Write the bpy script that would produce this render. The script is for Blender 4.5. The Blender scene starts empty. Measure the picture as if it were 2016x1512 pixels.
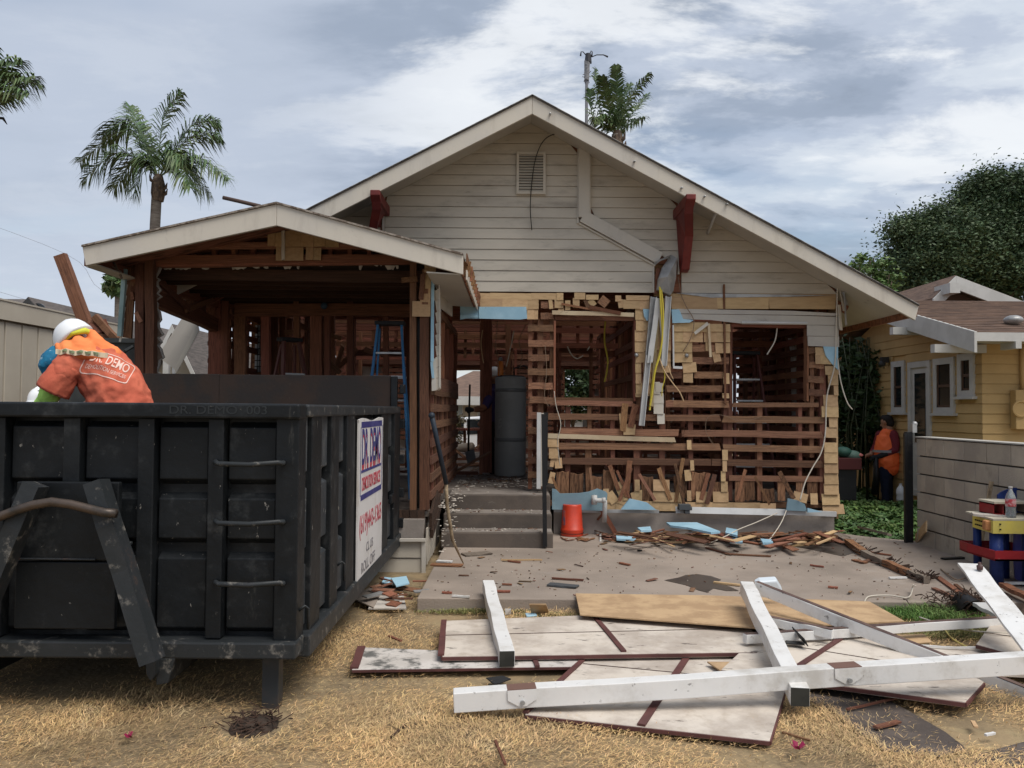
import bpy, bmesh, math, random
import numpy as np
from mathutils import Vector, Matrix, noise as mnoise
random.seed(7); rng = np.random.default_rng(7)
S = bpy.context.scene
COL = S.collection
R = math.radians
# ------------------------------------------------------------------ camera
CAM_H = 1.6; FPX = 1631.0; PITCH = R(1.756); ROLL = R(0.45)
cF = Vector((0, math.cos(PITCH), math.sin(PITCH)))
cR0 = Vector((1, 0, 0)); cU0 = Vector((0, -math.sin(PITCH), math.cos(PITCH)))
cR = cR0*math.cos(ROLL)+cU0*math.sin(ROLL); cU = cU0*math.cos(ROLL)-cR0*math.sin(ROLL)
cam_d = bpy.data.cameras.new('camera'); cam = bpy.data.objects.new('camera', cam_d); COL.objects.link(cam)
cam_d.sensor_width = 36; cam_d.lens = FPX/2016*36; cam_d.clip_start = .05; cam_d.clip_end = 2000
m = Matrix((cR, cU, -cF)).transposed().to_4x4(); m.translation = Vector((0, 0, CAM_H)); cam.matrix_world = m
S.camera = cam
# ------------------------------------------------------------------ sky and light
SUN_EL = 60; SUN_AZ = 135          # azimuth clockwise from +Y (north); 135 = behind the camera, to its right
w = bpy.data.worlds.new('World'); S.world = w; w.use_nodes = True
nt = w.node_tree; nt.nodes.clear()
def N(t, tree=None, **k):
    n = (tree or nt).nodes.new(t)
    for a, b in k.items(): setattr(n, a, b)
    return n
def LK(a, b, tree=None): (tree or nt).links.new(a, b)
out = N('ShaderNodeOutputWorld')
sky = N('ShaderNodeTexSky', sky_type='NISHITA', sun_disc=False); sky.sun_elevation = R(SUN_EL); sky.sun_rotation = R(SUN_AZ)
sky.air_density = 1.2; sky.dust_density = 1.5
bg1 = N('ShaderNodeBackground'); bg1.inputs[1].default_value = .06; LK(sky.outputs[0], bg1.inputs[0])
tc = N('ShaderNodeTexCoord'); sx = N('ShaderNodeSeparateXYZ'); LK(tc.outputs['Generated'], sx.inputs[0])
def mth(op, a, b=None, clamp=False, tree=None):
    n = N('ShaderNodeMath', tree, operation=op, use_clamp=clamp)
    for i, v in enumerate((a, b)):
        if v is None: continue
        if isinstance(v, (int, float)): n.inputs[i].default_value = v
        else: LK(v, n.inputs[i], tree)
    return n.outputs[0]
zc = mth('ADD', mth('MAXIMUM', sx.outputs[2], 0.0), .16)
cx_ = mth('DIVIDE', sx.outputs[0], zc); cy_ = mth('DIVIDE', sx.outputs[1], zc)
cb = N('ShaderNodeCombineXYZ'); LK(mth('MULTIPLY', cx_, .8), cb.inputs[0]); LK(mth('MULTIPLY', cy_, 1.25), cb.inputs[1])
def noi(scale, det, rough, off, vec, dist=0., tree=None):
    v = N('ShaderNodeVectorMath', tree, operation='ADD'); LK(vec, v.inputs[0], tree); v.inputs[1].default_value = off
    n = N('ShaderNodeTexNoise', tree); n.inputs['Scale'].default_value = scale; n.inputs['Detail'].default_value = det
    n.inputs['Roughness'].default_value = rough; n.inputs['Distortion'].default_value = dist
    LK(v.outputs[0], n.inputs['Vector'], tree); return n.outputs[0]
def ramp(fac, stops, tree=None, interp='EASE'):
    r = N('ShaderNodeValToRGB', tree); r.color_ramp.interpolation = interp
    e = r.color_ramp.elements
    while len(e) < len(stops): e.new(.5)
    for i, (p, c) in enumerate(stops):
        e[i].position = p; e[i].color = (c, c, c, 1) if isinstance(c, (int, float)) else (*c, 1)
    LK(fac, r.inputs[0], tree); return r.outputs[0]
SKYG = .50
big = noi(.55, 3, .5, (3.1, 4.7, 0), cb.outputs[0], .3)
med = noi(1.5, 7, .60, (7.3, 2.2, 0), cb.outputs[0], .25)
fin = noi(4.4, 6, .58, (1.3, 9.2, 0), cb.outputs[0], .2)
dens = mth('ADD', mth('ADD', mth('MULTIPLY', big, .42), mth('MULTIPLY', med, .38)), mth('MULTIPLY', fin, .20))
side = ramp(mth('ADD', mth('MULTIPLY', sx.outputs[0], 1.0), .5), [(.20, 1.), (.46, 0.)])      # the deck is thin and even towards the west
dmix = N('ShaderNodeMixRGB'); LK(mth('MULTIPLY', side, .85), dmix.inputs[0]); LK(dens, dmix.inputs[1]); dmix.inputs[2].default_value = (.474, .474, .474, 1); dens = dmix.outputs[0]
g_ = SKYG
cloud = ramp(dens, [(.38, (.80*g_, .83*g_, .86*g_)), (.435, (.62*g_, .67*g_, .74*g_)), (.475, (.475*g_, .53*g_, .63*g_)), (.53, (.32*g_, .375*g_, .47*g_)), (.60, (.24*g_, .285*g_, .36*g_))])
bright = ramp(noi(1.7, 8, .62, (5.5, 4.4, 0), cb.outputs[0], .25), [(.49, 0.), (.60, 1.)])
mx = N('ShaderNodeMixRGB'); LK(mth('MULTIPLY', mth('MULTIPLY', bright, .8), mth('SUBTRACT', 1.0, mth('MULTIPLY', side, .85))), mx.inputs[0]); LK(cloud, mx.inputs[1]); mx.inputs[2].default_value = (.84*g_, .86*g_, .88*g_, 1)
# near the horizon the cloud deck thins into a pale band
hz = ramp(sx.outputs[2], [(.0, 1.), (.20, 0.)])
mx2 = N('ShaderNodeMixRGB'); LK(mth('MULTIPLY', hz, .5), mx2.inputs[0]); LK(mx.outputs[0], mx2.inputs[1]); mx2.inputs[2].default_value = (.66*g_, .71*g_, .80*g_, 1)
bg2 = N('ShaderNodeBackground'); LK(mx2.outputs[0], bg2.inputs[0]); bg2.inputs[1].default_value = 1.0
blue = ramp(noi(.8, 5, .55, (11.5, 3.4, 0), cb.outputs[0], .2), [(.50, .93), (.68, .45)])
ms = N('ShaderNodeMixShader'); LK(blue, ms.inputs[0]); LK(bg1.outputs[0], ms.inputs[1]); LK(bg2.outputs[0], ms.inputs[2])
LK(ms.outputs[0], out.inputs[0])
sd = bpy.data.lights.new('sun', 'SUN'); sd.energy = 1.35; sd.angle = R(38); sd.color = (1, .95, .88)
so = bpy.data.objects.new('sun', sd); COL.objects.link(so)
sdir = Vector((math.sin(R(SUN_AZ))*math.cos(R(SUN_EL)), math.cos(R(SUN_AZ))*math.cos(R(SUN_EL)), math.sin(R(SUN_EL))))
so.rotation_euler = sdir.to_track_quat('Z', 'Y').to_euler(); so.location = (8, -8, 12)
S.view_settings.view_transform = 'Standard'; S.view_settings.look = 'None'; S.view_settings.gamma = 1
S.view_settings.exposure = 1.2; S.view_settings.use_curve_mapping = False
S.render.engine = 'CYCLES'; S.cycles.max_bounces = 8; S.cycles.diffuse_bounces = 5; S.cycles.transparent_max_bounces = 8

# ------------------------------------------------------------------ helpers
def ray(px, py): return cF + cR*((px-1008)/FPX) - cU*((py-756)/FPX)
def W(px, py, Y):
    d = ray(px, py); t = Y/d.y; return Vector((0, 0, CAM_H)) + d*t
def G(px, py, z=0.):
    d = ray(px, py); t = (z-CAM_H)/d.z; return Vector((0, 0, CAM_H)) + d*t
def WX(px, py, X):
    d = ray(px, py); t = X/d.x; return Vector((0, 0, CAM_H)) + d*t
def rect(a, Y):
    x0, y0, x1, y1 = a; cy = (y0+y1)/2; cx = (x0+x1)/2
    return W(x0, cy, Y).x, W(x1, cy, Y).x, W(cx, y1, Y).z, W(cx, y0, Y).z
WM = {}
def props(o, label=None, cat=None, group=None, kind=None):
    if label: o['label'] = label
    if cat: o['category'] = cat
    if group: o['group'] = group
    if kind: o['kind'] = kind
    return o
def link(name, data, M, parent=None):
    o = bpy.data.objects.new(name, data); COL.objects.link(o)
    if parent is not None:
        o.parent = parent; o.matrix_parent_inverse = WM[parent.name].inverted()
    o.matrix_basis = M; WM[o.name] = M.copy()
    return o
def thing(name, loc, label, cat, group=None):
    return props(link(name, None, Matrix.Translation(Vector(loc))), label, cat, group)
def struct(o): o['kind'] = 'structure'; return o

class MB:
    def __init__(s): s.v = []; s.f = []
    def add(s, vs, fs):
        b = len(s.v); s.v += [tuple(v) for v in vs]; s.f += [tuple(i+b for i in f) for f in fs]
    def box(s, c, size, M=None):
        c = Vector(c); hx, hy, hz = (k/2 for k in size)
        vs = [Vector((x, y, z)) for x in (-hx, hx) for y in (-hy, hy) for z in (-hz, hz)]
        if M is not None: vs = [M @ v for v in vs]
        s.add([c+v for v in vs], [(0, 1, 3, 2), (4, 6, 7, 5), (0, 4, 5, 1), (2, 3, 7, 6), (0, 2, 6, 4), (1, 5, 7, 3)])
    def bb(s, x0, x1, y0, y1, z0, z1): s.box(((x0+x1)/2, (y0+y1)/2, (z0+z1)/2), (abs(x1-x0), abs(y1-y0), abs(z1-z0)))
    def tube(s, pts, r, n=8, cap=True):
        pts = [Vector(p) for p in pts]; rs = r if isinstance(r, (list, tuple)) else [r]*len(pts)
        up = Vector((0, 0, 1)); prev = None; rings = []
        for i, p in enumerate(pts):
            d = (pts[min(i+1, len(pts)-1)]-pts[max(i-1, 0)]).normalized()
            if prev is None: a = d.cross(up if abs(d.z) < .9 else Vector((1, 0, 0))).normalized()
            else: a = (prev - d*prev.dot(d)).normalized()
            prev = a; b = d.cross(a)
            rr = rs[i]; rx, ry = rr if isinstance(rr, tuple) else (rr, rr)
            rings.append([p+a*(math.cos(2*math.pi*k/n)*rx)+b*(math.sin(2*math.pi*k/n)*ry) for k in range(n)])
        vs = [v for q in rings for v in q]; fs = []
        for i in range(len(rings)-1):
            for k in range(n):
                k2 = (k+1) % n; fs.append((i*n+k, i*n+k2, (i+1)*n+k2, (i+1)*n+k))
        if cap: fs.append(tuple(range(n-1, -1, -1))); fs.append(tuple((len(rings)-1)*n+k for k in range(n)))
        s.add(vs, fs)
    def prism(s, poly, d):       # poly: 3D points in a plane, d: extrusion vector
        d = Vector(d); n = len(poly); p = [Vector(q) for q in poly]
        s.add(p+[q+d for q in p], [tuple(range(n)), tuple(range(2*n-1, n-1, -1))]+[(i, i+n, (i+1) % n+n, (i+1) % n) for i in range(n)])
    def lathe(s, c, prof, n=20, M=None):
        c = Vector(c); vs = []; fs = []
        for (r, z) in prof:
            for k in range(n):
                v = Vector((r*math.cos(2*math.pi*k/n), r*math.sin(2*math.pi*k/n), z))
                vs.append(c+(M @ v if M is not None else v))
        for i in range(len(prof)-1):
            for k in range(n): fs.append((i*n+k, i*n+(k+1) % n, (i+1)*n+(k+1) % n, (i+1)*n+k))
        fs.append(tuple(range(n-1, -1, -1))); fs.append(tuple((len(prof)-1)*n+k for k in range(n)))
        s.add(vs, fs)
    def ball(s, c, r, nu=12, nv=8, M=None):
        c = Vector(c); r = r if isinstance(r, (tuple, list)) else (r, r, r)
        vs = []; fs = []
        for j in range(nv+1):
            t = math.pi*j/nv
            for i in range(nu):
                v = Vector((r[0]*math.sin(t)*math.cos(2*math.pi*i/nu), r[1]*math.sin(t)*math.sin(2*math.pi*i/nu), r[2]*math.cos(t)))
                vs.append(c+(M @ v if M is not None else v))
        for j in range(nv):
            for i in range(nu): fs.append((j*nu+i, (j+1)*nu+i, (j+1)*nu+(i+1) % nu, j*nu+(i+1) % nu))
        s.add(vs, fs)
    def build(s, name, mat, parent=None, smooth=False, bevel=0, fix=True):
        v = np.array(s.v); lo = v.min(0); hi = v.max(0); c = Vector(((lo[0]+hi[0])/2, (lo[1]+hi[1])/2, lo[2]))
        me = bpy.data.meshes.new(name); me.from_pydata([tuple(Vector(q)-c) for q in s.v], [], s.f)
        if fix:
            b = bmesh.new(); b.from_mesh(me); bmesh.ops.remove_doubles(b, verts=b.verts, dist=1e-5)
            bmesh.ops.recalc_face_normals(b, faces=b.faces); b.to_mesh(me); b.free()
        me.materials.append(mat)
        if smooth:
            for p in me.polygons: p.use_smooth = True
        o = link(name, me, Matrix.Translation(c), parent)
        if bevel:
            bm_ = o.modifiers.new('bevel', 'BEVEL'); bm_.width = bevel; bm_.segments = 2; bm_.limit_method = 'ANGLE'
        return o

def fast_mesh(name, v, f, mat, parent=None, origin=None, smooth=False):
    """v (n,3) array, f (m,k) array of equal sized faces"""
    v = np.asarray(v, dtype=np.float32); f = np.asarray(f, dtype=np.int32)
    if origin is None: origin = Vector((float(v[:, 0].mean()), float(v[:, 1].mean()), float(v[:, 2].min())))
    v = v-np.array(origin, dtype=np.float32)
    me = bpy.data.meshes.new(name); me.vertices.add(len(v)); me.vertices.foreach_set('co', v.ravel())
    k = f.shape[1]; me.loops.add(f.size); me.loops.foreach_set('vertex_index', f.ravel())
    me.polygons.add(len(f)); me.polygons.foreach_set('loop_start', np.arange(0, f.size, k, dtype=np.int32))
    me.polygons.foreach_set('loop_total', np.full(len(f), k, dtype=np.int32))
    if smooth: me.polygons.foreach_set('use_smooth', np.ones(len(f), dtype=bool))
    me.update(calc_edges=True); me.materials.append(mat)
    return link(name, me, Matrix.Translation(origin), parent)

# ---- materials
MATS = {}
def M_(name, col, rough=.8, var=0., col2=None, scale=6., stretch=(1, 1, 1), lo=.4, hi=.6, bump=0., bscale=40., coord='P', dirt=None, metallic=0., spec=.3, huevar=0., island=False, trans=0., detail=6):
    if name in MATS: return MATS[name]
    m = bpy.data.materials.new(name); m.use_nodes = True; t = m.node_tree; t.nodes.clear()
    o = N('ShaderNodeOutputMaterial', t); p = N('ShaderNodeBsdfPrincipled', t); LK(p.outputs[0], o.inputs[0], t)
    p.inputs['Roughness'].default_value = rough; p.inputs['Metallic'].default_value = metallic
    p.inputs['Specular IOR Level'].default_value = spec
    if trans: p.inputs['Transmission Weight'].default_value = trans
    geo = N('ShaderNodeNewGeometry', t); oi = N('ShaderNodeObjectInfo', t)
    if coord == 'P': vec = geo.outputs['Position']
    else: vec = N('ShaderNodeTexCoord', t).outputs['Object']
    rv = geo.outputs['Random Per Island'] if island else oi.outputs['Random']
    mp = N('ShaderNodeMapping', t); mp.inputs['Scale'].default_value = stretch; LK(vec, mp.inputs['Vector'], t)
    if coord != 'P':
        ad = N('ShaderNodeVectorMath', t, operation='ADD'); cm = N('ShaderNodeCombineXYZ', t)
        k = mth('MULTIPLY', oi.outputs['Random'], 87.); LK(k, cm.inputs[0], t) if False else t.links.new(k, cm.inputs[0]) if False else None
        kk = N('ShaderNodeMath', t, operation='MULTIPLY'); kk.inputs[1].default_value = 87.; LK(oi.outputs['Random'], kk.inputs[0], t)
        for i in range(3): LK(kk.outputs[0], cm.inputs[i], t)
        LK(mp.outputs[0], ad.inputs[0], t); LK(cm.outputs[0], ad.inputs[1], t); v = ad.outputs[0]
    else: v = mp.outputs[0]
    cur = N('ShaderNodeRGB', t); cur.outputs[0].default_value = (*col, 1); cur = cur.outputs[0]
    if col2:
        n = N('ShaderNodeTexNoise', t); n.inputs['Scale'].default_value = scale; n.inputs['Detail'].default_value = detail; n.inputs['Roughness'].default_value = .6; LK(v, n.inputs['Vector'], t)
        f = ramp(n.outputs[0], [(lo, 0.), (hi, 1.)], t)
        x = N('ShaderNodeMixRGB', t); LK(f, x.inputs[0], t); LK(cur, x.inputs[1], t); x.inputs[2].default_value = (*col2, 1); cur = x.outputs[0]
    for dd in (dirt if isinstance(dirt, list) else [dirt] if dirt else []):   # (colour, scale, lo, hi, strength, stretch)
        dm = N('ShaderNodeMapping', t); dm.inputs['Scale'].default_value = dd[5] if len(dd) > 5 else (1, 1, 1)
        LK(v if coord != 'P' and len(dd) <= 6 else geo.outputs['Position'], dm.inputs['Vector'], t)
        n = N('ShaderNodeTexNoise', t); n.inputs['Scale'].default_value = dd[1]; n.inputs['Detail'].default_value = 7; n.inputs['Roughness'].default_value = .68; LK(dm.outputs[0], n.inputs['Vector'], t)
        f = ramp(n.outputs[0], [(dd[2], 0.), (dd[3], dd[4])], t)
        x = N('ShaderNodeMixRGB', t); LK(f, x.inputs[0], t); LK(cur, x.inputs[1], t); x.inputs[2].default_value = (*dd[0], 1); cur = x.outputs[0]
    if var or huevar:
        h = N('ShaderNodeHueSaturation', t)
        r1 = N('ShaderNodeMapRange', t); LK(rv, r1.inputs[0], t); r1.inputs[3].default_value = 1-var; r1.inputs[4].default_value = 1+var; LK(r1.outputs[0], h.inputs['Value'], t)
        if huevar:
            q = N('ShaderNodeMath', t, operation='FRACT'); q2 = N('ShaderNodeMath', t, operation='MULTIPLY'); q2.inputs[1].default_value = 7.31; LK(rv, q2.inputs[0], t); LK(q2.outputs[0], q.inputs[0], t)
            r2 = N('ShaderNodeMapRange', t); LK(q.outputs[0], r2.inputs[0], t); r2.inputs[3].default_value = .5-huevar; r2.inputs[4].default_value = .5+huevar; LK(r2.outputs[0], h.inputs['Hue'], t)
        LK(cur, h.inputs['Color'], t); cur = h.outputs[0]
    LK(cur, p.inputs['Base Color'], t)
    if bump:
        n = N('ShaderNodeTexNoise', t); n.inputs['Scale'].default_value = bscale; n.inputs['Detail'].default_value = 5; LK(v, n.inputs['Vector'], t)
        b = N('ShaderNodeBump', t); b.inputs['Strength'].default_value = bump; b.inputs['Distance'].default_value = .01; LK(n.outputs[0], b.inputs['Height'], t); LK(b.outputs[0], p.inputs['Normal'], t)
    MATS[name] = m; return m
GR = (1.2, 9, 9)
redwood = M_('redwood', (.24, .108, .062), .85, .42, (.11, .05, .032), 2.2, GR, .38, .66, .5, 12, 'O', dirt=((.23, .12, .07), 3, .6, .72, .55, GR), huevar=.012)
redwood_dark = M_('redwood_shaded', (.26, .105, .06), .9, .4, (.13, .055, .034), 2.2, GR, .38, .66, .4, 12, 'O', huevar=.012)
rawwood = M_('raw_wood', (.30, .15, .075), .85, .3, (.12, .05, .028), 2.0, GR, .42, .62, .5, 12, 'O', huevar=.015)
greywood = M_('weathered_wood', (.24, .20, .16), .9, .25, (.12, .09, .07), 2.5, GR, .4, .65, .5, 14, 'O')
lathwood = M_('lath_wood', (.27, .135, .078), .85, .45, (.13, .062, .038), 2.0, (1.0, 6, 6), .4, .64, .5, 12, 'O', dirt=[((.36, .26, .18), 2.2, .54, .70, .6, (1, 4, 4)), ((.05, .03, .022), 5, .58, .68, .7, (1.5, 4, 4))], huevar=.012)
tan = M_('tan_painted_shingle', (.50, .34, .185), .8, .13, (.43, .285, .15), 3, (1, 1, 1), .4, .65, .25, 30, 'O', dirt=((.15, .10, .07), 4, .66, .74, .6), huevar=.006)
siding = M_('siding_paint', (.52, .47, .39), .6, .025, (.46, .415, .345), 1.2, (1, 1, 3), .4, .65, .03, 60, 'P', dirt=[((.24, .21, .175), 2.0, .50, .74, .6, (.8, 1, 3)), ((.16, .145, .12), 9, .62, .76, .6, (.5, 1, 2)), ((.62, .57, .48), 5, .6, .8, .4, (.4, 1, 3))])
trim = M_('trim_paint', (.54, .495, .42), .6, .03, (.50, .465, .41), 1.5, (1, 1, 1), .4, .65, .06, 40, 'P', dirt=[((.22, .20, .17), 3.5, .62, .76, .5), ((.12, .10, .08), 14, .68, .76, .7), ((.34, .30, .25), 2, .5, .75, .45, (3, 1, .6))])
soffit = M_('soffit_paint', (.48, .45, .39), .7, .0, (.42, .39, .34), 1.1, (1, 1, 1), .4, .65, .05, 40, 'P', dirt=((.16, .14, .12), 5, .64, .76, .5))
redpaint = M_('red_paint', (.17, .028, .022), .55, .05, (.12, .02, .018), 4, dirt=((.05, .02, .02), 8, .6, .74, .5))
white = M_('white_paint', (.72, .71, .69), .45, .03, (.68, .675, .66), 2, (1, 1, 1), .4, .65, .05, 50, 'P', dirt=[((.42, .39, .34), 3.5, .46, .72, .65), ((.12, .11, .10), 18, .62, .68, .7), ((.26, .21, .17), 6, .62, .72, .6)])
whitemetal = M_('white_aluminium', (.56, .56, .55), .4, .04, (.48, .48, .47), 3, dirt=((.2, .19, .18), 7, .62, .76, .5), spec=.5)
galv = M_('grey_aluminium', (.36, .36, .355), .42, .05, (.26, .26, .255), 5, dirt=((.12, .11, .10), 9, .62, .74, .6), metallic=.3, spec=.5)
foam = M_('blue_foam_board', (.36, .56, .68), .6, .06, (.29, .48, .60), 3, dirt=((.14, .18, .2), 9, .64, .74, .7))
conc = M_('concrete', (.325, .268, .222), .9, .0, (.225, .186, .154), .9, (1, 1, 1), .35, .7, .35, 60, 'P', dirt=[((.33, .30, .275), 2.2, .54, .72, .45), ((.12, .10, .09), 6, .62, .76, .45), ((.10, .085, .075), 28, .69, .75, .6)])
conc_dark = M_('concrete_painted_steps', (.125, .10, .082), .85, .0, (.095, .078, .066), 2.2, dirt=[((.26, .235, .21), 6, .60, .76, .5, (1, 1, 2)), ((.4, .38, .35), 24, .70, .74, .5)], bump=.2)
found = M_('foundation_paint', (.30, .265, .235), .85, .0, (.24, .21, .185), 2, dirt=((.14, .11, .09), 5, .58, .76, .5), bump=.25)
plaster = M_('plaster', (.50, .46, .41), .9, .06, (.34, .31, .28), 7, dirt=((.2, .17, .15), 12, .6, .74, .5), bump=.4)
roofing = M_('asphalt_roofing', (.07, .062, .057), .95, .1, (.045, .04, .037), 8, bump=.5)
black = M_('black_metal', (.012, .012, .013), .45, .0, (.03, .028, .026), 9, .5 and (1, 1, 1), .55, .75, .1, 40)
interior_dark = M_('roof_sheathing', (.24, .10, .06), .9, .35, (.075, .034, .022), 2, GR, .4, .64, .3, 12, 'O')

_unit = {}
def unit_mesh(mat, kind):
    key = (mat.name, kind)
    if key in _unit: return _unit[key]
    r = random.Random(hash(kind) % 1000 if not isinstance(kind, str) else sum(map(ord, kind)))
    me = bpy.data.meshes.new('board')
    if kind == 'box':
        b = MB(); b.box((0, 0, 0), (1, 1, 1)); v, f = b.v, b.f
    elif isinstance(kind, str) and kind.startswith('sh'):      # shingle: tapered, slightly skewed
        j = lambda s: r.uniform(-s, s)
        v = [(-.5+j(.02), -.5+j(.03), -.5), (.5+j(.02), -.5+j(.03), -.5), (.5+j(.01), .5, -.5), (-.5+j(.01), .5, -.5),
             (-.5+j(.02), -.5+j(.03), .5), (.5+j(.02), -.5+j(.03), .5), (.5, .5, -.1), (-.5, .5, -.1)]
        f = [(0, 3, 2, 1), (4, 5, 6, 7), (0, 1, 5, 4), (1, 2, 6, 5), (2, 3, 7, 6), (3, 0, 4, 7)]
    else:                                                   # 'b0'.. straight rough board, 'j0'.. with broken ends
        rag = kind[0] == 'j'; n = 5; v = []; f = []
        for i in range(n):
            x = -.5+i/(n-1); wy = r.uniform(-.06, .06)*(0 < i < n-1); wz = r.uniform(-.12, .12)*(0 < i < n-1)
            for (y, z) in ((-.5, -.5), (.5, -.5), (.5, .5), (-.5, .5)):
                e = r.uniform(0, .035) if rag and i in (0, n-1) else 0
                v.append((x+(e if i == 0 else -e), y+wy+r.uniform(-.03, .03), z+wz))
        for i in range(n-1):
            for k in range(4):
                k2 = (k+1) % 4; f.append((i*4+k, (i+1)*4+k, (i+1)*4+k2, i*4+k2))
        f.append((0, 1, 2, 3)); f.append(((n-1)*4+3, (n-1)*4+2, (n-1)*4+1, (n-1)*4))
    me.from_pydata(v, [], f); me.materials.append(mat)
    b = bmesh.new(); b.from_mesh(me); bmesh.ops.recalc_face_normals(b, faces=b.faces); b.to_mesh(me); b.free()
    _unit[key] = me; return me
def board(name, A, B, wd, th, mat, parent=None, n=(0, -1, 0), kind=None):
    """box from A to B (centre line), width wd across, thickness th along n"""
    A = Vector(A); B = Vector(B); d = B-A; L = d.length; x = d.normalized(); n = Vector(n)
    z = (n-x*n.dot(x)).normalized(); y = z.cross(x)
    if kind is None: kind = 'b%d' % random.randrange(5)
    M = Matrix(((x.x*L, y.x*wd, z.x*th, (A.x+B.x)/2), (x.y*L, y.y*wd, z.y*th, (A.y+B.y)/2), (x.z*L, y.z*wd, z.z*th, (A.z+B.z)/2), (0, 0, 0, 1)))
    return link(name, unit_mesh(mat, kind), M, parent)
def solo(o, label, cat, group=None): return props(o, label, cat, group)
def pboard(name, a, b, Y, wpx, th, mat, parent=None, n=(0, -1, 0), kind=None, dY=0.):
    return board(name, W(*a, Y), W(*b, Y+dY), wpx*Y/FPX, th, mat, parent, n, kind)
def prect(name, a, Y, th, mat, parent=None, kind='box', rot=0., tilt=0.):
    x0, x1, z0, z1 = rect(a, Y); cx, cz = (x0+x1)/2, (z0+z1)/2; wd, h = x1-x0, z1-z0
    c, s = math.cos(R(rot)), math.sin(R(rot)); x = Vector((c, 0, s)); n = Vector((0, -math.cos(R(tilt)), math.sin(R(tilt))))
    C = Vector((cx, Y-th/2, cz)); return board(name, C-x*wd/2, C+x*wd/2, h, th, mat, parent, n, kind)
def polyp(name, pts, Y, th, mat, parent=None, bevel=0):      # polygon given in photo pixels on plane Y, extruded towards +Y
    b = MB(); b.prism([W(px, py, Y) for px, py in pts], (0, th, 0)); return b.build(name, mat, parent, bevel=bevel)
def cable(name, pts, r, mat, parent=None, sub=6):
    P = [Vector(p) for p in pts]; q = []
    for i in range(len(P)-1):
        p0 = P[max(i-1, 0)]; p1 = P[i]; p2 = P[i+1]; p3 = P[min(i+2, len(P)-1)]
        for k in range(sub):
            t = k/sub; q.append(.5*((2*p1)+(p2-p0)*t+(2*p0-5*p1+4*p2-p3)*t*t+(3*p1-p0-3*p2+p3)*t**3))
    q.append(P[-1]); b = MB(); b.tube(q, r, 6); return b.build(name, mat, parent, smooth=True)
def blob(name, chains, mat, parent=None, voxel=.012, smooth=3, fold=0., fs=.1):
    b = MB()
    for ch in chains:
        pts = [Vector(c[0]) for c in ch]; rs = [c[1] for c in ch]
        if len(pts) == 1: b.ball(pts[0], rs[0], 16, 12); continue
        b.tube(pts, rs, 16)
        for p, r in ((pts[0], rs[0]), (pts[-1], rs[-1])):
            r = r if isinstance(r, (int, float)) else min(r); b.ball(p, r*.985, 14, 10)
    o = b.build(name, mat, parent, smooth=True, fix=False)
    md = o.modifiers.new('remesh', 'REMESH'); md.mode = 'VOXEL'; md.voxel_size = voxel; md.use_smooth_shade = True
    ms = o.modifiers.new('smooth', 'SMOOTH'); ms.iterations = smooth; ms.factor = .6
    if fold:
        tx_ = bpy.data.textures.new('folds', 'CLOUDS'); tx_.noise_scale = fs; tx_.noise_depth = 1; tx_.noise_type = 'SOFT_NOISE'
        dm_ = o.modifiers.new('folds', 'DISPLACE'); dm_.texture = tx_; dm_.strength = fold; dm_.mid_level = .5; dm_.texture_coords = 'LOCAL'
    return o
def textmesh(name, s, size, M, mat, parent, extrude=.001, sx=1., fit=None):
    c = bpy.data.curves.new(name, 'FONT'); c.body = s; c.size = size; c.extrude = extrude; c.align_x = 'CENTER'; c.align_y = 'CENTER'; c.offset = size*.012 if size > .09 else 0
    t = bpy.data.objects.new('tmp', c); COL.objects.link(t)
    dg = bpy.context.evaluated_depsgraph_get(); me = bpy.data.meshes.new_from_object(t.evaluated_get(dg))
    bpy.data.objects.remove(t); me.materials.clear(); me.materials.append(mat)
    if fit: xs_ = [v.co.x for v in me.vertices]; ys_ = [v.co.y for v in me.vertices]; sx = fit[0]/(max(xs_)-min(xs_)); sy_ = fit[1]/(max(ys_)-min(ys_))
    else: sy_ = 1
    return link(name, me, M @ Matrix.Diagonal((sx, sy_, 1, 1)), parent)
# ================================================================== ground
def gh(x, y):
    z = 0.0
    if x > 4.0: z -= .16*min(1, max(0, (y-12)/3))*min(1, (x-4.0)/.8)
    return z
xs = np.concatenate([np.array([-300, -80, -30, -15]), np.arange(-10, 12.1, .5), np.array([16, 30, 80, 300])])
ys = np.concatenate([np.array([-60, -15, -4]), np.arange(-1, 22.1, .5), np.array([30, 60, 150, 600])])
v = []; f = []
for y in ys:
    for x in xs: v.append((x, y, gh(x, y)-(.0 if y > 8 else .012)))
nx = len(xs)
for j in range(len(ys)-1):
    for i in range(nx-1): f.append((j*nx+i, j*nx+i+1, (j+1)*nx+i+1, (j+1)*nx+i))
soil = M_('lawn_soil', (.30, .22, .125), .95, 0, (.20, .15, .09), 1.6, dirt=[((.30, .23, .13), 6, .48, .66, .8), ((.05, .04, .03), 2.3, .62, .74, .8)], bump=.6, bscale=30)
struct(fast_mesh('ground', v, f, soil, None, Vector((0, 0, 0))))
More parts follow.
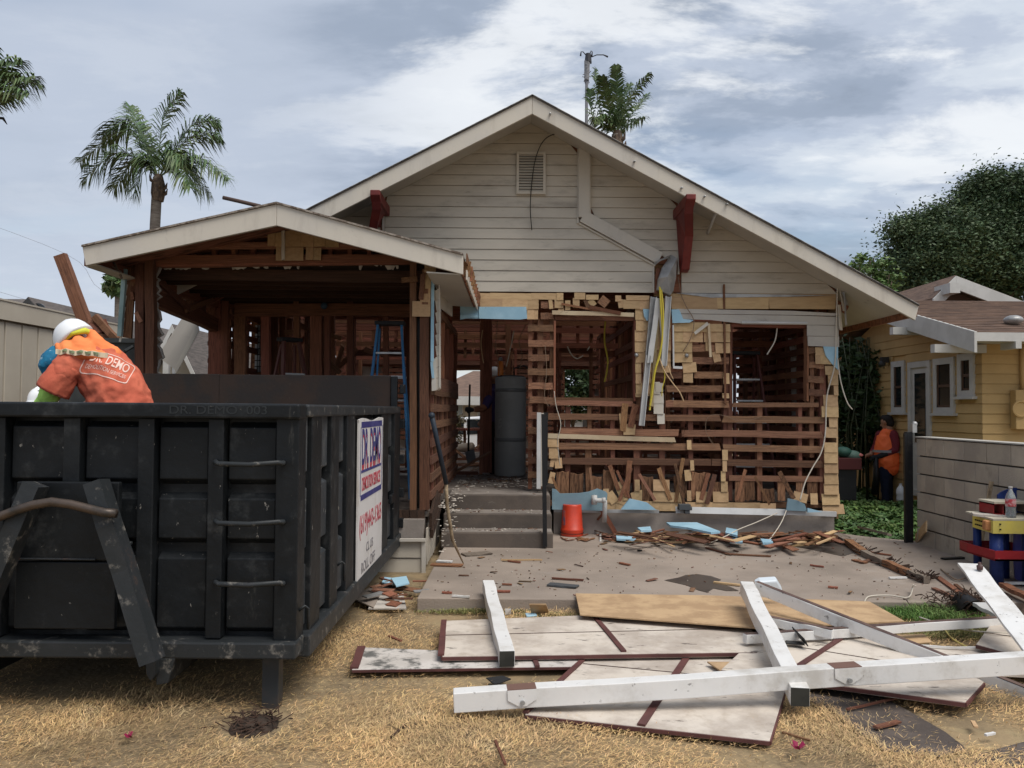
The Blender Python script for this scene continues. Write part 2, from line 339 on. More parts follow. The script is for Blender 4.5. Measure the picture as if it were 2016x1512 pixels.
# concrete patio, 10 cm slab, worn edge
TP = .10
b = MB(); sx0 = G(822, 1200).x; fy = G(900, 1203).y
edge = []
for i in range(25):
    x = sx0+(6.5-sx0)*i/24; edge.append((x, fy+.02*mnoise.noise(Vector((x*2.1, 3, 0)))))
edge[0] = (sx0, fy)
poly = [(x, y, 0) for x, y in edge]+[(6.5, 9.6, 0), (4.7, 9.75, 0), (4.3, 10.05, 0), (3.9, 10.5, 0), (3.8, 11.2, 0), (sx0+.02, 11.2, 0)]
b.prism([(x, y, -.15) for x, y, z in poly], (0, 0, TP+.15)); slab = struct(b.build('patio_slab', conc, bevel=.008))
bare = M_('bare_earth', (.115, .092, .078), .95, 0, (.075, .06, .052), 3, dirt=((.26, .22, .17), 12, .62, .74, .7), bump=.7)
b = MB()
c0 = [(1560, 1365), (1700, 1352), (1790, 1400), (1860, 1440), (1905, 1475), (1850, 1490), (1740, 1478), (1690, 1440), (1640, 1400)]
b.add([G(x, y, .012) for x, y in c0], [tuple(range(len(c0)))]); struct(b.build('dirt_patch', bare))
b = MB(); c0 = [(1925, 1485), (2016, 1460), (2040, 1530), (1900, 1530)]
b.add([G(x, y, .012) for x, y in c0], [tuple(range(4))]); struct(b.build('dirt_patch', bare))
wet = M_('wet_concrete', (.085, .072, .062), .35, 0, (.06, .05, .045), 3, spec=.4)
b = MB(); c0 = [(1308, 1142), (1335, 1137), (1350, 1132), (1372, 1130), (1400, 1134), (1420, 1141), (1412, 1146), (1440, 1156), (1455, 1163), (1430, 1163), (1405, 1158), (1392, 1166), (1376, 1162), (1352, 1152)]
b.add([G(x, y, TP+.004) for x, y in c0], [tuple(range(len(c0)))]); struct(b.build('water_stain', wet))
b = MB(); c0 = [(1560, 1062), (1600, 1056), (1660, 1062), (1690, 1085), (1660, 1095), (1600, 1082), (1560, 1075)]
b.add([G(x, y, TP+.004) for x, y in c0], [tuple(range(len(c0)))]); struct(b.build('water_stain', wet))

# ================================================================== the half demolished bungalow
YB = 9.35; YF = 10.1; YE = 20.0; FL = .60
house = thing('demolished_house', (0.2, YF, 0), 'half demolished beige bungalow stripped to its red wood frame, with two front gables', 'house')
H = house
ap = W(1048, 187, YB); re = W(1809, 600, YB); lm = W(607, 411, YB)
sl = (ap.z-lm.z)/(ap.x-lm.x); le = Vector((-4.25, YB, ap.z-sl*(ap.x+4.25)))
# roof slabs
def slab3(name, p0, p1, y0, y1, th, mat, down=0., parent=H):
    b = MB(); p0 = Vector((p0.x, y0, p0.z-down)); p1 = Vector((p1.x, y0, p1.z-down)); nrm = Vector((p1.z-p0.z, 0, -(p1.x-p0.x))).normalized()
    if nrm.z > 0: nrm = -nrm
    b.prism([p0, p1, p1+nrm*th, p0+nrm*th], (0, y1-y0, 0)); return b.build(name, mat, parent)
slab3('roof', ap, re, YB-.02, 12.4, .014, roofing, .003); slab3('roof', le, ap, YB-.02, 12.4, .014, roofing, .003)
slab3('roof_deck', ap, re, YB+.05, 12.4, .02, interior_dark, .026); slab3('roof_deck', le, ap, YB+.05, 12.4, .02, interior_dark, .026)
for (E, n_) in ((re, 20), (le, 20)):          # behind, unseen: roof opened to spaced sheathing boards to let daylight inside
    for k in range(n_):
        t = (k+.5)/n_; p = Vector((ap.x, 0, ap.z-.035)).lerp(Vector((E.x, 0, E.z-.035)), t)
        board('roof_board', (p.x, 12.4, p.z), (p.x, YE+.8, p.z), .115, .022, interior_dark, H, n=(-(E.z-ap.z), 0, (E.x-ap.x)) if E.x > ap.x else ((E.z-ap.z), 0, -(E.x-ap.x)))
# eave soffits in front of the wall plane, and along the right hand side
slab3('soffit', ap, re, YB+.042, YF-.01, .012, soffit, .055); slab3('soffit', le, ap, YB+.042, YF-.01, .012, soffit, .055)
tr = (re.z-ap.z)/(re.x-ap.x)
wx = W(1648, 700, YF).x
slab3('soffit', Vector((wx+.02, 0, ap.z+tr*(wx+.02-ap.x))), Vector((re.x-.01, 0, ap.z+tr*(re.x-.01-ap.x))), YF-.01, YE+.8, .012, soffit, .056)
b = MB(); b.prism([Vector((re.x-.03, YB+.04, re.z-.02)), Vector((re.x, YB+.04, re.z-.035)), Vector((re.x, YB+.04, re.z-.13)), Vector((re.x-.03, YB+.04, re.z-.13))], (0, YE-YB+.6, 0)); b.build('fascia_board', redwood_dark, H)
# barge boards (36 px tall) with a thin dark drip edge
def barge(A, B, Y, hz, th, endA=0, endB=0, mat=trim):
    b = MB(); b.prism([Vector((A.x, Y, A.z-.012)), Vector((B.x, Y, B.z-.012)), Vector((B.x-endB, Y, B.z-.012-hz*(1 if not endB else .8))), Vector((A.x, Y, A.z-.012-hz))], (0, th, 0)); b.build('bargeboard', mat, H, bevel=.004)
    b = MB(); b.prism([Vector((A.x, Y-.02, A.z+.004)), Vector((B.x, Y-.02, B.z+.004)), Vector((B.x, Y-.02, B.z-.011)), Vector((A.x, Y-.02, A.z-.011))], (0, .06, 0)); b.build('drip_edge', M_('drip_metal', (.34, .32, .29), .7, 0, (.16, .14, .12), 14), H)
barge(Vector((ap.x+.001, YB, ap.z)), re, YB, .205, .04, endB=.04); barge(Vector((ap.x-.001, YB, ap.z)), le, YB, .205, .04)
# ---- gable siding: individual boards cut to the roof line
def roofz(x): return (ap.z+tr*(x-ap.x) if x > ap.x else ap.z-sl*(ap.x-x))-.06
def xr(z): return ap.x+(z-(ap.z-.06))/tr
def xl(z): return ap.x-((ap.z-.06)-z)/sl
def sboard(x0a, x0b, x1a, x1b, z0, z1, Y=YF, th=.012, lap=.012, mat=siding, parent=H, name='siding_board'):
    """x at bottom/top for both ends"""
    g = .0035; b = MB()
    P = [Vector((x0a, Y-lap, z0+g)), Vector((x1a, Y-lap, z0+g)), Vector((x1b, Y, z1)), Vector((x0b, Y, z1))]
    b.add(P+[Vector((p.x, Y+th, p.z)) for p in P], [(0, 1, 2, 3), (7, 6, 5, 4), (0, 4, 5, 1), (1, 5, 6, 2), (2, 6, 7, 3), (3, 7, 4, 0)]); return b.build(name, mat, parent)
ylines = [575.5+(-20.85*k) for k in range(17)]
zl = [W(1100, y, YF).z for y in ylines]; dz = zl[1]-zl[0]
Xtrim0, Xtrim1 = W(1138, 300, YF).x, W(1164, 300, YF).x
Xc = W(755, 450, YF).x; Xr2 = W(1285, 540, YF).x; Xr2b = W(1325, 550, YF).x
brL = (W(723, 420, YF).x); brR0 = W(1337, 450, YF).x; brR1 = W(1354, 450, YF).x
dgA = W(1150, 430, YF); dgB = W(1300, 515, YF); dsl = (dgB.z-dgA.z)/(dgB.x-dgA.x)
def clipx(lo0, hi0, z0, z1):
    """clip to roof line at both board edges"""
    a0 = max(lo0, xl(z0)); a1 = max(lo0, min(xl(z1), 9)); c0 = min(hi0, xr(z0)); c1 = min(hi0, xr(z1))
    if a1 > c1: a1 = c1 = (a1+c1)/2
    return a0, a1, c0, c1
for i, z0 in enumerate(zl):
    z1 = z0+dz
    if z0 > roofz(ap.x)-.02: continue
    zb = z0
    if z1 > roofz(ap.x): z1 = roofz(ap.x)
    # left of the corner board
    if xl(z0) < Xc-.08 and z0 > 3.2:
        a0, a1, c0, c1 = clipx(-4, Xc-.04, z0, z1)
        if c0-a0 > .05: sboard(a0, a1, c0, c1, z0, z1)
    # middle field (to the vertical trim, lower rows run to the diagonal)
    lim = Xtrim0-.002; l0 = l1 = lim
    if z0 < dgA.z:
        if z0 < dgB.z: l0 = l1 = Xr2
        else:
            l0 = min(Xr2, dgA.x+(z0-dgA.z)/dsl); l1 = min(Xr2, max(lim, dgA.x+(min(z1, dgA.z)-dgA.z)/dsl))
    xL = Xc+.02 if z0 > 3.25 else W(902, 560, YF).x-.5
    a0, a1, c0, c1 = clipx(xL, 9, z0, z1); c0 = min(c0, l0); c1 = min(c1, l1)
    if a1 > c1: a1 = c1
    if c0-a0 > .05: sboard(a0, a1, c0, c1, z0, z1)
    # right field
    r0 = r1 = Xtrim1+.002
    if z0 < dgA.z+.1:
        r0 = max(Xtrim1+.002, dgA.x+.14+(z0-dgA.z)/dsl); r1 = max(Xtrim1+.002, dgA.x+.14+(z1-dgA.z)/dsl)
        if z0 < dgB.z-.1: r0 = r1 = Xr2b+.02
    for (u0, u1) in ((-9, brR0-.012), (brR0+.03, wx)):
        p0, p1 = max(r0, u0), max(r1, u0)
        a0, a1, c0, c1 = clipx(-4, u1, z0, z1); a0 = max(a0, p0); a1 = max(a1, p1)
        if a1 > c1: a1 = c1 = min(c0, (a1+c1)/2)
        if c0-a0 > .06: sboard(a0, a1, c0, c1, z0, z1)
# sheathing behind the siding
b = MB(); zt0 = zl[0]+.012
b.prism([Vector((xl(zt0) if xl(zt0) > -4.1 else -4.1, YF+.02, zt0)), Vector((wx-.01, YF+.02, zt0)), Vector((wx-.01, YF+.02, roofz(wx))), Vector((ap.x, YF+.02, roofz(ap.x))), Vector((-4.0, YF+.02, roofz(-4.0)))], (0, .03, 0)); b.build('gable_sheathing', redwood_dark, H)
# trim
prect('trim_board', (752.5, 384, 757, 560), YF-.008, .02, trim, H)
pb_ = pboard('trim_board', (1150.5, 283), (1149.5, 428), YF-.045, 22, .055, trim, H, kind='box')
for xx in (1138.5, 1163): pboard('trim_edge', (xx, 277), (xx-1, 440 if xx < 1150 else 425), YF-.02, 3, .03, trim, H, kind='box')
pboard('trim_board', (1147, 426), (1299, 509), YF-.047, 24, .055, trim, H, kind='box'); pboard('trim_edge', (1140, 440), (1290, 523), YF-.02, 3, .03, trim, H, kind='box')
pboard('trim_edge', (1286, 520), (1286, 576), YF-.006, 3.5, .03, trim, H, kind='box'); pboard('trim_edge', (1337, 387), (1335.5, 540), YF-.006, 3.5, .03, trim, H, kind='box')
# knee braces
for (tx, ty, bx_, by_) in ((741, 378, 741, 448), (1357, 386, 1346, 537)):
    br = MB(); t = W(tx, ty, YB+.05); bt = W(bx_, by_, YF-.03); hw = .05; zt = t.z
    zs = W(bx_, by_, YF-.03).z
    Xb = bt.x
    # curved brace in the YZ plane
    P = [Vector((t.x-hw, YB+.06, zt-.02)), Vector((t.x-hw, YB+.02, zt-.10)), Vector((t.x-hw, YB+.10, zt-.19)), Vector((Xb-hw, YB+.42, zt-.38)), Vector((Xb-hw, YF-.14, zs+.02)), Vector((Xb-hw, YF-.02, zs)), Vector((Xb-hw, YF-.02, zs+.35)), Vector((t.x-hw, YB+.6, zt-.06))]
    br.add(P+[p+Vector((2*hw, 0, 0)) for p in P], [tuple(range(8)), tuple(range(15, 7, -1))]+[(i, (i+1) % 8, (i+1) % 8+8, i+8) for i in range(8)])
    br.build('knee_brace', redpaint, H, bevel=.008)
    b = MB(); b.prism([Vector((t.x-hw*1.1, YB-.05, zt-.0)), Vector((t.x-hw*1.1, YB-.05, zt-.06)), Vector((t.x-hw*1.1, YB+.04, zt-.12)), Vector((t.x-hw*1.1, YF-.02, zt-.12)), Vector((t.x-hw*1.1, YF-.02, zt-.0))], (2.2*hw, 0, 0)); b.build('outlooker', redpaint, H, bevel=.008)
# vent
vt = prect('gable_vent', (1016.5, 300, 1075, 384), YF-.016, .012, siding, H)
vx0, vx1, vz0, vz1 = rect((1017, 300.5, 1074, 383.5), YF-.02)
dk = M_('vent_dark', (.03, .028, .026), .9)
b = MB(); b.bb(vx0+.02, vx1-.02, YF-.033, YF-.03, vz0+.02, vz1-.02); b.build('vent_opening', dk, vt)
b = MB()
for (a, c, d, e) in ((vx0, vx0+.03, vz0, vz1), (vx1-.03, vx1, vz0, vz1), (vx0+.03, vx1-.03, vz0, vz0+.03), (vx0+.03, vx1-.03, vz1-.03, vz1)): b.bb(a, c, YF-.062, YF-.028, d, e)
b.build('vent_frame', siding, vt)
for k in range(14):
    z = vz0+.045+k*(vz1-vz0-.08)/13; board('louver', (vx0+.03, YF-.048, z), (vx1-.03, YF-.048, z), .036, .006, siding, vt, n=(0, -.75, .66), kind='box')
darkwire = M_('dark_cable', (.02, .017, .015), .6)
cable('cable', [W(1130, 262, YF-.07), W(1100, 262, YF-.07), W(1072, 275, YF-.08), W(1055, 310, YF-.09), W(1047, 360, YF-.08), W(1044, 410, YF-.06), W(1047, 453, YF-.05)], .006, darkwire, H)
# eave light bracket and little bolts on the bargeboard
b = MB(); b.tube([W(1409, 420, YB+.3), W(1402, 438, YB+.45), W(1393, 460, YB+.7)], .018, 8); b.ball(W(1411, 418, YB+.25), .035); b.build('eave_bracket', whitemetal, H, smooth=True)
for (x, y) in ((1249, 317), (1342, 369), (1387, 386), (1431, 401), (1083, 223)):
    b = MB(); p = W(x, y, YB-.02); b.tube([p+Vector((0, .03, 0)), p+Vector((0, -.03, -.01))], .012, 7); b.build('hook', galv, H, smooth=True)
# crumpled flashing boot under the diagonal trim
cr = [W(1322, 502, YF-.1), W(1333, 508, YF-.14), W(1331, 545, YF-.13), W(1326, 572, YF-.11), W(1320, 581, YF-.16), W(1294, 570, YF-.1), W(1297, 548, YF-.18), W(1305, 525, YF-.12)]
cen = W(1314, 545, YF-.22); b = MB(); b.add(cr+[cen]+[p+Vector((0, .08, 0)) for p in cr], [(i, (i+1) % 8, 8) for i in range(8)]+[(i, i+9, (i+1) % 8+9, (i+1) % 8) for i in range(8)]); b.build('torn_flashing', galv, H)
b = MB(); b.add([W(1286, 516, YF-.04), W(1322, 501, YF-.16), W(1318, 508, YF-.1), W(1300, 514, YF-.2), W(1290, 522, YF-.05)], [(0, 1, 2, 3), (0, 3, 4)]); b.build('torn_flashing', galv, H)
prect('wall_patch', (1287, 520, 1326, 584), YF+.03, .012, rawwood, H)
pboard('batten', (1296, 528), (1290, 578), YF-.01, 7, .02, rawwood, H)
# torn siding ends at the right corner, below the eave
for k, (x0, y0, x1, y1, wd) in enumerate(((1655, 562, 1662, 612, 8), (1660, 575, 1668, 600, 6), (1652, 600, 1656, 650, 7), (1662, 566, 1666, 640, 3))):
    pboard('torn_siding', (x0, y0), (x1, y1), YF-.03-.02*k, wd, .012, galv if k % 2 else siding, H, n=(.5, -.8, .2))
# ---- front wall, shingle bands and loose shingles
def sh(x0, y0, x1, y1, Y=YF, rot=0., mat=tan, grow=1.0, tilt=3.):
    return prect('shingle', (x0-grow*.3, y0, x1+grow*.3, y1+grow), Y-random.uniform(.012, .022), random.uniform(.012, .016), mat, H, 'sh%d' % random.randrange(5), rot+random.uniform(-.7, .7), tilt)
def c5(x, y): return 860+x*.27778, 540+y*.27778
def c6(x, y): return 1240+x*.31746, 560+y*.31746
def sh5(x0, y0, x1, y1, rot=0., **k): a = c5(x0, y0); b_ = c5(x1, y1); return sh(*a, *b_, rot=rot, **k)
def sh6(x0, y0, x1, y1, rot=0., **k): a = c6(x0, y0); b_ = c6(x1, y1); return sh(*a, *b_, rot=rot, **k)
# under the gable: upper course runs the whole width
for (a, c) in ((943, 965), (965, 1046), (1046, 1096)): sh(a, 577, c, 589, Y=YF+.012)
for (a, c) in ((943, 989), (989, 1038)): sh(a, 588, c, 609)
for r4 in ((640, 175, 720, 243), (640, 243, 688, 316), (688, 243, 716, 316), (835, 180, 895, 235), (850, 132, 895, 180), (910, 185, 945, 250), (965, 168, 1010, 235), (975, 130, 1050, 175), (1058, 145, 1145, 178), (1265, 150, 1305, 190), (1340, 150, 1505, 182), (1320, 180, 1440, 243), (1440, 182, 1505, 247)): sh5(*r4)
for r4, a in (((795, 180, 820, 242), 6), ((1080, 175, 1120, 225), 40), ((1285, 178, 1320, 235), 8), ((860, 240, 900, 262), -4)): sh5(*r4, rot=a)
sh5(1150, 160, 1215, 225, rot=-38, mat=lathwood); sh5(1050, 180, 1075, 240, rot=20, mat=lathwood)
pboard('trim_board', (1087, 615), (1248, 620), YF-.04, 8, .02, M_('tan_paint', (.56, .45, .30), .8, .05, (.48, .37, .24), 3, dirt=((.12, .08, .06), 8, .64, .74, .7)), H)
pboard('lath', (1160, 604), (1222, 617), YF-.06, 7, .02, redwood_dark, H); pboard('lath', (1105, 598), (1180, 612), YF-.05, 4, .01, redwood_dark, H)
ys_ = (608, 629, 650, 671, 692, 712, 733, 754)
for k in range(8): sh(1251+random.uniform(-1, 1), ys_[k], 1267 if k not in (5, 6) else 1262, ys_[k]+21, rot=0)
for k, yy in enumerate((612, 630, 650, 671, 692, 712, 733, 754)):
    if k < 8: sh(1267, yy, 1281, yy+20)
sh(1251, 774, 1261, 781); sh(1262, 774, 1280, 778)
for (a, c) in ((1280, 1296), (1296, 1320)):
    for k, yy in enumerate((587, 606, 626, 647, 668, 690, 711)): sh(a, yy, c, yy+21)
for (a, c) in ((1321, 1411), (1411, 1513), (1513, 1645)): sh(a, 585, c, 608, Y=YF)
for (a, c) in ((1321, 1400), (1400, 1520), (1520, 1645)): sh(a, 578, c, 588, Y=YF+.012)
for r4 in ((270, 225, 330, 290), (330, 235, 480, 290), (480, 245, 620, 290), (270, 290, 330, 352), (330, 290, 450, 354), (460, 290, 540, 355), (540, 290, 620, 355), (275, 355, 385, 418), (470, 355, 490, 410), (530, 362, 620, 425), (275, 418, 385, 480), (332, 545, 390, 605), (580, 550, 615, 612), (575, 675, 613, 702)): sh6(*r4)
sh6(328, 484, 412, 545, rot=4); sh6(515, 415, 560, 478, rot=12)
for r4 in ((1150, 390, 1215, 435), (1150, 432, 1180, 490), (1182, 437, 1262, 492), (1210, 505, 1290, 557), (1230, 560, 1290, 622), (1265, 625, 1290, 685), (1200, 685, 1287, 752), (1190, 755, 1292, 820), (1235, 825, 1285, 885), (1215, 885, 1280, 947), (1205, 980, 1285, 1040), (1205, 1040, 1287, 1105), (1205, 1105, 1290, 1168), (1205, 1170, 1290, 1235), (1203, 1235, 1292, 1298)): sh6(*r4)
sh6(1190, 1298, 1300, 1365, tilt=8); sh6(1195, 1362, 1325, 1420, tilt=14)
for r4 in ((145, 1210, 245, 1277), (143, 1280, 250, 1345), (30, 1210, 60, 1275), (28, 1275, 75, 1338), (355, 1278, 380, 1340), (410, 1285, 495, 1347), (515, 1285, 610, 1348), (565, 1222, 605, 1282), (565, 1158, 592, 1218), (575, 1092, 600, 1155), (573, 1025, 606, 1088), (354, 965, 380, 1022), (375, 1090, 396, 1150), (1120, 1295, 1163, 1360), (120, 1345, 250, 1400), (330, 1350, 425, 1398), (425, 1350, 510, 1398), (510, 1350, 638, 1400), (640, 1353, 805, 1400), (805, 1357, 905, 1402), (250, 1290, 320, 1345), (250, 1345, 330, 1400)): sh6(*r4)
sh6(340, 1150, 378, 1213, rot=5); sh6(1012, 1290, 1100, 1345, rot=-14); sh6(10, 1290, 30, 1340, rot=15); sh6(-40, 865, 28, 930, rot=2)
for r4 in ((785, 1160, 864, 1222), (795, 1226, 858, 1300)): sh5(*r4)
sh5(836, 1302, 886, 1370, rot=5); sh5(805, 1300, 830, 1360, rot=-8); sh5(797, 1402, 832, 1478, rot=-14); sh5(1296, 985, 1336, 1056, rot=4); sh5(1350, 1060, 1405, 1132, rot=-6); sh5(1290, 1465, 1320, 1512, rot=24)
for (x0, y0, x1, y1, r_) in ((1108, 975, 1135, 998, 10), (1188, 962, 1199, 988, 3), (1196, 968, 1213, 990, 35), (1212, 948, 1232, 972, 25), (1217, 970, 1236, 992, -20), (1226, 964, 1237, 984, 5), (1138, 985, 1180, 1002, 3), (1290, 985, 1296, 1000, 0)): sh(x0, y0, x1, y1, rot=r_)
for k in range(4): sh(1190+k*22, 986, 1211+k*22, 1003)
# bottom course left of centre
prect('trim_board', (1290, 754, 1305, 772), YF-.02, .015, trim, H)
for (x0, y0, x1, y1) in ((1287, 752, 1299, 774), (1285, 774, 1306, 793), (1287, 793, 1306, 814), (1294, 814, 1308, 834)): sh(x0, y0, x1, y1, mat=trim)
# ---- laths (framed sheathing strips) and studs of the front wall
def lath(x0, y0, x1, y1, Y=YF+.01, wd=13, mat=lathwood): return pboard('lath', (x0, y0), (x1, y1), Y, wd, .022, mat, H, kind='j%d' % random.randrange(6))
for k, y in enumerate((646, 676, 704, 732, 760)): lath(1039, y, 1092-(10 if k == 2 else random.randrange(4)), y)
lath(1041, 787, 1095, 789); lath(1039, 818, 1078, 819); lath(1039, 848, 1062, 848); lath(1039, 878, 1060, 878); lath(1039, 906, 1060, 906); lath(1039, 934, 1058, 935)
# long ones right of the column
lath(1080, 793, 1248, 795, wd=10); lath(1078, 820, 1420, 823, wd=12); lath(1420, 825, 1622, 827); lath(1098, 849, 1340, 852); lath(1340, 853, 1622, 856)
lath(1098, 878, 1420, 880); lath(1420, 881, 1622, 885); lath(1101, 907, 1400, 910); lath(1400, 910, 1622, 914); lath(1432, 941, 1622, 943, wd=11); lath(1312, 794, 1436, 796, wd=13); lath(1440, 797, 1612, 797, wd=9)
for (x0, x1, y) in ((1350, 1423, 685), (1362, 1436, 710), (1365, 1430, 738), (1310, 1424, 765), (1310, 1436, 795), (1285, 1345, 738)): lath(x0, y, x1, y+.5)
for (x0, y0, x1, y1) in ((1592, 660, 1620, 662), (1592, 690, 1618, 688), (1592, 718, 1622, 720), (1590, 746, 1622, 748), (1592, 772, 1622, 774)): lath(x0, y0, x1, y1)
lath(1064, 600, 1100, 601); lath(1064, 622, 1090, 622)
pboard('trim_board', (1078, 858), (1331, 866), YF-.02, 9, .02, MATS['tan_paint'], H, kind='j3')
def stud(x0, y0, x1, y1, wd=11, Y=YF+.08, mat=redwood, th=.09): return pboard('stud', (x0, y0), (x1, y1), Y, wd, th, mat, H)
for (x, y0, y1, wd) in ((1044, 628, 962, 8), (1064, 628, 962, 11), (1087, 628, 800, 9), (1256, 590, 800, 10), (1436, 636, 985, 9), (1494, 797, 985, 10), (1573, 797, 940, 7), (1618, 640, 985, 12), (1596, 640, 900, 8), (1158, 880, 985, 12), (1252, 880, 985, 12), (1358, 766, 985, 9), (1302, 820, 985, 11), (1428, 695, 985, 10), (1118, 800, 985, 10), (1160, 800, 850, 8), (1205, 820, 905, 8)):
    stud(x, y0, x+random.uniform(-1, 1), y1, wd, mat=redwood)
for (x0, y0, x1, y1, wd) in ((1231, 793, 1226, 850, 12), (1252, 795, 1241, 842, 12), (1240, 905, 1233, 980, 10), (1345, 900, 1330, 990, 7), (1200, 915, 1218, 965, 8), (1296, 920, 1320, 985, 8), (1425, 555, 1428, 800, 4), (1214, 925, 1248, 1000, 5), (1395, 930, 1380, 985, 8)):
    pboard('lath', (x0, y0), (x1, y1), YF-.03, wd, .02, rawwood, H, kind='j1')
# rough sheathing boards low on the wall (knot and nail stained)
knot = M_('stained_sheathing', (.27, .14, .075), .9, .45, (.075, .036, .02), 2.2, (6, 1.2, 1.2), .40, .66, .4, 12, 'O')
for (x0, y0, x1, y1) in ((1446, 938, 1466, 986), (1466, 939, 1485, 984), (1500, 962, 1524, 987), (1262, 938, 1285, 985), (1286, 944, 1306, 985), (1326, 937, 1352, 980), (1360, 930, 1388, 985), (1395, 948, 1420, 985), (1566, 938, 1582, 975), (1588, 940, 1608, 985), (1095, 928, 1120, 985), (1122, 932, 1148, 988), (1162, 938, 1184, 990), (1186, 925, 1210, 965), (1530, 945, 1545, 985)):
    prect('sheathing_board', (x0, y0, x1, y1), YF+.03, .02, knot, H, 'j%d' % random.randrange(6), rot=random.uniform(-2, 2))
for k in range(9):
    x = 1110+k*58+random.uniform(-15, 15); pboard('lath', (x, 990+random.uniform(-8, 6)), (x+random.uniform(-34, 34), 935+random.uniform(-25, 20)), YF-.05-random.uniform(0, .08), random.uniform(4, 9), .012, random.choice([rawwood, lathwood, knot]), H, kind='j%d' % random.randrange(6))
# sill and header framing
for (x0, x1, y, wd) in ((1092, 1250, 626, 10), (1092, 1250, 786, 7), (1438, 1590, 797, 6), (1060, 1640, 990, 10)): pboard('sill_plate', (x0, y), (x1, y+(x1-x0)*.008), YF+.08, wd, .1, redwood, H)
pboard('header', (1438, 640), (1590, 642), YF+.07, 8, .1, redwood_dark, H)
pboard('trim_board', (1460, 634.5), (1589, 636), YF-.045, 3.5, .03, whitemetal, H, kind='box'); 
# window reveals
for x in (1092, 1249, 1437, 1588): pboard('window_jamb', (x, 632), (x-1, 790), YF+.06, 4, .12, redwood_dark, H)
# siding remnants
sr = M_('siding_remnant', (.45, .42, .37), .55, .04, (.40, .37, .33), 2, dirt=[((.20, .18, .16), 4, .6, .74, .5, (1, 1, 3)), ((.5, .28, .12), 30, .72, .8, .5)])
polyp('siding_board', [(1332, 608), (1560, 612), (1651, 617), (1651, 622), (1560, 620), (1332, 617)], YF-.05, .02, sr, H)
polyp('siding_board', [(1338, 618), (1560, 621), (1651, 624), (1651, 640), (1461, 638), (1461, 637), (1400, 630), (1345, 628)], YF-.045, .012, sr, H)
polyp('siding_board', [(1589, 640), (1651, 641), (1651, 662), (1589, 661)], YF-.045, .012, sr, H)
polyp('siding_board', [(1590, 662), (1652, 662.5), (1652, 683), (1591, 681)], YF-.045, .012, sr, H)
polyp('torn_siding', [(1330, 577), (1640, 581), (1560, 584), (1400, 586)], YF-.03, .01, galv, H)
# foam boards
polyp('foam_board', [(943, 604), (1036, 604), (1038, 627), (1023, 629), (943, 627)], YF-.06, .03, foam, H)
polyp('foam_board', [(906, 590), (943, 601), (943, 627), (906, 627)], YF-.03, .03, foam, H)
polyp('foam_board', [(906, 620), (930, 619), (943, 623), (906, 629)], YF-.07, .02, foam, H)
polyp('foam_board', [(1266, 608), (1281, 609), (1281, 632), (1273, 631), (1268, 622)], YF-.05, .02, foam, H)
polyp('foam_board', [(1322, 609), (1337, 609), (1341, 618), (1345, 628), (1367, 630), (1358, 635), (1324, 636)], YF-.06, .02, foam, H)
polyp('foam_board', [(1621, 682), (1650, 683), (1650, 728), (1637, 715), (1626, 700)], YF-.05, .02, foam, H)
polyp('foam_board', [(1087, 962), (1095, 964), (1103, 972), (1140, 971), (1160, 968), (1176, 962), (1193, 968), (1196, 972), (1193, 1006), (1087, 1003)], YF-.16, .03, M_('dull_foam', (.22, .33, .38), .7, 0, (.17, .26, .31), 3, dirt=((.1, .1, .1), 8, .62, .74, .6)), H)
polyp('foam_board', [(1240, 982), (1275, 990), (1290, 1002), (1293, 1004), (1223, 1003)], YF-.20, .05, foam, H)
polyp('foam_board', [(1551, 981), (1570, 985), (1584, 992), (1590, 1007), (1548, 1005)], YF-.17, .02, MATS['dull_foam'], H)
polyp('foam_board', [(1590, 1000), (1620, 1008), (1590, 1009)], YF-.2, .02, foam, H)
# flashing ledges on the foundation
pboard('ledge_flashing', (1090, 1005), (1297, 1007), YF-.10, 6, .05, galv, H, kind='box'); pboard('ledge_flashing', (1330, 1004), (1548, 1009), YF-.10, 13, .02, whitemetal, H, n=(0, -1, .4), kind='box'); pboard('ledge_flashing', (1548, 1008), (1646, 1012), YF-.12, 10, .04, whitemetal, H, kind='box')
b = MB(); b.box(W(1347, 998, YF-.16), (.14, .1, .07)); b.box(W(1352, 1006, YF-.16), (.06, .08, .06)); b.tube([W(1334, 999, YF-.16), W(1362, 1001, YF-.16)], .025, 8); b.build('outlet_box', M_('dark_grey', (.07, .075, .08), .6), H, bevel=.006)
# foundation wall with a gap at the steps
b = MB(); b.bb(W(1090, 1030, YF).x, wx-.05, YF-.02, YF+.18, 0, W(1400, 1010, YF).z); b.build('foundation', found, H)
b = MB(); b.bb(wx-.12, wx-.02, YF+.2, YE, 0, .5); b.build('foundation', found, H)
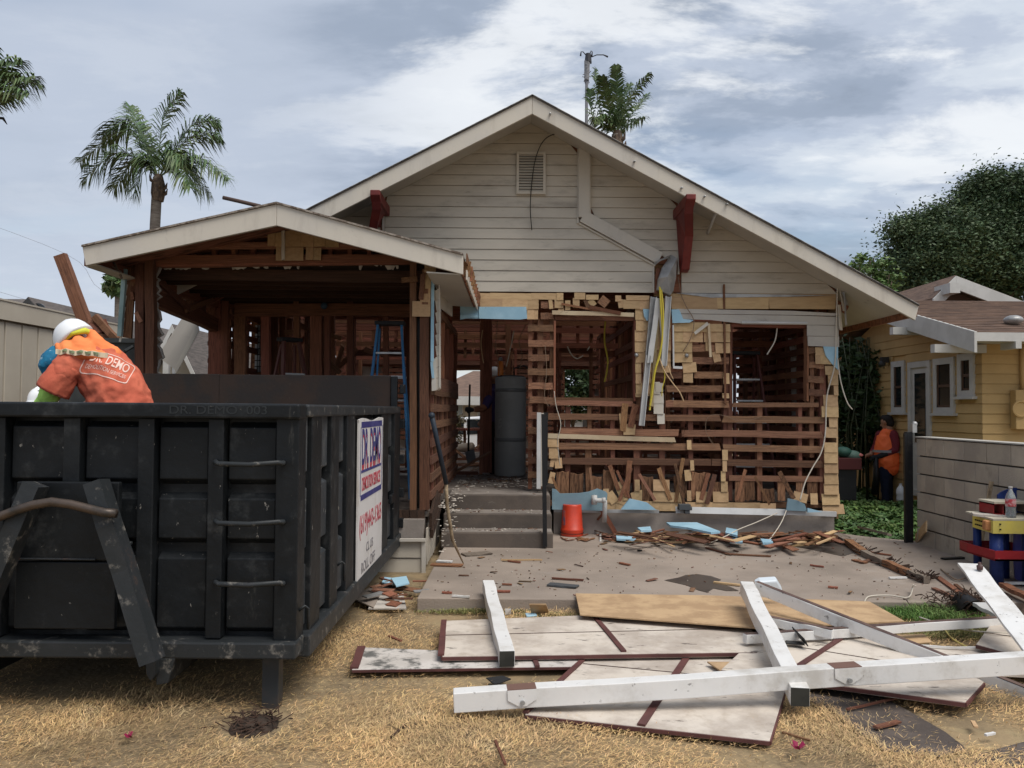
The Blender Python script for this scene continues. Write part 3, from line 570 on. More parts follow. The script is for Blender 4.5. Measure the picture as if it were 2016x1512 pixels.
# boards fixed upright over the stairwell: gutters, downspouts
def chan(name, a, c, wpx, Y, mat, d=.05):
    A = W(*a, Y); B_ = W(*c, Y); wd = wpx*Y/FPX; o = board(name, A, B_, wd, .012, mat, H, kind='box')
    for s in (-1, 1):
        x = (B_-A).normalized(); y = Vector((0, -1, 0)).cross(x)
        board(name+'_lip', A+y*s*wd*.46+Vector((0, -d/2, 0)), B_+y*s*wd*.46+Vector((0, -d/2, 0)), .008, d, mat, o, kind='box')
chan('downspout', (1286, 585), (1275, 715), 12, YF-.07, galv); chan('downspout', (1276, 700), (1262, 838), 10, YF-.10, whitemetal, .06)
pboard('hanging_board', (1296, 586), (1279, 716), YF-.13, 11, .012, whitemetal, H, n=(.2, -1, 0), kind='j2'); chan('downspout', (1315, 584), (1306, 720), 11, YF-.08, whitemetal)
pboard('trim_edge', (1325, 640), (1326, 722), YF-.05, 3, .03, whitemetal, H, kind='box'); pboard('trim_edge', (1325, 723), (1343, 724), YF-.05, 5, .03, whitemetal, H, kind='box'); pboard('trim_edge', (1296, 600), (1309, 724), YF-.06, 3, .03, trim, H, kind='box')
pboard('trim_edge', (1367, 657), (1394, 636), YF-.07, 6, .02, trim, H, kind='j0'); pboard('trim_edge', (1395, 636), (1399, 704), YF-.06, 4.5, .02, MATS['tan_paint'], H, kind='j0')
pboard('batten', (1297, 595), (1283, 800), YF-.05, 6, .02, M_('pale_wood', (.45, .36, .2), .8, .1, (.36, .27, .15), 4), H)
yel = M_('yellow_cable', (.62, .50, .06), .5); wcab = M_('white_cable', (.55, .50, .42), .5); bcab = M_('brown_cable', (.22, .15, .10), .6)
cable('cable', [W(1299, 565, YF-.12), W(1301, 600, YF-.17), W(1304, 660, YF-.17), W(1299, 695, YF-.15), W(1287, 740, YF-.15), W(1281, 790, YF-.14), W(1279, 808, YF-.14)], .012, yel, H)
cable('cable', [W(1302, 570, YF-.12), W(1306, 620, YF-.19), W(1301, 690, YF-.17), W(1290, 730, YF-.18), W(1284, 775, YF-.16), W(1280, 800, YF-.15)], .010, yel, H)
cable('cable', [W(1297, 700, YF-.15), W(1308, 730, YF-.18), W(1325, 755, YF-.17), W(1338, 772, YF-.15), W(1346, 790, YF-.12)], .007, M_('tan_cable', (.6, .42, .24), .6), H)
cable('cable', [W(1302, 715, YF-.16), W(1309, 740, YF-.17), W(1304, 765, YF-.15), W(1303, 780, YF-.14)], .006, yel, H); cable('cable', [W(1315, 720, YF-.1), W(1320, 735, YF-.12), W(1325, 746, YF-.1)], .006, MATS['tan_cable'], H)
cable('cable', [W(1335, 545, YF-.04), W(1341, 580, YF-.05), W(1352, 605, YF-.08), W(1366, 632, YF-.08), W(1360, 665, YF-.07), W(1345, 692, YF-.05)], .005, bcab, H)
cable('cable', [W(1649, 555, YF-.06), W(1646, 650, YF-.07), W(1643, 720, YF-.06), W(1628, 780, YF-.05), W(1625, 850, YF-.06), W(1617, 890, YF-.07), W(1600, 920, YF-.1), W(1585, 950, YF-.15), W(1575, 985, YF-.2)], .008, wcab, H)
cable('cable', [W(1649, 705, YF-.05), W(1655, 750, YF-.1), W(1667, 790, YF-.12), W(1678, 806, YF-.1)], .007, wcab, H)
cable('cable', [W(1530, 645, YF+.1), W(1526, 670, YF+.1), W(1515, 690, YF+.1), W(1510, 698, YF+.1)], .008, wcab, H)
cable('cable', [W(1408, 880, YF-.02), W(1390, 850, YF-.03), W(1395, 820, YF-.03), W(1425, 818, YF-.02), W(1460, 830, YF-.02), W(1500, 820, YF-.02)], .003, bcab, H)
cable('cable', [W(1091, 770, YF-.03), W(1095, 800, YF-.03), W(1104, 835, YF-.04), W(1098, 870, YF-.03), W(1103, 920, YF-.02)], .005, wcab, H)
cable('cable', [W(1073, 680, YF-.03), W(1076, 730, YF-.03), W(1072, 780, YF-.03), W(1080, 800, YF-.02)], .004, bcab, H)
for (x, y) in ((1253, 699), (1352, 700)):
    b = MB(); b.tube([W(x, y, YF-.02), W(x, y, YF-.07)], [.028, .018], 10); b.build('conduit_knob', galv, H, smooth=True)
# ================================================================== interior framing, seen through the gaps
RX = wx-.06; LX = -3.72
def swall(Y, x0, x1, z0, z1, opens=(), sp=.41, laths=(), mat=redwood_dark, lm=redwood_dark, name='stud', skip=0.):
    x = x0
    while x <= x1+.01:
        xx = x+random.uniform(-.03, .03); segs = [(z0, z1)]
        for (a, c, zb, zt) in opens:
            if a-.02 < xx < c+.02: segs = [q for s in segs for q in ((s[0], min(s[1], zb)), (max(s[0], zt), s[1])) if q[1]-q[0] > .08]
        if random.random() >= skip:
            for s in segs: board(name, (xx, Y, s[0]), (xx+random.uniform(-.01, .01), Y, s[1]), .05, .09, mat, H)
        x += sp
    for (a, c, zb, zt) in opens:
        for xx in (a-.03, c+.03): board(name, (xx, Y, z0), (xx, Y, z1), .05, .09, mat, H)
        for zz in (zb, zt):
            if z0 < zz < z1: board('header', (a-.05, Y, zz), (c+.05, Y, zz), .09, .09, mat, H)
    board('wall_plate', (x0, Y, z0+.02), (x1, Y, z0+.02), .05, .1, mat, H); board('wall_plate', (x0, Y, z1), (x1, Y, z1), .06, .1, mat, H)
    for (zb, zt, st, p) in laths:
        z = zb
        while z < zt:
            segs = [(x0, x1)]
            for (a, c, ob, ot) in opens:
                if ob-.03 < z < ot+.03: segs = [q for s in segs for q in ((s[0], min(s[1], a)), (max(s[0], c), s[1])) if q[1]-q[0] > .1]
            for s in segs:
                if random.random() < p:
                    a, c = s
                    if random.random() < .3: a += random.uniform(0, .4)*(c-a)
                    elif random.random() < .3: c -= random.uniform(0, .4)*(c-a)
                    board('lath', (a, Y-.06, z), (c, Y-.06, z+random.uniform(-.01, .01)), .085, .02, lm, H, kind='j%d' % random.randrange(6))
            z += st
def swallX(X, y0, y1, z0, z1, opens=(), sp=.41, laths=(), mat=redwood_dark, lm=redwood_dark, side=1):
    y = y0
    while y <= y1+.01:
        segs = [(z0, z1)]
        for (a, c, zb, zt) in opens:
            if a-.02 < y < c+.02: segs = [q for s in segs for q in ((s[0], min(s[1], zb)), (max(s[0], zt), s[1])) if q[1]-q[0] > .08]
        for s in segs: board('stud', (X, y, s[0]), (X, y, s[1]), .05, .09, mat, H, n=(-1, 0, 0))
        y += sp
    board('wall_plate', (X, y0, z1), (X, y1, z1), .06, .1, mat, H, n=(-1, 0, 0)); board('wall_plate', (X, y0, z0), (X, y1, z0), .06, .1, mat, H, n=(-1, 0, 0))
    for (zb, zt, st, p) in laths:
        z = zb
        while z < zt:
            segs = [(y0, y1)]
            for (a, c, ob, ot) in opens:
                if ob-.03 < z < ot+.03: segs = [q for s in segs for q in ((s[0], min(s[1], a)), (max(s[0], c), s[1])) if q[1]-q[0] > .1]
            for s in segs:
                if random.random() < p: board('lath', (X+side*.06, s[0], z), (X+side*.06, s[1], z), st*.8 if st > .15 else .085, .02, lm, H, n=(-1, 0, 0), kind='j%d' % random.randrange(6))
            z += st
WT = 3.0
# floor: concrete entry then boards
b = MB(); b.bb(LX-.1, RX+.05, YF+.2, YE+.3, FL-.12, FL-.004); fl = b.build('floor', M_('interior_floor', (.20, .17, .145), .9, 0, (.12, .095, .08), 1.4, dirt=((.34, .31, .28), 7, .56, .72, .8), bump=.4), H)
# back wall with doorway and window
door = (W(886, 800, YE).x, W(966, 800, YE).x, FL, 2.58); win = (W(1112, 760, YE).x, W(1166, 760, YE).x, 1.15, 2.62)
smw = (W(655, 720, YE).x, W(676, 720, YE).x, 2.1, 3.0)
swall(YE, LX, RX, FL, WT+.2, (door, win), .43, ((FL+.3, 4.9, .125, 1.),), lm=interior_dark)
for k in range(16):                               # skip sheathing boards of the rear gable
    z = 2.72+k*.15; a = max(LX, xl(z)+.1) if z > 3.0 else LX; c = min(RX, xr(z)-.1)
    board('sheathing_board', (a, YE-.10, z), (c, YE-.10, z+random.uniform(-.01, .01)), .115, .02, redwood if k % 3 else lathwood, H)
b = MB(); zz = [(LX, 2.62), (RX, 2.62), (RX, roofz(RX)), (ap.x, roofz(ap.x)), (LX, roofz(LX))]
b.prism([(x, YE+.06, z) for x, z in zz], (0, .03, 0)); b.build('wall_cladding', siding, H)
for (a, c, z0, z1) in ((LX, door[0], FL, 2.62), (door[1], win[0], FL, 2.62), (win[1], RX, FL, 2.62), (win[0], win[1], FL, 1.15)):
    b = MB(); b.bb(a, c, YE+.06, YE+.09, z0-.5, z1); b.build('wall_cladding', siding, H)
# side walls
swallX(RX, YF+.3, YE, FL-.1, WT-.05, ((14.2, 15.2, 1.6, 2.6),), .41, ((FL, WT-.1, .15, .97),), side=-1, lm=redwood_dark)
b = MB(); b.bb(RX+.055, RX+.075, YF+.02, 14.2, .3, WT-.1); b.bb(RX+.055, RX+.075, 15.2, YE, .3, WT-.1); b.build('wall_cladding', tan, H)
swallX(LX, 10.7, YE, FL, WT+.05, ((14.6, 15.7, 1.9, 2.95), (16.6, 17.6, 1.5, 2.9)), .41, ((FL, WT, .15, .82),), side=1)
# partitions
swall(12.75, W(640, 700, 12.75).x, W(944, 700, 12.75).x, FL, WT, ((W(700, 700, 12.75).x, W(800, 700, 12.75).x, FL, 2.45), (W(850, 700, 12.75).x, W(945, 700, 12.75).x, FL, WT)), .41, (), mat=redwood)
pboard('post', (959, 618), (959, 930), 12.8, 19, .12, redwood, H); pboard('post', (948, 640), (948, 720), 13.2, 7, .05, redwood_dark, H)
pboard('post', (881, 600), (881, 940), 12.0, 20, .09, redwood_dark, H); pboard('post', (868, 590), (868, 930), 11.6, 10, .09, redwood_dark, H)
swall(14.6, W(640, 700, 14.6).x, W(1050, 700, 14.6).x, FL, WT, ((W(700, 700, 14.6).x, W(1000, 700, 14.6).x, FL, 2.5),), .41, ((2.45, WT, .14, .7),))
swall(13.2, W(1050, 700, 13.2).x, W(1440, 700, 13.2).x, FL, WT, ((W(1106, 700, 13.2).x, W(1160, 700, 13.2).x, 1.2, 2.55), (W(1190, 700, 13.2).x, W(1240, 700, 13.2).x, FL, 2.5)), .36, ((FL+.1, 1.1, .14, .75), (2.5, WT, .12, .8)))
swall(16.3, W(850, 700, 16.3).x, RX, FL, WT, ((door[0]-.2, door[1]+.1, FL, 2.6), (win[0]-.4, win[1]+.2, 1.1, 2.6)), .41, ((FL+.2, WT, .16, .5),))
swallX(W(1250, 700, 11.5).x, 11.2, 16.2, FL, WT, (), .36, ((FL+.1, WT, .15, .45),), side=-1)
swall(12.2, W(1430, 700, 12.2).x, RX, FL, WT, ((W(1500, 700, 12.2).x, W(1545, 700, 12.2).x, FL, 2.5),), .3, ((FL, 1.3, .15, .8), (2.2, WT, .13, .85)), mat=redwood)
swallX(W(1000, 700, 14.).x, 13.6, 18, FL, WT, (), .5, ((FL, WT, .16, .55),))
# daylight slit windows etc on the left
swall(15.2, LX, W(640, 700, 15.2).x, FL, WT, ((LX+.3, LX+.9, 1.3, 2.7),), .38, ((FL, WT, .15, .55),))
swallX(W(540, 700, 12).x, 11.6, 15.2, FL, WT, (), .40, ((FL, 1.9, .15, .75),), mat=redwood)
# ceiling joists and rafters
for k in range(18):
    y = 10.5+k*.55; board('ceiling_joist', (LX, y, WT+.08), (RX, y, WT+.08), .13, .04, redwood_dark, H)
for k in range(17):
    y = 10.4+k*.6
    board('rafter', (ap.x, y, ap.z-.15), (RX+.3, y, ap.z-.15+tr*(RX+.3-ap.x)), .1, .045, interior_dark, H); board('rafter', (ap.x, y, ap.z-.15), (LX-.3, y, ap.z-.15-sl*(ap.x-LX+.3)), .1, .045, interior_dark, H)
# loose boards, cables and lumber lying inside
for k in range(46):
    x = random.uniform(W(880, 900, 14).x, 3.6); y = random.uniform(11.2, 19.5); L = random.uniform(.3, 1.4); a = random.uniform(0, 3.14)
    if -.9 < x < .2 and y < 13.6: continue
    dz_ = random.uniform(0, .35) if random.random() < .4 else 0
    board('lath', (x, y, FL+.03), (x+L*math.cos(a), y+L*math.sin(a), FL+.03+dz_), .08, .02, random.choice([rawwood, lathwood, redwood]), H, n=(0, 0, 1), kind='j%d' % random.randrange(6))
for k in range(16):
    x = random.choice([random.uniform(-3.2, -1), random.uniform(.3, 3.4)]); y = random.uniform(11, 16); L = random.uniform(.5, 1.3)
    board('lath', (x, y, random.uniform(1.9, 2.9)), (x+random.uniform(-.5, .5), y+random.uniform(-.5, .5), random.uniform(1.2, 2.6)), .07, .018, random.choice([lathwood, redwood_dark]), H, kind='j%d' % random.randrange(6))
cable('cable', [W(1192, 630, 11.5), W(1190, 670, 11.5), W(1196, 705, 11.5), W(1195, 730, 11.5), W(1190, 752, 11.5)], .013, yel, H)
cable('cable', [W(1117, 682, 11.6), W(1125, 698, 11.6), W(1136, 706, 11.6), W(1148, 700, 11.6)], .01, wcab, H); cable('cable', [W(1161, 682, 11.6), W(1156, 690, 11.6)], .01, wcab, H)
cable('cable', [W(980, 632, 12.2), W(976, 680, 12.2), W(979, 700, 12.2), W(984, 740, 12.2)], .006, bcab, H); cable('cable', [W(1012, 651, 12.3), W(1004, 690, 12.3), W(997, 722, 12.3)], .01, wcab, H); cable('cable', [W(1035, 640, 12.2), W(1022, 670, 12.2), W(1028, 700, 12.2), W(1022, 730, 12.2)], .006, bcab, H)
cable('cable', [W(950, 650, 12.6), W(947, 680, 12.6), W(952, 715, 12.6)], .008, MATS['tan_cable'], H)
# white pipe in the right hand room, pale panels
b = MB(); b.tube([W(1561, 665, 11.6), W(1566, 700, 11.6), W(1569, 870, 11.6)], [.07, .07, .07], 10); b.build('vent_pipe', M_('dull_white_pipe', (.62, .60, .56), .6, 0, (.5, .47, .43), 4), H, smooth=True)
b = MB(); b.tube([W(1571, 800, 11.5), W(1571, 925, 11.5)], .025, 8); b.build('drain_pipe', MATS['dull_white_pipe'], H, smooth=True)
b = MB(); b.bb(*(lambda r: (r[0], r[1], 16.0, 16.03, r[2], r[3]))(rect((1395, 845, 1412, 862), 16.0))); b.build('panel', whitemetal, H)
# fenced sash leaning in the left room (white panes behind wire)
sw = prect('window_sash', (499, 634, 521, 737), 11.9, .04, rawwood, H, rot=0)
b = MB(); b.bb(*(lambda r: (r[0], r[1], 11.85, 11.86, r[2], r[3]))(rect((502, 640, 518, 733), 11.85))); pane = b.build('pane', M_('dusty_pane', (.42, .45, .45), .35), sw)
b = MB(); x0, x1, z0, z1 = rect((502, 640, 518, 733), 11.84)
for k in range(1, 8): b.bb(x0, x1, 11.835, 11.845, z0+(z1-z0)*k/8-.006, z0+(z1-z0)*k/8+.006)
for k in (1, 2): b.bb(x0+(x1-x0)*k/3-.005, x0+(x1-x0)*k/3+.005, 11.828, 11.834, z0, z1)
b.build('muntin', darkwire, sw)

# ================================================================== front left room under the low gable
Y1 = 7.6; YR = 8.45
a2 = W(545, 399, Y1); r2 = W(912, 500, Y1); l2 = W(162, 484, Y1)
r2b = Vector((W(940, 560, YF).x, YF, W(940, 562, YF).z))
def slabg(name, P, th, mat, dz=0):
    b = MB(); b.prism([Vector((p.x, p.y, p.z+dz)) for p in P], (0, 0, -th)); return b.build(name, mat, H)
def lowroof(A, B, yb, o=.01):
    return [Vector((A.x, Y1+o, A.z)), Vector((B.x, Y1+o, B.z)), Vector((B.x, yb, B.z)), Vector((A.x, yb, A.z))]
slabg('roof', lowroof(a2, r2, YF-.03), .012, roofing, -.006); slabg('roof', lowroof(a2, l2, 10.8), .012, roofing, -.006)
slabg('roof_deck', [p for p in lowroof(a2, Vector((r2.x-.03, 0, r2.z)), YF-.03, .05)], .03, interior_dark, -.025); slabg('roof_deck', lowroof(a2, Vector((l2.x+.02, 0, l2.z)), 10.8, .05), .03, interior_dark, -.025)
for (A, B, hz, eb) in ((Vector((a2.x+.001, 0, a2.z)), r2, .178, .0), (Vector((a2.x-.001, 0, a2.z)), l2, .17, -.035)):
    b = MB(); e = .03 if B is r2 else -.04
    b.prism([Vector((A.x, Y1, A.z-.012)), Vector((B.x, Y1, B.z-.012)), Vector((B.x-eb, Y1, B.z-.012-hz)), Vector((A.x, Y1, A.z-.012-.2))], (0, .04, 0)); b.build('bargeboard', trim, H, bevel=.004)
    b = MB(); b.prism([Vector((A.x, Y1-.02, A.z+.006)), Vector((B.x, Y1-.02, B.z+.006)), Vector((B.x, Y1-.02, B.z-.011)), Vector((A.x, Y1-.02, A.z-.011))], (0, .06, 0)); b.build('drip_edge', M_('worn_drip_edge', (.30, .26, .22), .8, .0, (.12, .09, .07), 20), H)
# boxed eave on the right side of the low roof
ez0 = r2.z-.19; ez1 = ez0
P = [Vector((r2.x-.02, Y1+.04, ez0+.0)), Vector((r2.x-.02, YF-.04, ez0+.0)), Vector((-.80, YF-.04, ez0+.02)), Vector((-.80, Y1+.04, ez0+.02))]
b = MB(); b.prism(P, (0, 0, .012)); b.build('soffit', soffit, H)
b = MB(); b.prism([Vector((r2.x-.015, Y1+.04, r2.z-.03)), Vector((r2.x-.015, YF-.04, r2.z-.03)), Vector((r2.x-.015, YF-.04, r2.z-.19)), Vector((r2.x-.015, Y1+.04, r2.z-.19))], (.012, 0, 0)); b.build('gutter_board', rawwood, H)
board('gutter_lip', (r2.x+.03, Y1+.05, r2.z-.03), (r2.x+.03, YF-.05, r2.z-.03), .012, .09, rawwood, H, n=(0, 0, 1)); board('gutter_lip', (r2.x+.03, Y1+.05, r2.z-.185), (r2.x+.03, YF-.05, r2.z-.185), .012, .09, trim, H, n=(0, 0, 1))
for k in range(9): board('gutter_block', (r2.x+.03, Y1+.2+k*.28, r2.z-.035), (r2.x+.03, Y1+.2+k*.28, r2.z-.18), .03, .07, rawwood, H, n=(1, 0, 0))
# fascia going back under that eave
board('trim_board', (-.86, YR-.02, ez0-.05), (-.74, YF-.05, ez0-.05), .13, .02, trim, H, n=(1, 0, 0), kind='box'); board('header', (-.86, YR, ez0-.16), (-.86, YF+1.9, ez0-.14), .09, .1, redwood_dark, H, n=(1, 0, 0))
b = MB(); b.prism([Vector((l2.x+.02, Y1+.04, l2.z-.19)), Vector((l2.x+.02, 10.6, l2.z-.19)), Vector((-3.86, 10.6, l2.z-.17)), Vector((-3.86, Y1+.04, l2.z-.17))], (0, 0, .012)); b.build('soffit', soffit, H)
board('fascia_board', (l2.x+.01, Y1+.04, l2.z-.1), (l2.x+.01, 10.7, l2.z-.1), .16, .02, redwood_dark, H, n=(-1, 0, 0))
# framing of the gable end
def pb(name, a, c, wd, mat=redwood, Y=YR, th=.09, kind=None): return pboard(name, a, c, Y, wd, th, mat, H, kind=kind)
pb('top_plate', (300, 520), (812, 513), 14, redwood_dark, YR+.05)
for (y, x0, x1) in ((484, 330, 790), (510, 268, 822)): pb('collar_board', (x0, y), (x1, y), 14 if y < 500 else 16, lathwood if y < 500 else redwood_dark, YR, .025, 'b%d' % random.randrange(5))
pb('collar_board', (400, 463), (690, 461), 12, redwood_dark, YR, .025)
for k in range(14):
    x = 310+k*38; yt = 414+abs(x-545)*(.27 if x > 545 else .22)*.95+20; pb('stud', (x, yt+10), (x, 520), 8, redwood_dark, YR+.09)
bgz = MB(); bgz.prism([W(300, 500, YR+.16), W(545, 440, YR+.16), W(830, 510, YR+.16), W(812, 520, YR+.16), W(300, 522, YR+.16)], (0, .02, 0)); bgz.build('gable_sheathing', interior_dark, H)
for (x0, y0, x1, y1) in ((528, 443, 542, 484), (542, 450, 557, 485), (558, 452, 592, 485), (593, 455, 618, 485), (619, 462, 640, 485), (641, 468, 667, 486), (544, 486, 556, 512), (559, 487, 597, 512), (603, 487, 617, 511), (618, 488, 632, 511)): sh(x0, y0, x1, y1, Y=YR-.02)
pb('batten', (557, 442), (558, 512), 6, trim, YR-.06, .02, 'j2')
# torn ceiling plaster along the top plate
random.seed(21)
for (xa, xb) in ((318, 812),):
    pts = []; x = xa
    while x < xb: pts.append((x, 519+random.uniform(-1, 3)+(8 if random.random() < .28 else 0)+(6 if 455 < x < 520 else 0))); x += random.uniform(5, 14)
    for i in range(len(pts)-1):
        if random.random() < .5:
            (p, q), (r_, s_) = pts[i], pts[i+1]; b = MB(); b.prism([W(p, 517, YR+.12), W(r_, 517, YR+.12), W(r_, s_+2, YR+.13), W((p+r_)/2, max(q, s_)+3, YR+.14), W(p, q+1, YR+.13)], (0, .015, 0)); b.build('plaster_fragment', plaster, H)
# left posts, plaster edge, corner board, foam strip
pb('post', (278, 505), (278, 745), 17, redwood, YR); pb('post', (297, 505), (297, 745), 17, redwood, YR-.02); pb('post', (288, 505), (288, 745), 6, redwood_dark, YR+.05)
pts = [(303, 512)]; y = 520
while y < 740: pts.append((312+random.uniform(-6, 8)+(3 if y > 640 else 0), y)); y += random.uniform(5, 10)
pts.append((303, 742)); polyp('plaster_edge', pts, YR+.06, .03, plaster, H)
pts2 = [(303, 512)]+[(x-4, y) for x, y in pts[1:-1]]+[(303, 742)]; polyp('plaster_backing', pts2, YR+.045, .012, M_('brown_plaster', (.2, .14, .10), .95, 0, (.14, .09, .07), 9, bump=.4), H)
pb('corner_board', (262, 505), (251, 668), 17, rawwood, YR+.02, .03, 'j1'); pb('foam_strip', (246, 530), (236, 662), 8, foam if False else M_('teal_foam', (.27, .38, .38), .7, 0, (.2, .3, .3), 3), YR-.05, .04, 'box')
for k in range(5): pb('torn_siding', (250-k*2, 560+k*22), (244-k*2, 585+k*22), 4, trim, YR-.02, .01)
pb('lath', (268, 615), (278, 634), 8, lathwood, YR-.06, .02); pb('lath', (258, 575), (262, 590), 7, rawwood, YR-.03, .02); pb('lath', (190, 505), (238, 535), 3, greywood, YR-.3, .02); pb('lath', (222, 512), (240, 548), 3, greywood, YR-.3, .02)
# left side header / truss running back
board('header', (-3.86, YR, 2.78), (-3.86, 10.7, 2.66), .17, .1, redwood_dark, H, n=(-1, 0, 0)); board('header', (-3.86, YR, 2.92), (-3.86, 10.7, 2.92), .1, .1, redwood_dark, H, n=(-1, 0, 0))
for k in range(6): board('stud', (-3.86, YR+.35+k*.36, 2.75), (-3.86, YR+.35+k*.36, 2.98), .05, .09, redwood, H, n=(-1, 0, 0))
board('brace', (-3.78, YR+.3, 2.95), (-3.78, YR+1.3, 2.72), .07, .03, redwood, H, n=(-1, 0, 0)); board('brace', (-3.78, YR+1.1, 2.72), (-3.78, YR+2.0, 2.97), .07, .03, redwood, H, n=(-1, 0, 0))
# ceiling joists of the room with hanging wires
for k in range(7): board('ceiling_joist', (-3.85, YR+.3+k*.33, 3.0), (-.86, YR+.3+k*.33, 3.0), .12, .045, M_('near_black_joist', (.07, .035, .022), .95, .3, (.03, .018, .012), 3, GR, .4, .64, .3, 12, 'O'), H)  # joists in a much darker brown than the other framing
slabg('ceiling_board', [Vector((-3.85, YR+.1, 3.1)), Vector((-.86, YR+.1, 3.1)), Vector((-.86, 10.7, 3.1)), Vector((-3.85, 10.7, 3.1))], .012, M_('near_black_board', (.03, .018, .012), .95, 0, (.05, .03, .02), 5))  # ceiling board in a near-black brown like the joists
cable('cable', [W(590, 553, 9.2), W(650, 555, 9.2), W(720, 552, 9.2), W(770, 545, 9.2), W(810, 538, 9.2)], .006, wcab, H); cable('cable', [W(600, 548, 9.4), W(700, 550, 9.4), W(780, 540, 9.4)], .005, bcab, H)
# rear line of that room
for (x, wd) in ((424, 26), (446, 14), (474, 22), (524, 16), (585, 10), (624, 22), (645, 10), (690, 12), (760, 10)):
    pboard('post', (x, 560), (x, 745), 10.75, wd, .09, redwood_dark, H)
pboard('header', (465, 610), (815, 612), 10.72, 24, .09, redwood_dark, H)
for (x0, x1, y) in ((415, 470, 600), (415, 470, 640), (415, 468, 676), (415, 462, 710)): pboard('lath', (x0-6, y), (x1, y+1), 10.85, 9, .02, redwood_dark, H)
for (x, y) in ((530, 570), (560, 655), (590, 640), (610, 650), (650, 660)): pboard('lath', (x, y), (x+22, y+random.uniform(-6, 16)), 11.6, 9, .02, random.choice([rawwood, lathwood]), H)
for x in (483, 536, 605, 632, 655): pboard('stud', (x, 570), (x, 745), 11.9+random.uniform(0, 1.2), 8, .09, random.choice([redwood, lathwood]), H)
b = MB(); b.ball(W(638, 602, 10.6), (.045, .02, .045)); b.build('junction_cap', M_('dull_blue', (.05, .09, .14), .6), H, smooth=True)
# right corner of that room
pb('post', (814, 508), (814, 1003), 13, redwood, YR-.05); pb('post', (836, 618), (836, 1003), 18, redwood, YR-.05); pb('pipe', (825, 610), (825, 1000), 7, black, YR+.03, .05, 'box')
pb('stud', (838, 530), (837, 600), 12, lathwood, YR-.1, .05); pb('lath', (790, 552), (822, 549), 10, rawwood, YR-.12, .03, 'j2'); pb('stud', (833, 540), (829, 590), 9, lathwood, YR-.13, .03)
for (x0, y0, x1, y1) in ((836, 520, 858, 536), (837, 537, 846, 560), (838, 538, 848, 568), (828, 568, 847, 594), (812, 593, 847, 622)): sh(x0, y0, x1, y1, Y=YR-.1)
pb('foam_strip', (852, 545), (851, 712), 6, foam, YR-.1, .02, 'box'); pb('foam_strip', (850, 712), (853, 745), 5, foam, YR-.1, .02, 'j1')
pb('siding_strip', (855, 705), (855, 770), 9, trim, YR-.09, .02, 'j2')
for k in range(9):
    y = 572+k*22; b = MB(); b.prism([W(857, y, YR-.09), W(864, y-4, YR-.09), W(864, y+16, YR-.09), W(860, y+20, YR-.09)], (0, .25, 0)); b.build('siding_end', siding, H)
pb('trim_edge', (865, 560), (866, 762), 3, trim, YR-.09, .02, 'box')
# lattice side wall running back beside the steps
XW = -.865
for k in range(7):
    z = .72+.178*k; board('lath', (XW+.05, YR-.05, z), (XW+.05, 12.45, z+.0), .085, .022, lathwood, H, n=(1, 0, 0), kind='b%d' % random.randrange(5))
board('lath', (XW+.05, YR, 1.87), (XW+.05, 12.4, 1.90), .15, .022, lathwood, H, n=(1, 0, 0))
for k in range(12): board('stud', (XW, YR+.32+k*.33, FL-.02), (XW, YR+.32+k*.33, 1.86), .055, .08, redwood, H, n=(1, 0, 0))
for k in range(5): board('stud', (XW, YR+.8+k*.8, 1.86), (XW, YR+.8+k*.8, 2.75), .055, .08, redwood_dark, H, n=(1, 0, 0))
# floor edge, rim boards and skirt below the room
for k in range(4): pboard('rim_board', (784+k*15, 1004), (785+k*15, 1060), 8.35, 14, .03, M_('aged_brown_board', (.075, .042, .028), .9, .3, (.04, .025, .018), 3, GR, .4, .62, .4, 14, 'O'), H)
slabg('floor', [Vector((-3.9, 8.4, FL-.03)), Vector((XW+.04, 8.4, FL-.03)), Vector((XW+.04, 12.4, FL-.03)), Vector((-3.9, 12.4, FL-.03))], .06, MATS['interior_floor'])
for (y0, y1) in ((1066, 1098), (1100, 1127)):
    z1 = W(800, y0, 8.2).z; z0 = W(800, y1, 8.2).z; sboard(-3.7, -3.7, W(832, 1100, 8.2).x, W(832, 1100, 8.2).x, z0, z1, Y=8.2)
pboard('trim_board', (834, 1062), (834, 1130), 8.18, 8, .02, trim, H, kind='box'); pboard('trim_board', (700, 1063), (838, 1063), 8.17, 5, .05, trim, H, kind='box')
for k in range(6):
    Y = 8.3+k*.17; board('siding_strip', (XW+.03, Y, .05), (XW+.03, Y, .42+k*.035), .09, .015, siding, H, n=(1, 0, 0), kind='j%d' % (k % 6))
for k, (z, ya, yb) in enumerate(((.50, 8.35, 9.3), (.38, 8.45, 9.4), (.56, 8.35, 9.0))): board('rim_board', (XW+.06, ya, z-.05), (XW+.06, yb, z+.12), .09, .03, MATS['aged_brown_board'], H, n=(1, 0, 0))
b = MB(); b.bb(-3.8, XW, 8.26, 10.1, 0, FL-.1); b.build('foundation', found, H)
# torn siding panel leaning behind the left opening
pn = thing('siding_panel', W(355, 735, 11.2), 'torn sheet of grey siding hanging slantwise in the open left side of the house', 'siding panel')
for k, (o1, o2) in enumerate(((0, 22), (22, 44), (44, 62))):
    A = Vector((0, 0, 0)); P = [(310+o1*.75, 712+o1*.55-10), (400+o1*.2-20, 592+o1*.95), (400+o2*.2-20, 592+o2*.95), (310+o2*.75-(10 if k == 2 else 0), 712+o2*.55-10)]
    polyp('siding_board', P, 11.2-k*.008, .01, MATS['siding_remnant'] if k < 2 else soffit, pn)

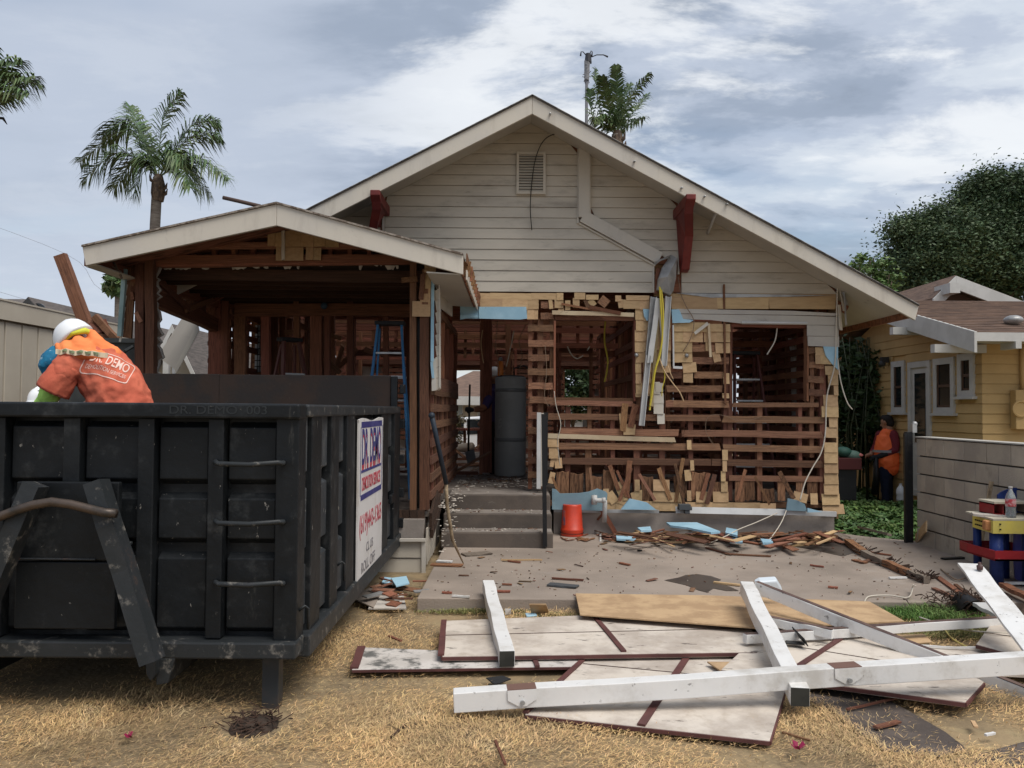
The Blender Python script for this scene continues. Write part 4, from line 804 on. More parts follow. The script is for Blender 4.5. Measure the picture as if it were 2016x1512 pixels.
# ================================================================== entry steps
st = thing('entry_steps', (0, 9.03, TP), 'three brown painted concrete steps leading up to the entry', 'steps')
sxl, sxr = W(868, 1060, 9.03).x, W(1089, 1060, 9.03).x
for k, (y0, z1) in enumerate(((9.03, .262), (9.34, .425))): 
    b = MB(); b.bb(sxl, sxr, y0, 9.34+.37*k if k == 0 else 9.72, TP-.01, z1); b.build('step', conc_dark, st, bevel=.012)
b = MB(); b.bb(sxl+.03, sxr, 9.72, YF+.24, TP-.01, FL); b.build('step', conc_dark, st, bevel=.012)
tp_ = M_('worn_concrete_tread', (.235, .205, .18), .9, 0, (.18, .155, .135), 3, dirt=((.4, .37, .34), 8, .56, .72, .6), bump=.3)
for (y0, y1, z) in ((9.06, 9.338, .2625), (9.37, 9.718, .4255), (9.75, YF+.24, .6005)):
    b = MB(); b.bb(sxl+.04, sxr-.01, y0, y1, z, z+.004); b.build('tread', tp_, st)
# ================================================================== small things at the house
# handrail post
rail = props(board('handrail_post', W(1073, 1076, 9.0), W(1070, 815, 9.0), .045, .045, black, None, kind='box'), 'black metal handrail post standing at the right of the entry steps', 'handrail post')
# door frame piece
fr = thing('door_frame', W(1065, 965, 9.95), 'white edged black storm door frame standing at the right of the doorway', 'door frame')
for (x, wd, mt, ya, yb) in ((1061, 8, whitemetal, 812, 962), (1068, 5, trim, 810, 960), (1074, 9, black, 812, 955)):
    pboard('frame_rail', (x, ya), (x-.5, yb), 9.95, wd, .04, mt, fr, kind='j1' if mt is trim else 'box')
# water heater
WH = W(1004, 938, 12.36); whr = .235
wh = thing('water_heater', (WH.x, 12.5, FL), 'tall grey water heater with two tape bands standing in the doorway', 'water heater')
whm = M_('heater_jacket', (.27, .275, .27), .5, 0, (.24, .245, .24), 3, dirt=((.2, .19, .18), 9, .64, .76, .4), bump=.05, bscale=8)
b = MB(); b.lathe((WH.x, 12.5, FL), [(whr*.93, .0), (whr, .03), (whr, 1.46), (whr*.97, 1.485), (whr*.9, 1.49)], 28); b.build('tank', whm, wh, smooth=True)
for z in (.52, 1.26):
    b = MB(); b.lathe((WH.x, 12.5, FL+z), [(whr+.003, 0), (whr+.006, .004), (whr+.006, .05), (whr+.003, .054)], 28); b.build('tape_band', M_('tape', (.13, .135, .14), .35), wh, smooth=True)
b = MB(); b.lathe((WH.x, 12.5, FL+1.488), [(whr*.9, 0), (whr*.85, .02), (.02, .03)], 28); b.build('cap', M_('dark_cap', (.03, .03, .032), .6), wh, smooth=True)
b = MB(); b.box((WH.x-.155, 12.5-.185, FL+.75), (.05, .006, .30), Matrix.Rotation(R(-40), 3, 'Z')); b.build('label_plate', M_('faded_label', (.30, .30, .28), .6, 0, (.2, .2, .2), 30), wh)
b = MB(); b.tube([(WH.x+.05, 12.5, FL+1.5), (WH.x+.05, 12.5, FL+1.62), (WH.x+.2, 12.5, FL+1.66), (WH.x+.3, 12.5, FL+1.60)], .013, 8); b.build('pipe_stub', darkwire, wh, smooth=True)
# orange canister on top of the heater
oc = thing('spray_canister', (WH.x-.16, 12.42, FL+1.52), 'orange canister standing on the grey water heater', 'canister')
b = MB(); b.lathe((WH.x-.155, 12.42, FL+1.5), [(.042, 0), (.045, .01), (.045, .20), (.03, .225)], 16); b.build('can', M_('orange_plastic', (.55, .17, .03), .45), oc, smooth=True)
b = MB(); b.lathe((WH.x-.155, 12.42, FL+1.725), [(.03, 0), (.032, .03), (.022, .055), (.02, .06)], 12); b.build('cap', M_('grey_cap', (.2, .2, .2), .5), oc, smooth=True)
# orange bucket (upside down)
bp = G(1126, 1054, TP); bk = thing('bucket', (bp.x, bp.y, TP), 'orange plastic bucket turned upside down beside the steps', 'bucket')
om = M_('orange_bucket', (.62, .055, .02), .4, 0, (.52, .045, .018), 4, spec=.5, dirt=((.3, .1, .06), 8, .64, .76, .4))
br_ = .130; bh = .375
b = MB(); b.lathe((bp.x, bp.y, TP), [(br_+.006, 0), (br_+.008, .012), (br_+.004, .03), (br_+.006, .034), (br_+.002, .055), (br_+.007, .07), (br_+.007, .08), (br_-.002, .088), (br_-.016, bh-.02), (br_-.02, bh-.004), (br_-.03, bh), (br_-.034, bh-.006)], 30); b.build('shell', om, bk, smooth=True)
b = MB(); q = [(bp.x+math.cos(t)*(br_+.012), bp.y+math.sin(t)*(br_+.012), TP+.045+.012*math.sin(t)) for t in np.linspace(math.pi, 2*math.pi, 14)]; b.tube(q, .003, 6); b.build('handle', darkwire, bk, smooth=True)
b = MB(); b.box((bp.x-.10, bp.y-.092, TP+.22), (.035, .004, .17), Matrix.Rotation(R(-47), 3, 'Z')); b.build('printed_label', M_('faded_blue_print', (.12, .12, .2), .5, 0, (.55, .1, .06), 25), bk)
# bent white pipe fixed to the wall
b = MB(); Yp = YF-.28; b.tube([W(1170, 978, YF-.15), W(1170, 984, Yp), W(1173, 985, Yp), W(1188, 985, Yp), W(1191, 988, Yp), W(1191, 992, Yp), W(1190, 1028, Yp)], .028, 10); b.tube([W(1170, 975, Yp+.02), W(1170, 993, Yp+.02)], .035, 10); b.tube([W(1185, 985, Yp), W(1192, 985, Yp)], .034, 10); b.build('pvc_pipe', M_('pvc', (.50, .49, .47), .5, 0, (.4, .38, .35), 9), H, smooth=True)
b = MB(); b.tube([G(1182, 1066, TP), W(1182, 1050, YF-.1)], .014, 7); props(b.build('pipe_stub', MATS['pvc'], None, smooth=True), 'short white pipe stub standing from the patio by the wall', 'pipe')
# crossed stained planks leaning on the wall
for (x0, y0, x1, y1, wd) in ((1158, 1052, 1190, 1010, 6), (1216, 1056, 1180, 992, 9)):
    pass
props(board('leaning_plank', G(1213, 1052, TP), W(1180, 994, YF-.15), .055, .02, redwood_dark), 'dark plank leaning against the foundation behind the white pipe', 'plank')
props(board('leaning_plank', G(1158, 1046, TP), W(1186, 1012, YF-.12), .025, .015, redwood_dark), 'thin dark lath leaning the other way behind the white pipe', 'plank')
# shovel with dark grip leaning at the left of the steps
sp = thing('shovel', G(912, 1108, TP), 'long wooden shovel handle with dark grip leaning left of the steps', 'shovel')
A = G(912, 1109, TP+.01); B_ = WX(850, 818, XW+.14)
P = [A, A.lerp(B_, .18)+Vector((-.05, 0, -.02)), A.lerp(B_, .4)+Vector((-.04, 0, .02)), A.lerp(B_, .56)]
b = MB(); b.tube(P, [.006, .016, .017, .017], 8); b.build('handle', M_('worn_handle', (.40, .31, .20), .8, 0, (.22, .16, .1), 14), sp, smooth=True)
b = MB(); b.tube([A.lerp(B_, .555), A.lerp(B_, .8), B_], [.022, .021, .024], 10); b.ball(B_, .03); b.build('grip', M_('dark_blue_grip', (.02, .028, .04), .5), sp, smooth=True)
# ladders
def ladder(name, label, X, Y, z0, h, wb, wt, dep, m1, m2, rz=0., n=6, group=None):
    t = thing(name, (X, Y, z0), label, 'ladder', group); Rz = Matrix.Rotation(rz, 3, 'Z'); O = Vector((X, Y, z0))
    P = lambda x, y, z: O+Rz @ Vector((x, y, z))
    for s in (-1, 1):
        board('rail', P(s*wb/2, -dep/2, 0), P(s*wt/2, -.02, h), .07, .025, m1, t, n=Rz @ Vector((s, 0, 0)), kind='box')
        board('rear_rail', P(s*wb/2*.92, dep/2, 0), P(s*wt/2*.92, .06, h-.04), .045, .02, m1, t, n=Rz @ Vector((s, 0, 0)), kind='box')
    for k in range(1, n):
        f_ = k/n*.97; ww = wb+(wt-wb)*f_; y = -dep/2*(1-f_)
        board('step', P(-ww/2+.01, y, h*f_), P(ww/2-.01, y, h*f_), .075, .02, m2, t, n=(0, 0, 1), kind='box')
        if k % 2: board('brace', P(-ww/2, dep/2*(1-f_)+.03, h*f_), P(ww/2, dep/2*(1-f_)+.03, h*f_), .025, .015, m2, t, kind='box')
    b = MB(); b.box(P(0, .02, h+.02), (wt+.08, .16, .05), Rz); b.build('top_cap', M_('black_plastic', (.02, .02, .022), .6), t, bevel=.008)
    return t
bl = M_('blue_fibreglass', (.05, .20, .42), .5, 0, (.04, .16, .34), 5); al = M_('ladder_aluminium', (.5, .5, .5), .4, 0, (.4, .4, .4), 8, metallic=.4); rd = M_('dark_red_fibreglass', (.10, .03, .025), .55)
p = W(768, 640, 9.6); ladder('stepladder', 'blue stepladder standing in the open front room', p.x, 9.6, FL, p.z-FL, .58, .27, .9, bl, al, .04, 7)
p = W(572, 672, 10.2); ladder('stepladder', 'brown stepladder seen over the back board of the dumpster', p.x, 10.2, FL, p.z-FL, .62, .2, .8, rd, al, .75, 5)
p = W(1464, 698, 11.1); ladder('stepladder', 'dark red stepladder standing inside the right window opening', p.x+.02, 11.1, FL, p.z-FL, .55, .3, .8, rd, al, .05, 6)
# stepladder legs seen through the door room
# rear shovel held by the worker behind the heater
sp2 = thing('shovel', W(926, 915, 12.6), 'dark square shovel held upright by the worker behind the water heater', 'shovel')
b = MB(); b.tube([W(922, 890, 12.6), W(925, 757, 12.6)], .015, 8); b.build('handle', darkwire, sp2, smooth=True)
b = MB(); b.prism([W(915, 890, 12.58), W(933, 884, 12.58), W(938, 908, 12.45), W(921, 915, 12.45)], (0, .012, .0)); b.build('blade', M_('shovel_steel', (.08, .08, .08), .5), sp2)
# fallen pale log / pipe, sawhorse table behind the doorway
b = MB(); b.tube([W(888, 888, 17), W(905, 882, 17), W(928, 879, 16.6)], .085, 12); props(b.build('pvc_duct', M_('cream_duct', (.5, .42, .33), .7), None, smooth=True), 'cream coloured round duct lying on the floor beyond the doorway', 'duct')
tb = thing('work_table', W(915, 870, 18.4), 'dark low table beyond the doorway with its frame showing', 'table')
board('table_top', W(886, 845, 18.4), W(950, 845, 18.4), .05, .5, redwood_dark, tb)
for x in (890, 915, 942): board('leg', W(x, 845, 18.3), W(x, 885, 18.3), .06, .06, redwood_dark, tb)
# ================================================================== dumpster
DY0, DY1 = 4.40, 8.26; DXR = W(590, 1000, 4.4).x; DXL = DXR-2.62
zb0, zt0_ = .245, W(560, 795, 4.4).z
dm = M_('dumpster_paint', (.0075, .009, .0105), .48, .0, (.014, .016, .018), 2.0, (1, 1, 1), .45, .7, 1., 5, 'P', dirt=[((.085, .088, .088), 4.5, .52, .76, .5), ((.30, .28, .25), 30, .655, .70, .8, (1, 1, .45)), ((.10, .045, .022), 2.6, .66, .78, .45), ((.20, .19, .17), 7, .66, .80, .35, (1, 1, .25))], spec=.25)
dmw = M_('dumpster_worn', (.022, .025, .027), .5, .0, (.03, .032, .035), 5, (1, 1, 1), .45, .7, .2, 25, 'P', dirt=[((.26, .24, .21), 12, .56, .72, .7), ((.14, .07, .04), 5, .6, .74, .5)])
D = thing('dumpster', ((DXL+DXR)/2, (DY0+DY1)/2, 0), 'black roll-off dumpster parked on the dry lawn', 'dumpster')
def db(name, x0, x1, y0, y1, z0, z1, mat=dm, bev=.006, par=None):
    b = MB(); b.bb(x0, x1, y0, y1, z0, z1); return b.build(name, mat, par or D, bevel=bev)
def fx(px, Y=4.4): return W(px, 1000, Y).x
def fz(py, Y=4.4): return W(300, py, Y).z
# front wall (with stacked bulged panels), side walls, floor, back
db('front_wall', DXL+.05, DXR-.06, DY0+.10, DY0+.13, zb0+.1, zt0_-.06)
bays = [(-90, 0), (4, 119), (152, 267), (299, 405), (437, 541)]
rows = [(826, 960), (968, 1078), (1087, 1256)]
def bulge(x0, x1, z0, z1, y, d, axis='y', sgn=-1):
    """a pressed panel with sloping shoulders"""
    b = MB(); m_ = .03; g = .012
    def V(u, z, o): return (u, y+sgn*o, z) if axis == 'y' else (y+sgn*o, u, z)
    vs = [V(x0+g, z0+g, 0), V(x1-g, z0+g, 0), V(x1-g, z1-g, 0), V(x0+g, z1-g, 0), V(x0+g, z0+g+m_, d), V(x1-g, z0+g+m_, d), V(x1-g, z1-g-m_, d), V(x0+g, z1-g-m_, d)]
    b.add(vs, [(4, 5, 6, 7), (0, 1, 5, 4), (1, 2, 6, 5), (2, 3, 7, 6), (3, 0, 4, 7)]); return b
for i, (a, c) in enumerate(bays):
    for (ya, yb) in rows:
        if i in (0, 1) and ya > 1000 and False: continue
        bulge(fx(a), fx(c), fz(yb), fz(ya), DY0+.10, .045).build('pressed_panel', dm, D, bevel=.006)
for (a, c, y0, y1) in ((119, 152, 823, 952), (267, 299, 823, 1258), (406, 437, 823, 1258), (-10, 4, 823, 1258)): db('rib', fx(a), fx(c), DY0+.01, DY0+.10, fz(y1), fz(y0))
db('corner_post', fx(541), DXR-.01, DY0+.005, DY0+.16, fz(1262), fz(820)); db('corner_post', DXL+.01, DXL+.25, DY0+.005, DY0+.16, fz(1262), fz(820))
tr_ = db('top_rail', DXL, DXR, DY0-.03, DY0+.12, fz(823), zt0_, bev=.012); db('top_rail', DXR-.13, DXR+.015, DY0+.122, DY1-.04, fz(823)+.01, zt0_-.002, dmw, .012); db('top_rail', DXL-.015, DXL+.13, DY0+.122, DY1-.04, fz(823)+.01, zt0_-.002, dmw, .012)
brl = db('bottom_rail', DXL, DXR+.0, DY0-.04, DY0+.14, fz(1293), fz(1260), dmw, .01)
db('bottom_rail', DXR-.12, DXR+.03, DY0+.142, DY1+.02, zb0, fz(1262), dmw, .01)
db('floor', DXL+.1, DXR-.1, DY0+.14, DY1, zb0+.06, zb0+.1)
db('side_wall', DXR-.10, DXR-.075, DY0+.12, DY1-.05, zb0+.1, zt0_-.05); db('side_wall', DXL+.04, DXL+.07, DY0+.12, DY1-.05, zb0+.1, zt0_-.05)
def sy(px): return (DXR/((px-1008)/FPX))
ribs = [(615, 634), (653, 668), (684, 699), (752, 765)]
for (a, c) in ribs: db('rib', DXR-.075, DXR+.005, sy(a), sy(c), zb0+.1, zt0_-.05)
db('end_post', DXR-.10, DXR+.01, sy(776), DY1, zb0+.1, zt0_-.04)
sb = [(DY0+.18, sy(615)), (sy(634), sy(653)), (sy(668), sy(684)), (sy(765), sy(776))]
for (a, c) in sb:
    for k in range(3):
        z0 = zb0+.12+k*.42; bulge(a, c, z0, z0+.41, DXR-.075, .055, 'x', 1).build('pressed_panel', M_('dumpster_scuffed', (.030, .034, .038), .5, 0, (.05, .055, .06), 3, (1, 1, .5), .45, .65, .6, 6, 'P', dirt=[((.20, .20, .19), 5, .50, .72, .5, (1, 1, .3)), ((.38, .35, .30), 24, .62, .68, .7)]), D, bevel=.005)
db('back_wall', DXL+.05, DXR-.02, DY1-.05, DY1, zb0+.05, zt0_-.02)
rb = M_('rusty_black_steel', (.030, .024, .021), .6, 0, (.045, .028, .02), 3, dirt=[((.16, .14, .12), 16, .66, .76, .5)], bump=.15)
zbk = W(500, 737, DY1).z
db('back_board', W(272, 760, DY1).x, W(433, 760, DY1).x-.0008, DY1-.02, DY1+.01, zt0_-.02, zbk, rb); db('back_board', W(433, 760, DY1).x+.0, W(770, 760, DY1).x, DY1-.024, DY1+.006, zt0_-.02, zbk-.004, rb); db('back_board', DXL+.03, W(272, 760, DY1).x-.001, DY1-.02, DY1+.01, zt0_-.02, zbk-.012, rb)
db('back_post', W(771, 760, DY1).x, W(783, 760, DY1).x, DY1-.05, DY1+.01, zb0+.1, zbk-.01, dm)
for z in (.42, .72, 1.05, 1.4, 1.75): db('hinge', DXR-.0, DXR+.05, DY1-.02, DY1+.06, z, z+.09, dm)
# rungs
for y in (912, 1029, 1149):
    b = MB(); yo = random.uniform(-2, 2); b.tube([W(424, y-3, 4.41), W(425, y-2, 4.34), W(430, y+1, 4.32), W(490, y+3, 4.32), W(548, y-1, 4.32), W(556, y-2+yo, 4.34), W(558, y-1, 4.41)], .0135, 10); b.build('ladder_rung', dmw, D, smooth=True)
# A-frame with pick-up bar
db('hook_plate', fx(33, 4.36), fx(234, 4.36), 4.355, 4.395, fz(1104, 4.36), fz(950, 4.36))
db('hook_plate', fx(33, 4.36), fx(230, 4.36), 4.36, 4.395, fz(1240, 4.36), fz(1108, 4.36))
for (a, c) in (((180, 950), (303, 1300)), ((60, 955), (-70, 1290))):
    o = board('frame_leg', W(*a, 4.22)+Vector((0, .05, 0)), W(*c, 4.22)+Vector((0, -.02, 0)), .088, .11, dmw, D, kind='b1')
b = MB(); b.tube([W(x, y, 4.17) for x, y in ((-60, 1035), (0, 1017), (33, 1004), (66, 994), (102, 988), (140, 993), (176, 1002), (205, 1009), (229, 1011))], .023, 12); b.build('lift_bar', M_('worn_bare_steel', (.10, .075, .06), .4, 0, (.05, .045, .04), 6, metallic=.5), D, smooth=True)
db('cross_bar', fx(234), fx(262), 4.38, 4.41, fz(1073), fz(1066), dmw); db('cross_bar', fx(240), fx(268), 4.37, 4.41, fz(1100), fz(1093), dmw); db('cross_bar', fx(40), fx(200), 4.345, 4.36, fz(1101), fz(1097), dmw)
b = MB(); b.prism([W(307, 1296, 4.36), W(345, 1296, 4.36), W(330, 1346, 4.36), W(307, 1350, 4.36)], (0, .3, 0)); b.build('guide_shoe', dmw, D, bevel=.006)
b = MB(); b.prism([W(285, 1290, 4.30), W(307, 1285, 4.30), W(304, 1330, 4.30), W(296, 1342, 4.30), W(287, 1328, 4.30)], (0, .06, 0)); b.build('guide_shoe', dmw, D, bevel=.006)
for x in (-2.9, -1.9): db('floor_runner', x, x+.12, DY0+.1, DY1, zb0-.09, zb0, dm)
lp = G(531, 1391, 0); db('jack_leg', lp.x-.045, lp.x+.045, lp.y, lp.y+.09, -.03, zb0+.05, M_('jack_steel', (.035, .038, .04), .5, 0, (.06, .05, .045), 5), .004)
for x in (DXR-.35, DXL+.2):
    b = MB(); b.lathe((0, 0, -.07), [(.05, 0), (.125, .0), (.13, .01), (.13, .13), (.125, .14), (.05, .14)], 20); mm = Matrix.Translation((x, 7.75, .13)) @ Matrix.Rotation(R(90), 4, 'Y'); b.v = [tuple(mm @ Vector(q)) for q in b.v]; b.build('roller', rb, D, smooth=False)
for (y, z) in ((sy(600), .46), (sy(672), .52)):
    b = MB(); b.tube([(DXR-.02, y, z+.05), (DXR+.02, y, z+.08), (DXR+.03, y+.03, z+.06), (DXR+.03, y+.03, z-.05)], .008, 8); b.build('tarp_hook', dmw, D, smooth=True)
db('latch', DXR-.01, DXR+.02, sy(770), sy(776), .72, .80)
# sign on the side
sw_ = M_('sign_white', (.62, .60, .585), .5, 0, (.56, .54, .52), 2, dirt=[((.36, .29, .22), 6, .55, .72, .5, (1, 1, .4)), ((.16, .12, .1), 22, .66, .75, .7)])
navy = M_('sign_navy', (.035, .035, .15), .5, 0, (.06, .06, .19), 9); sred = M_('sign_red', (.38, .035, .06), .5, 0, (.46, .10, .12), 14); sgrey = M_('sign_grey', (.20, .19, .2), .6)
SY0, SY1 = sy(700)+.02, sy(751)-.03; SZ1 = 1.515; SZ0 = .345; SX = DXR+.012
b = MB(); pl = []
for k in range(13): t = k/12; pl.append((SX, SY0+(SY1-SY0)*t, SZ1+.012*math.sin(t*9)))
for k in range(17): t = 1-k/16; pl.append((SX, SY1-(.02*random.random()), SZ0+.05+(SZ1-SZ0-.06)*t))
for k in range(13): t = 1-k/12; pl.append((SX, SY0+(SY1-SY0)*t, SZ0+.012*random.random()))
for k in range(8): t = k/7; pl.append((SX, SY0+.012*random.random(), SZ0+.02+(SZ1-SZ0-.04)*t))
b.prism(pl, (.012, 0, 0)); sg = b.build('sign', sw_, D)
db('sign_backing', DXR-.03, SX-.002, SY0+.02, SY1-.02, SZ0-.02, SZ1-.0, M_('dark_backing', (.02, .02, .02), .8), 0)
SC = (SY0+SY1)/2; SW = SY1-SY0
def ST(y, z): return Matrix.Translation((SX+.0135, y, z)) @ Matrix(((0, 0, 1, 0), (1, 0, 0, 0), (0, 1, 0, 0), (0, 0, 0, 1)))
textmesh('lettering', 'DR. DEMO', .30, ST(SC+.0, 1.268), sred, sg, .0005, fit=(.86,.30)); o = textmesh('lettering', 'DR. DEMO', .30, ST(SC, 1.30), navy, sg, .0012, fit=(.86,.27))
textmesh('lettering', 'DEMOLITION SERVICES', .125, ST(SC, 1.035), sred, sg, .0008, fit=(.84,.10))
textmesh('lettering', '(619)443-1365', .19, ST(SC, .74), sred, sg, .0008, fit=(.98,.18))
textmesh('lettering', 'CL US', .11, ST(SC-.05, .545), sgrey, sg, .0008, fit=(.3,.07)); textmesh('lettering', 'ROLL OFF', .13, ST(SC-.1, .42), sgrey, sg, .0008, fit=(.6,.08))
def sbar(y0, y1, z0, z1, mat=navy): b = MB(); b.bb(SX+.0125, SX+.0145, y0, y1, z0, z1); b.build('sign_border', mat, sg)
sbar(SY0+.10, SY1-.08, 1.455, 1.50); sbar(SY0+.10, SY1-.08, .925, .965); sbar(SY0+.075, SY0+.085, .96, 1.46); sbar(SY1-.065, SY1-.055, .96, 1.46); sbar(SY0+.11, SY1-.1, 1.125, 1.145)
# raised weld lettering on the front rail
for s_, px_ in (('DR. DEMO', 400), ('003', 506)): textmesh('lettering', s_, .062, Matrix.Translation((W(px_, 808, 4.37).x, DY0-.031, W(430, 808, 4.37).z)) @ Matrix.Rotation(R(90), 4, 'X'), dmw, D, .0015, 1.25)
# second bin behind with timbers
rb_ = thing('debris_bin', W(200, 735, 9.3), 'dark metal bin full of old timber behind the orange shirted worker', 'bin')
x0, x1 = W(118, 700, 9.3).x, W(272, 700, 9.3).x; z1 = W(230, 668, 9.3).z
for (a, c, y0, y1) in ((x0, x1, 9.3, 9.33), (x0, x1, 9.72, 9.75), (x0, x0+.03, 9.33, 9.72), (x1-.03, x1, 9.33, 9.72)):
    b = MB(); b.bb(a, c, y0, y1, 0, z1); b.build('bin_wall', M_('bin_steel', (.035, .04, .042), .6, 0, (.05, .055, .055), 4), rb_)
b = MB(); b.bb(x0-.02, x1+.02, 9.26, 9.30, z1-.04, z1+.01); b.build('rim', MATS['bin_steel'], rb_)
b = MB(); b.tube([W(240, 700, 9.25), W(248, 690, 9.2), W(262, 682, 9.25)], .02, 6); b.build('bin_bracket', MATS['bin_steel'], rb_)
for (a, c, wd, lab) in (((119, 502), (178, 660), 22, 'tall brown timber sticking up out of the dark bin'), ((176, 651), (213, 640), 24, 'short cut timber lying across the top of the dark bin'), ((186, 622), (250, 690), 12, 'thin brown board slanting down into the dark bin'), ((150, 655), (235, 672), 16, 'brown timber laid along the rim of the dark bin'), ((178, 632), (196, 640), 12, 'stub of brown board poking out of the dark bin')):
    props(board('timber', W(*a, 9.5), W(*c, 9.6), wd*9.5/FPX, .09, redwood), lab, 'timber')
for k in range(12): board('lumber_scrap', W(random.uniform(150, 210), random.uniform(650, 668), 9.7), W(random.uniform(200, 250), random.uniform(660, 690), 9.7), .07, .03, redwood_dark, rb_)
# ================================================================== background
def house_box(name, label, x0, x1, y0, y1, ze, zr, wallm, roofm, trimm, ridge='y', over=.45, group=None):
    t = thing(name, ((x0+x1)/2, (y0+y1)/2, 0), label, 'house', group)
    b = MB(); b.bb(x0, x1, y0, y1, -.2, ze); b.build('wall', wallm, t)
    def P(a, b_, z): return Vector((a, b_, z)) if ridge == 'y' else Vector((b_, a, z))
    if ridge == 'y': a0, a1, c0, c1 = x0, x1, y0, y1
    else: a0, a1, c0, c1 = y0, y1, x0, x1
    am = (a0+a1)/2; k = (zr-ze)/(am-a0)
    for s, aa in ((-1, a0-over), (1, a1+over)):
        b = MB(); z = ze-k*over
        b.prism([P(am, c0-over, zr+.02), P(aa, c0-over, z+.02), P(aa, c0-over, z-.08), P(am, c0-over, zr-.08)], P(0, 1, 0)*(c1-c0+2*over)); b.build('roof', roofm, t)
        b = MB(); b.prism([P(am, c0-over-.03, zr+.0), P(aa, c0-over-.03, z+.0), P(aa, c0-over-.03, z-.16), P(am, c0-over-.03, zr-.16)], P(0, .03, 0)); b.build('bargeboard', trimm, t)
    b = MB(); b.prism([P(a0, c0+.002, ze+.001), P(a1, c0+.002, ze+.001), P(am, c0+.002, zr-.09)], P(0, c1-c0-.004, 0)); b.build('gable', wallm, t)
    return t
cream = M_('cream_stucco', (.42, .36, .28), .9, 0, (.38, .32, .25), 2); pale = M_('pale_green_stucco', (.42, .43, .38), .9, 0, (.38, .39, .34), 2)
rbrown = M_('brown_asphalt_shingles', (.20, .13, .095), .95, 0, (.11, .075, .06), 3, (1.2, 1.2, 14), .35, .65, .4, 60, dirt=((.28, .2, .15), 9, .55, .72, .5, (1, 1, 9)))
rgrey = M_('grey_asphalt_shingles', (.15, .13, .12), .95, 0, (.09, .08, .075), 3, (1.2, 1.2, 14), .35, .65, .3, 60)
glass_dark = M_('dark_window_glass', (.015, .018, .02), .08, spec=.6); glass_pale = M_('pale_window_glass', (.30, .34, .36), .15, spec=.6)
wtrim = M_('white_trim', (.52, .51, .48), .55, 0, (.46, .45, .42), 3)
# far house seen through the rear doorway
fh = thing('neighbour_house', (-1.2, 36, 0), 'cream house with low brown roof seen through the back doorway', 'house')
FY = 34.; x0, x1 = W(850, 800, FY).x, W(1010, 800, FY).x; zr_ = W(900, 738, FY).z; ze_ = W(900, 783, FY).z
b = MB(); b.bb(x0, x1, FY, FY+9, -.3, ze_); b.build('wall', cream, fh)
b = MB(); v = [(x0-.6, FY-.7, ze_), (x1+.6, FY-.7, ze_), (x1+.6, FY+9, ze_), (x0-.6, FY+9, ze_), (x0+1.5, FY+4, zr_+.35), (x1+.3, FY+4, zr_+.35)]
b.add(v, [(0, 1, 5, 4), (1, 2, 5), (2, 3, 4, 5), (3, 0, 4), (0, 3, 2, 1)]); b.build('roof', rbrown, fh)
b = MB(); b.bb(x0-.6, x1+.6, FY-.74, FY-.70, ze_-.30, ze_+.05); b.build('fascia_board', wtrim, fh)
wf = props(prect('window', (894, 787, 912, 820), FY-.0, .05, wtrim, fh)); prect('pane', (896, 789, 910, 818), FY-.06, .01, glass_pale, wf); prect('muntin', (902.6, 789, 903.4, 818), FY-.075, .01, wtrim, wf)
wf = prect('window', (940, 812, 962, 838), FY-.0, .05, wtrim, fh); prect('pane', (942, 814, 960, 836), FY-.06, .01, glass_dark, wf)
for k in range(5): prect('window_bar', (943+k*4, 812, 944+k*4, 838), FY-.1, .02, wtrim, wf)
# white pickup beyond the doorway and white car behind the bushes
def car(label, X, Y, z0, L, rz, pick=False, colm=None):
    t = thing('parked_car', (X, Y, z0), label, 'car'); M = Matrix.Translation((X, Y, z0)) @ Matrix.Rotation(rz, 4, 'Z')
    prof = [(-L/2, .35), (-L/2, .75), (-L/2+.15, .95), (-L/2+1.1, 1.0), (-L/2+1.7, 1.55), (.3, 1.62), (1.0, 1.58) if not pick else (.5, 1.58), (1.5, 1.05) if not pick else (.75, 1.05), (L/2-.1, .95), (L/2, .8), (L/2, .35)]
    b = MB(); P = [M @ Vector((x, -.85, z)) for x, z in prof]; d_ = M.to_3x3() @ Vector((0, 1.7, 0)); b.prism(P, d_); b.build('body', colm, t, bevel=.05)
    b = MB(); P = [M @ Vector((x, -.865, z)) for x, z in ((-L/2+1.25, 1.05), (-L/2+1.75, 1.48), (-.35, 1.53), (-.35, 1.05))]; b.prism(P, M.to_3x3() @ Vector((0, .01, 0))); b.build('window', glass_dark, t)
    b = MB(); P = [M @ Vector((x, -.865, z)) for x, z in ((-.25, 1.05), (-.25, 1.53), (.3, 1.53), (.6, 1.1))]; b.prism(P, M.to_3x3() @ Vector((0, .01, 0))); b.build('window', glass_dark, t)
    for x in (-L/2+.9, L/2-.9):
        for s in (-.8, .8):
            b = MB(); b.lathe((0, 0, -.1), [(.12, 0), (.31, 0), (.33, .03), (.33, .17), (.31, .2), (.12, .2)], 18); mm = M @ Matrix.Translation((x, s, .33)) @ Matrix.Rotation(R(90), 4, 'X'); b.v = [tuple(mm @ Vector(q)) for q in b.v]; wl = b.build('wheel', black, t)
    return t
wcar = M_('white_car_paint', (.72, .73, .74), .3, spec=.5)
p = W(925, 870, 27); car('white pickup truck parked beyond the back doorway', p.x+.2, 27, -.25, 5.2, 0, True, wcar)
p = W(1670, 860, 26); car('white car parked behind the dark bushes right of the house', p.x+1.2, 26, -.3, 4.6, .1, False, wcar)
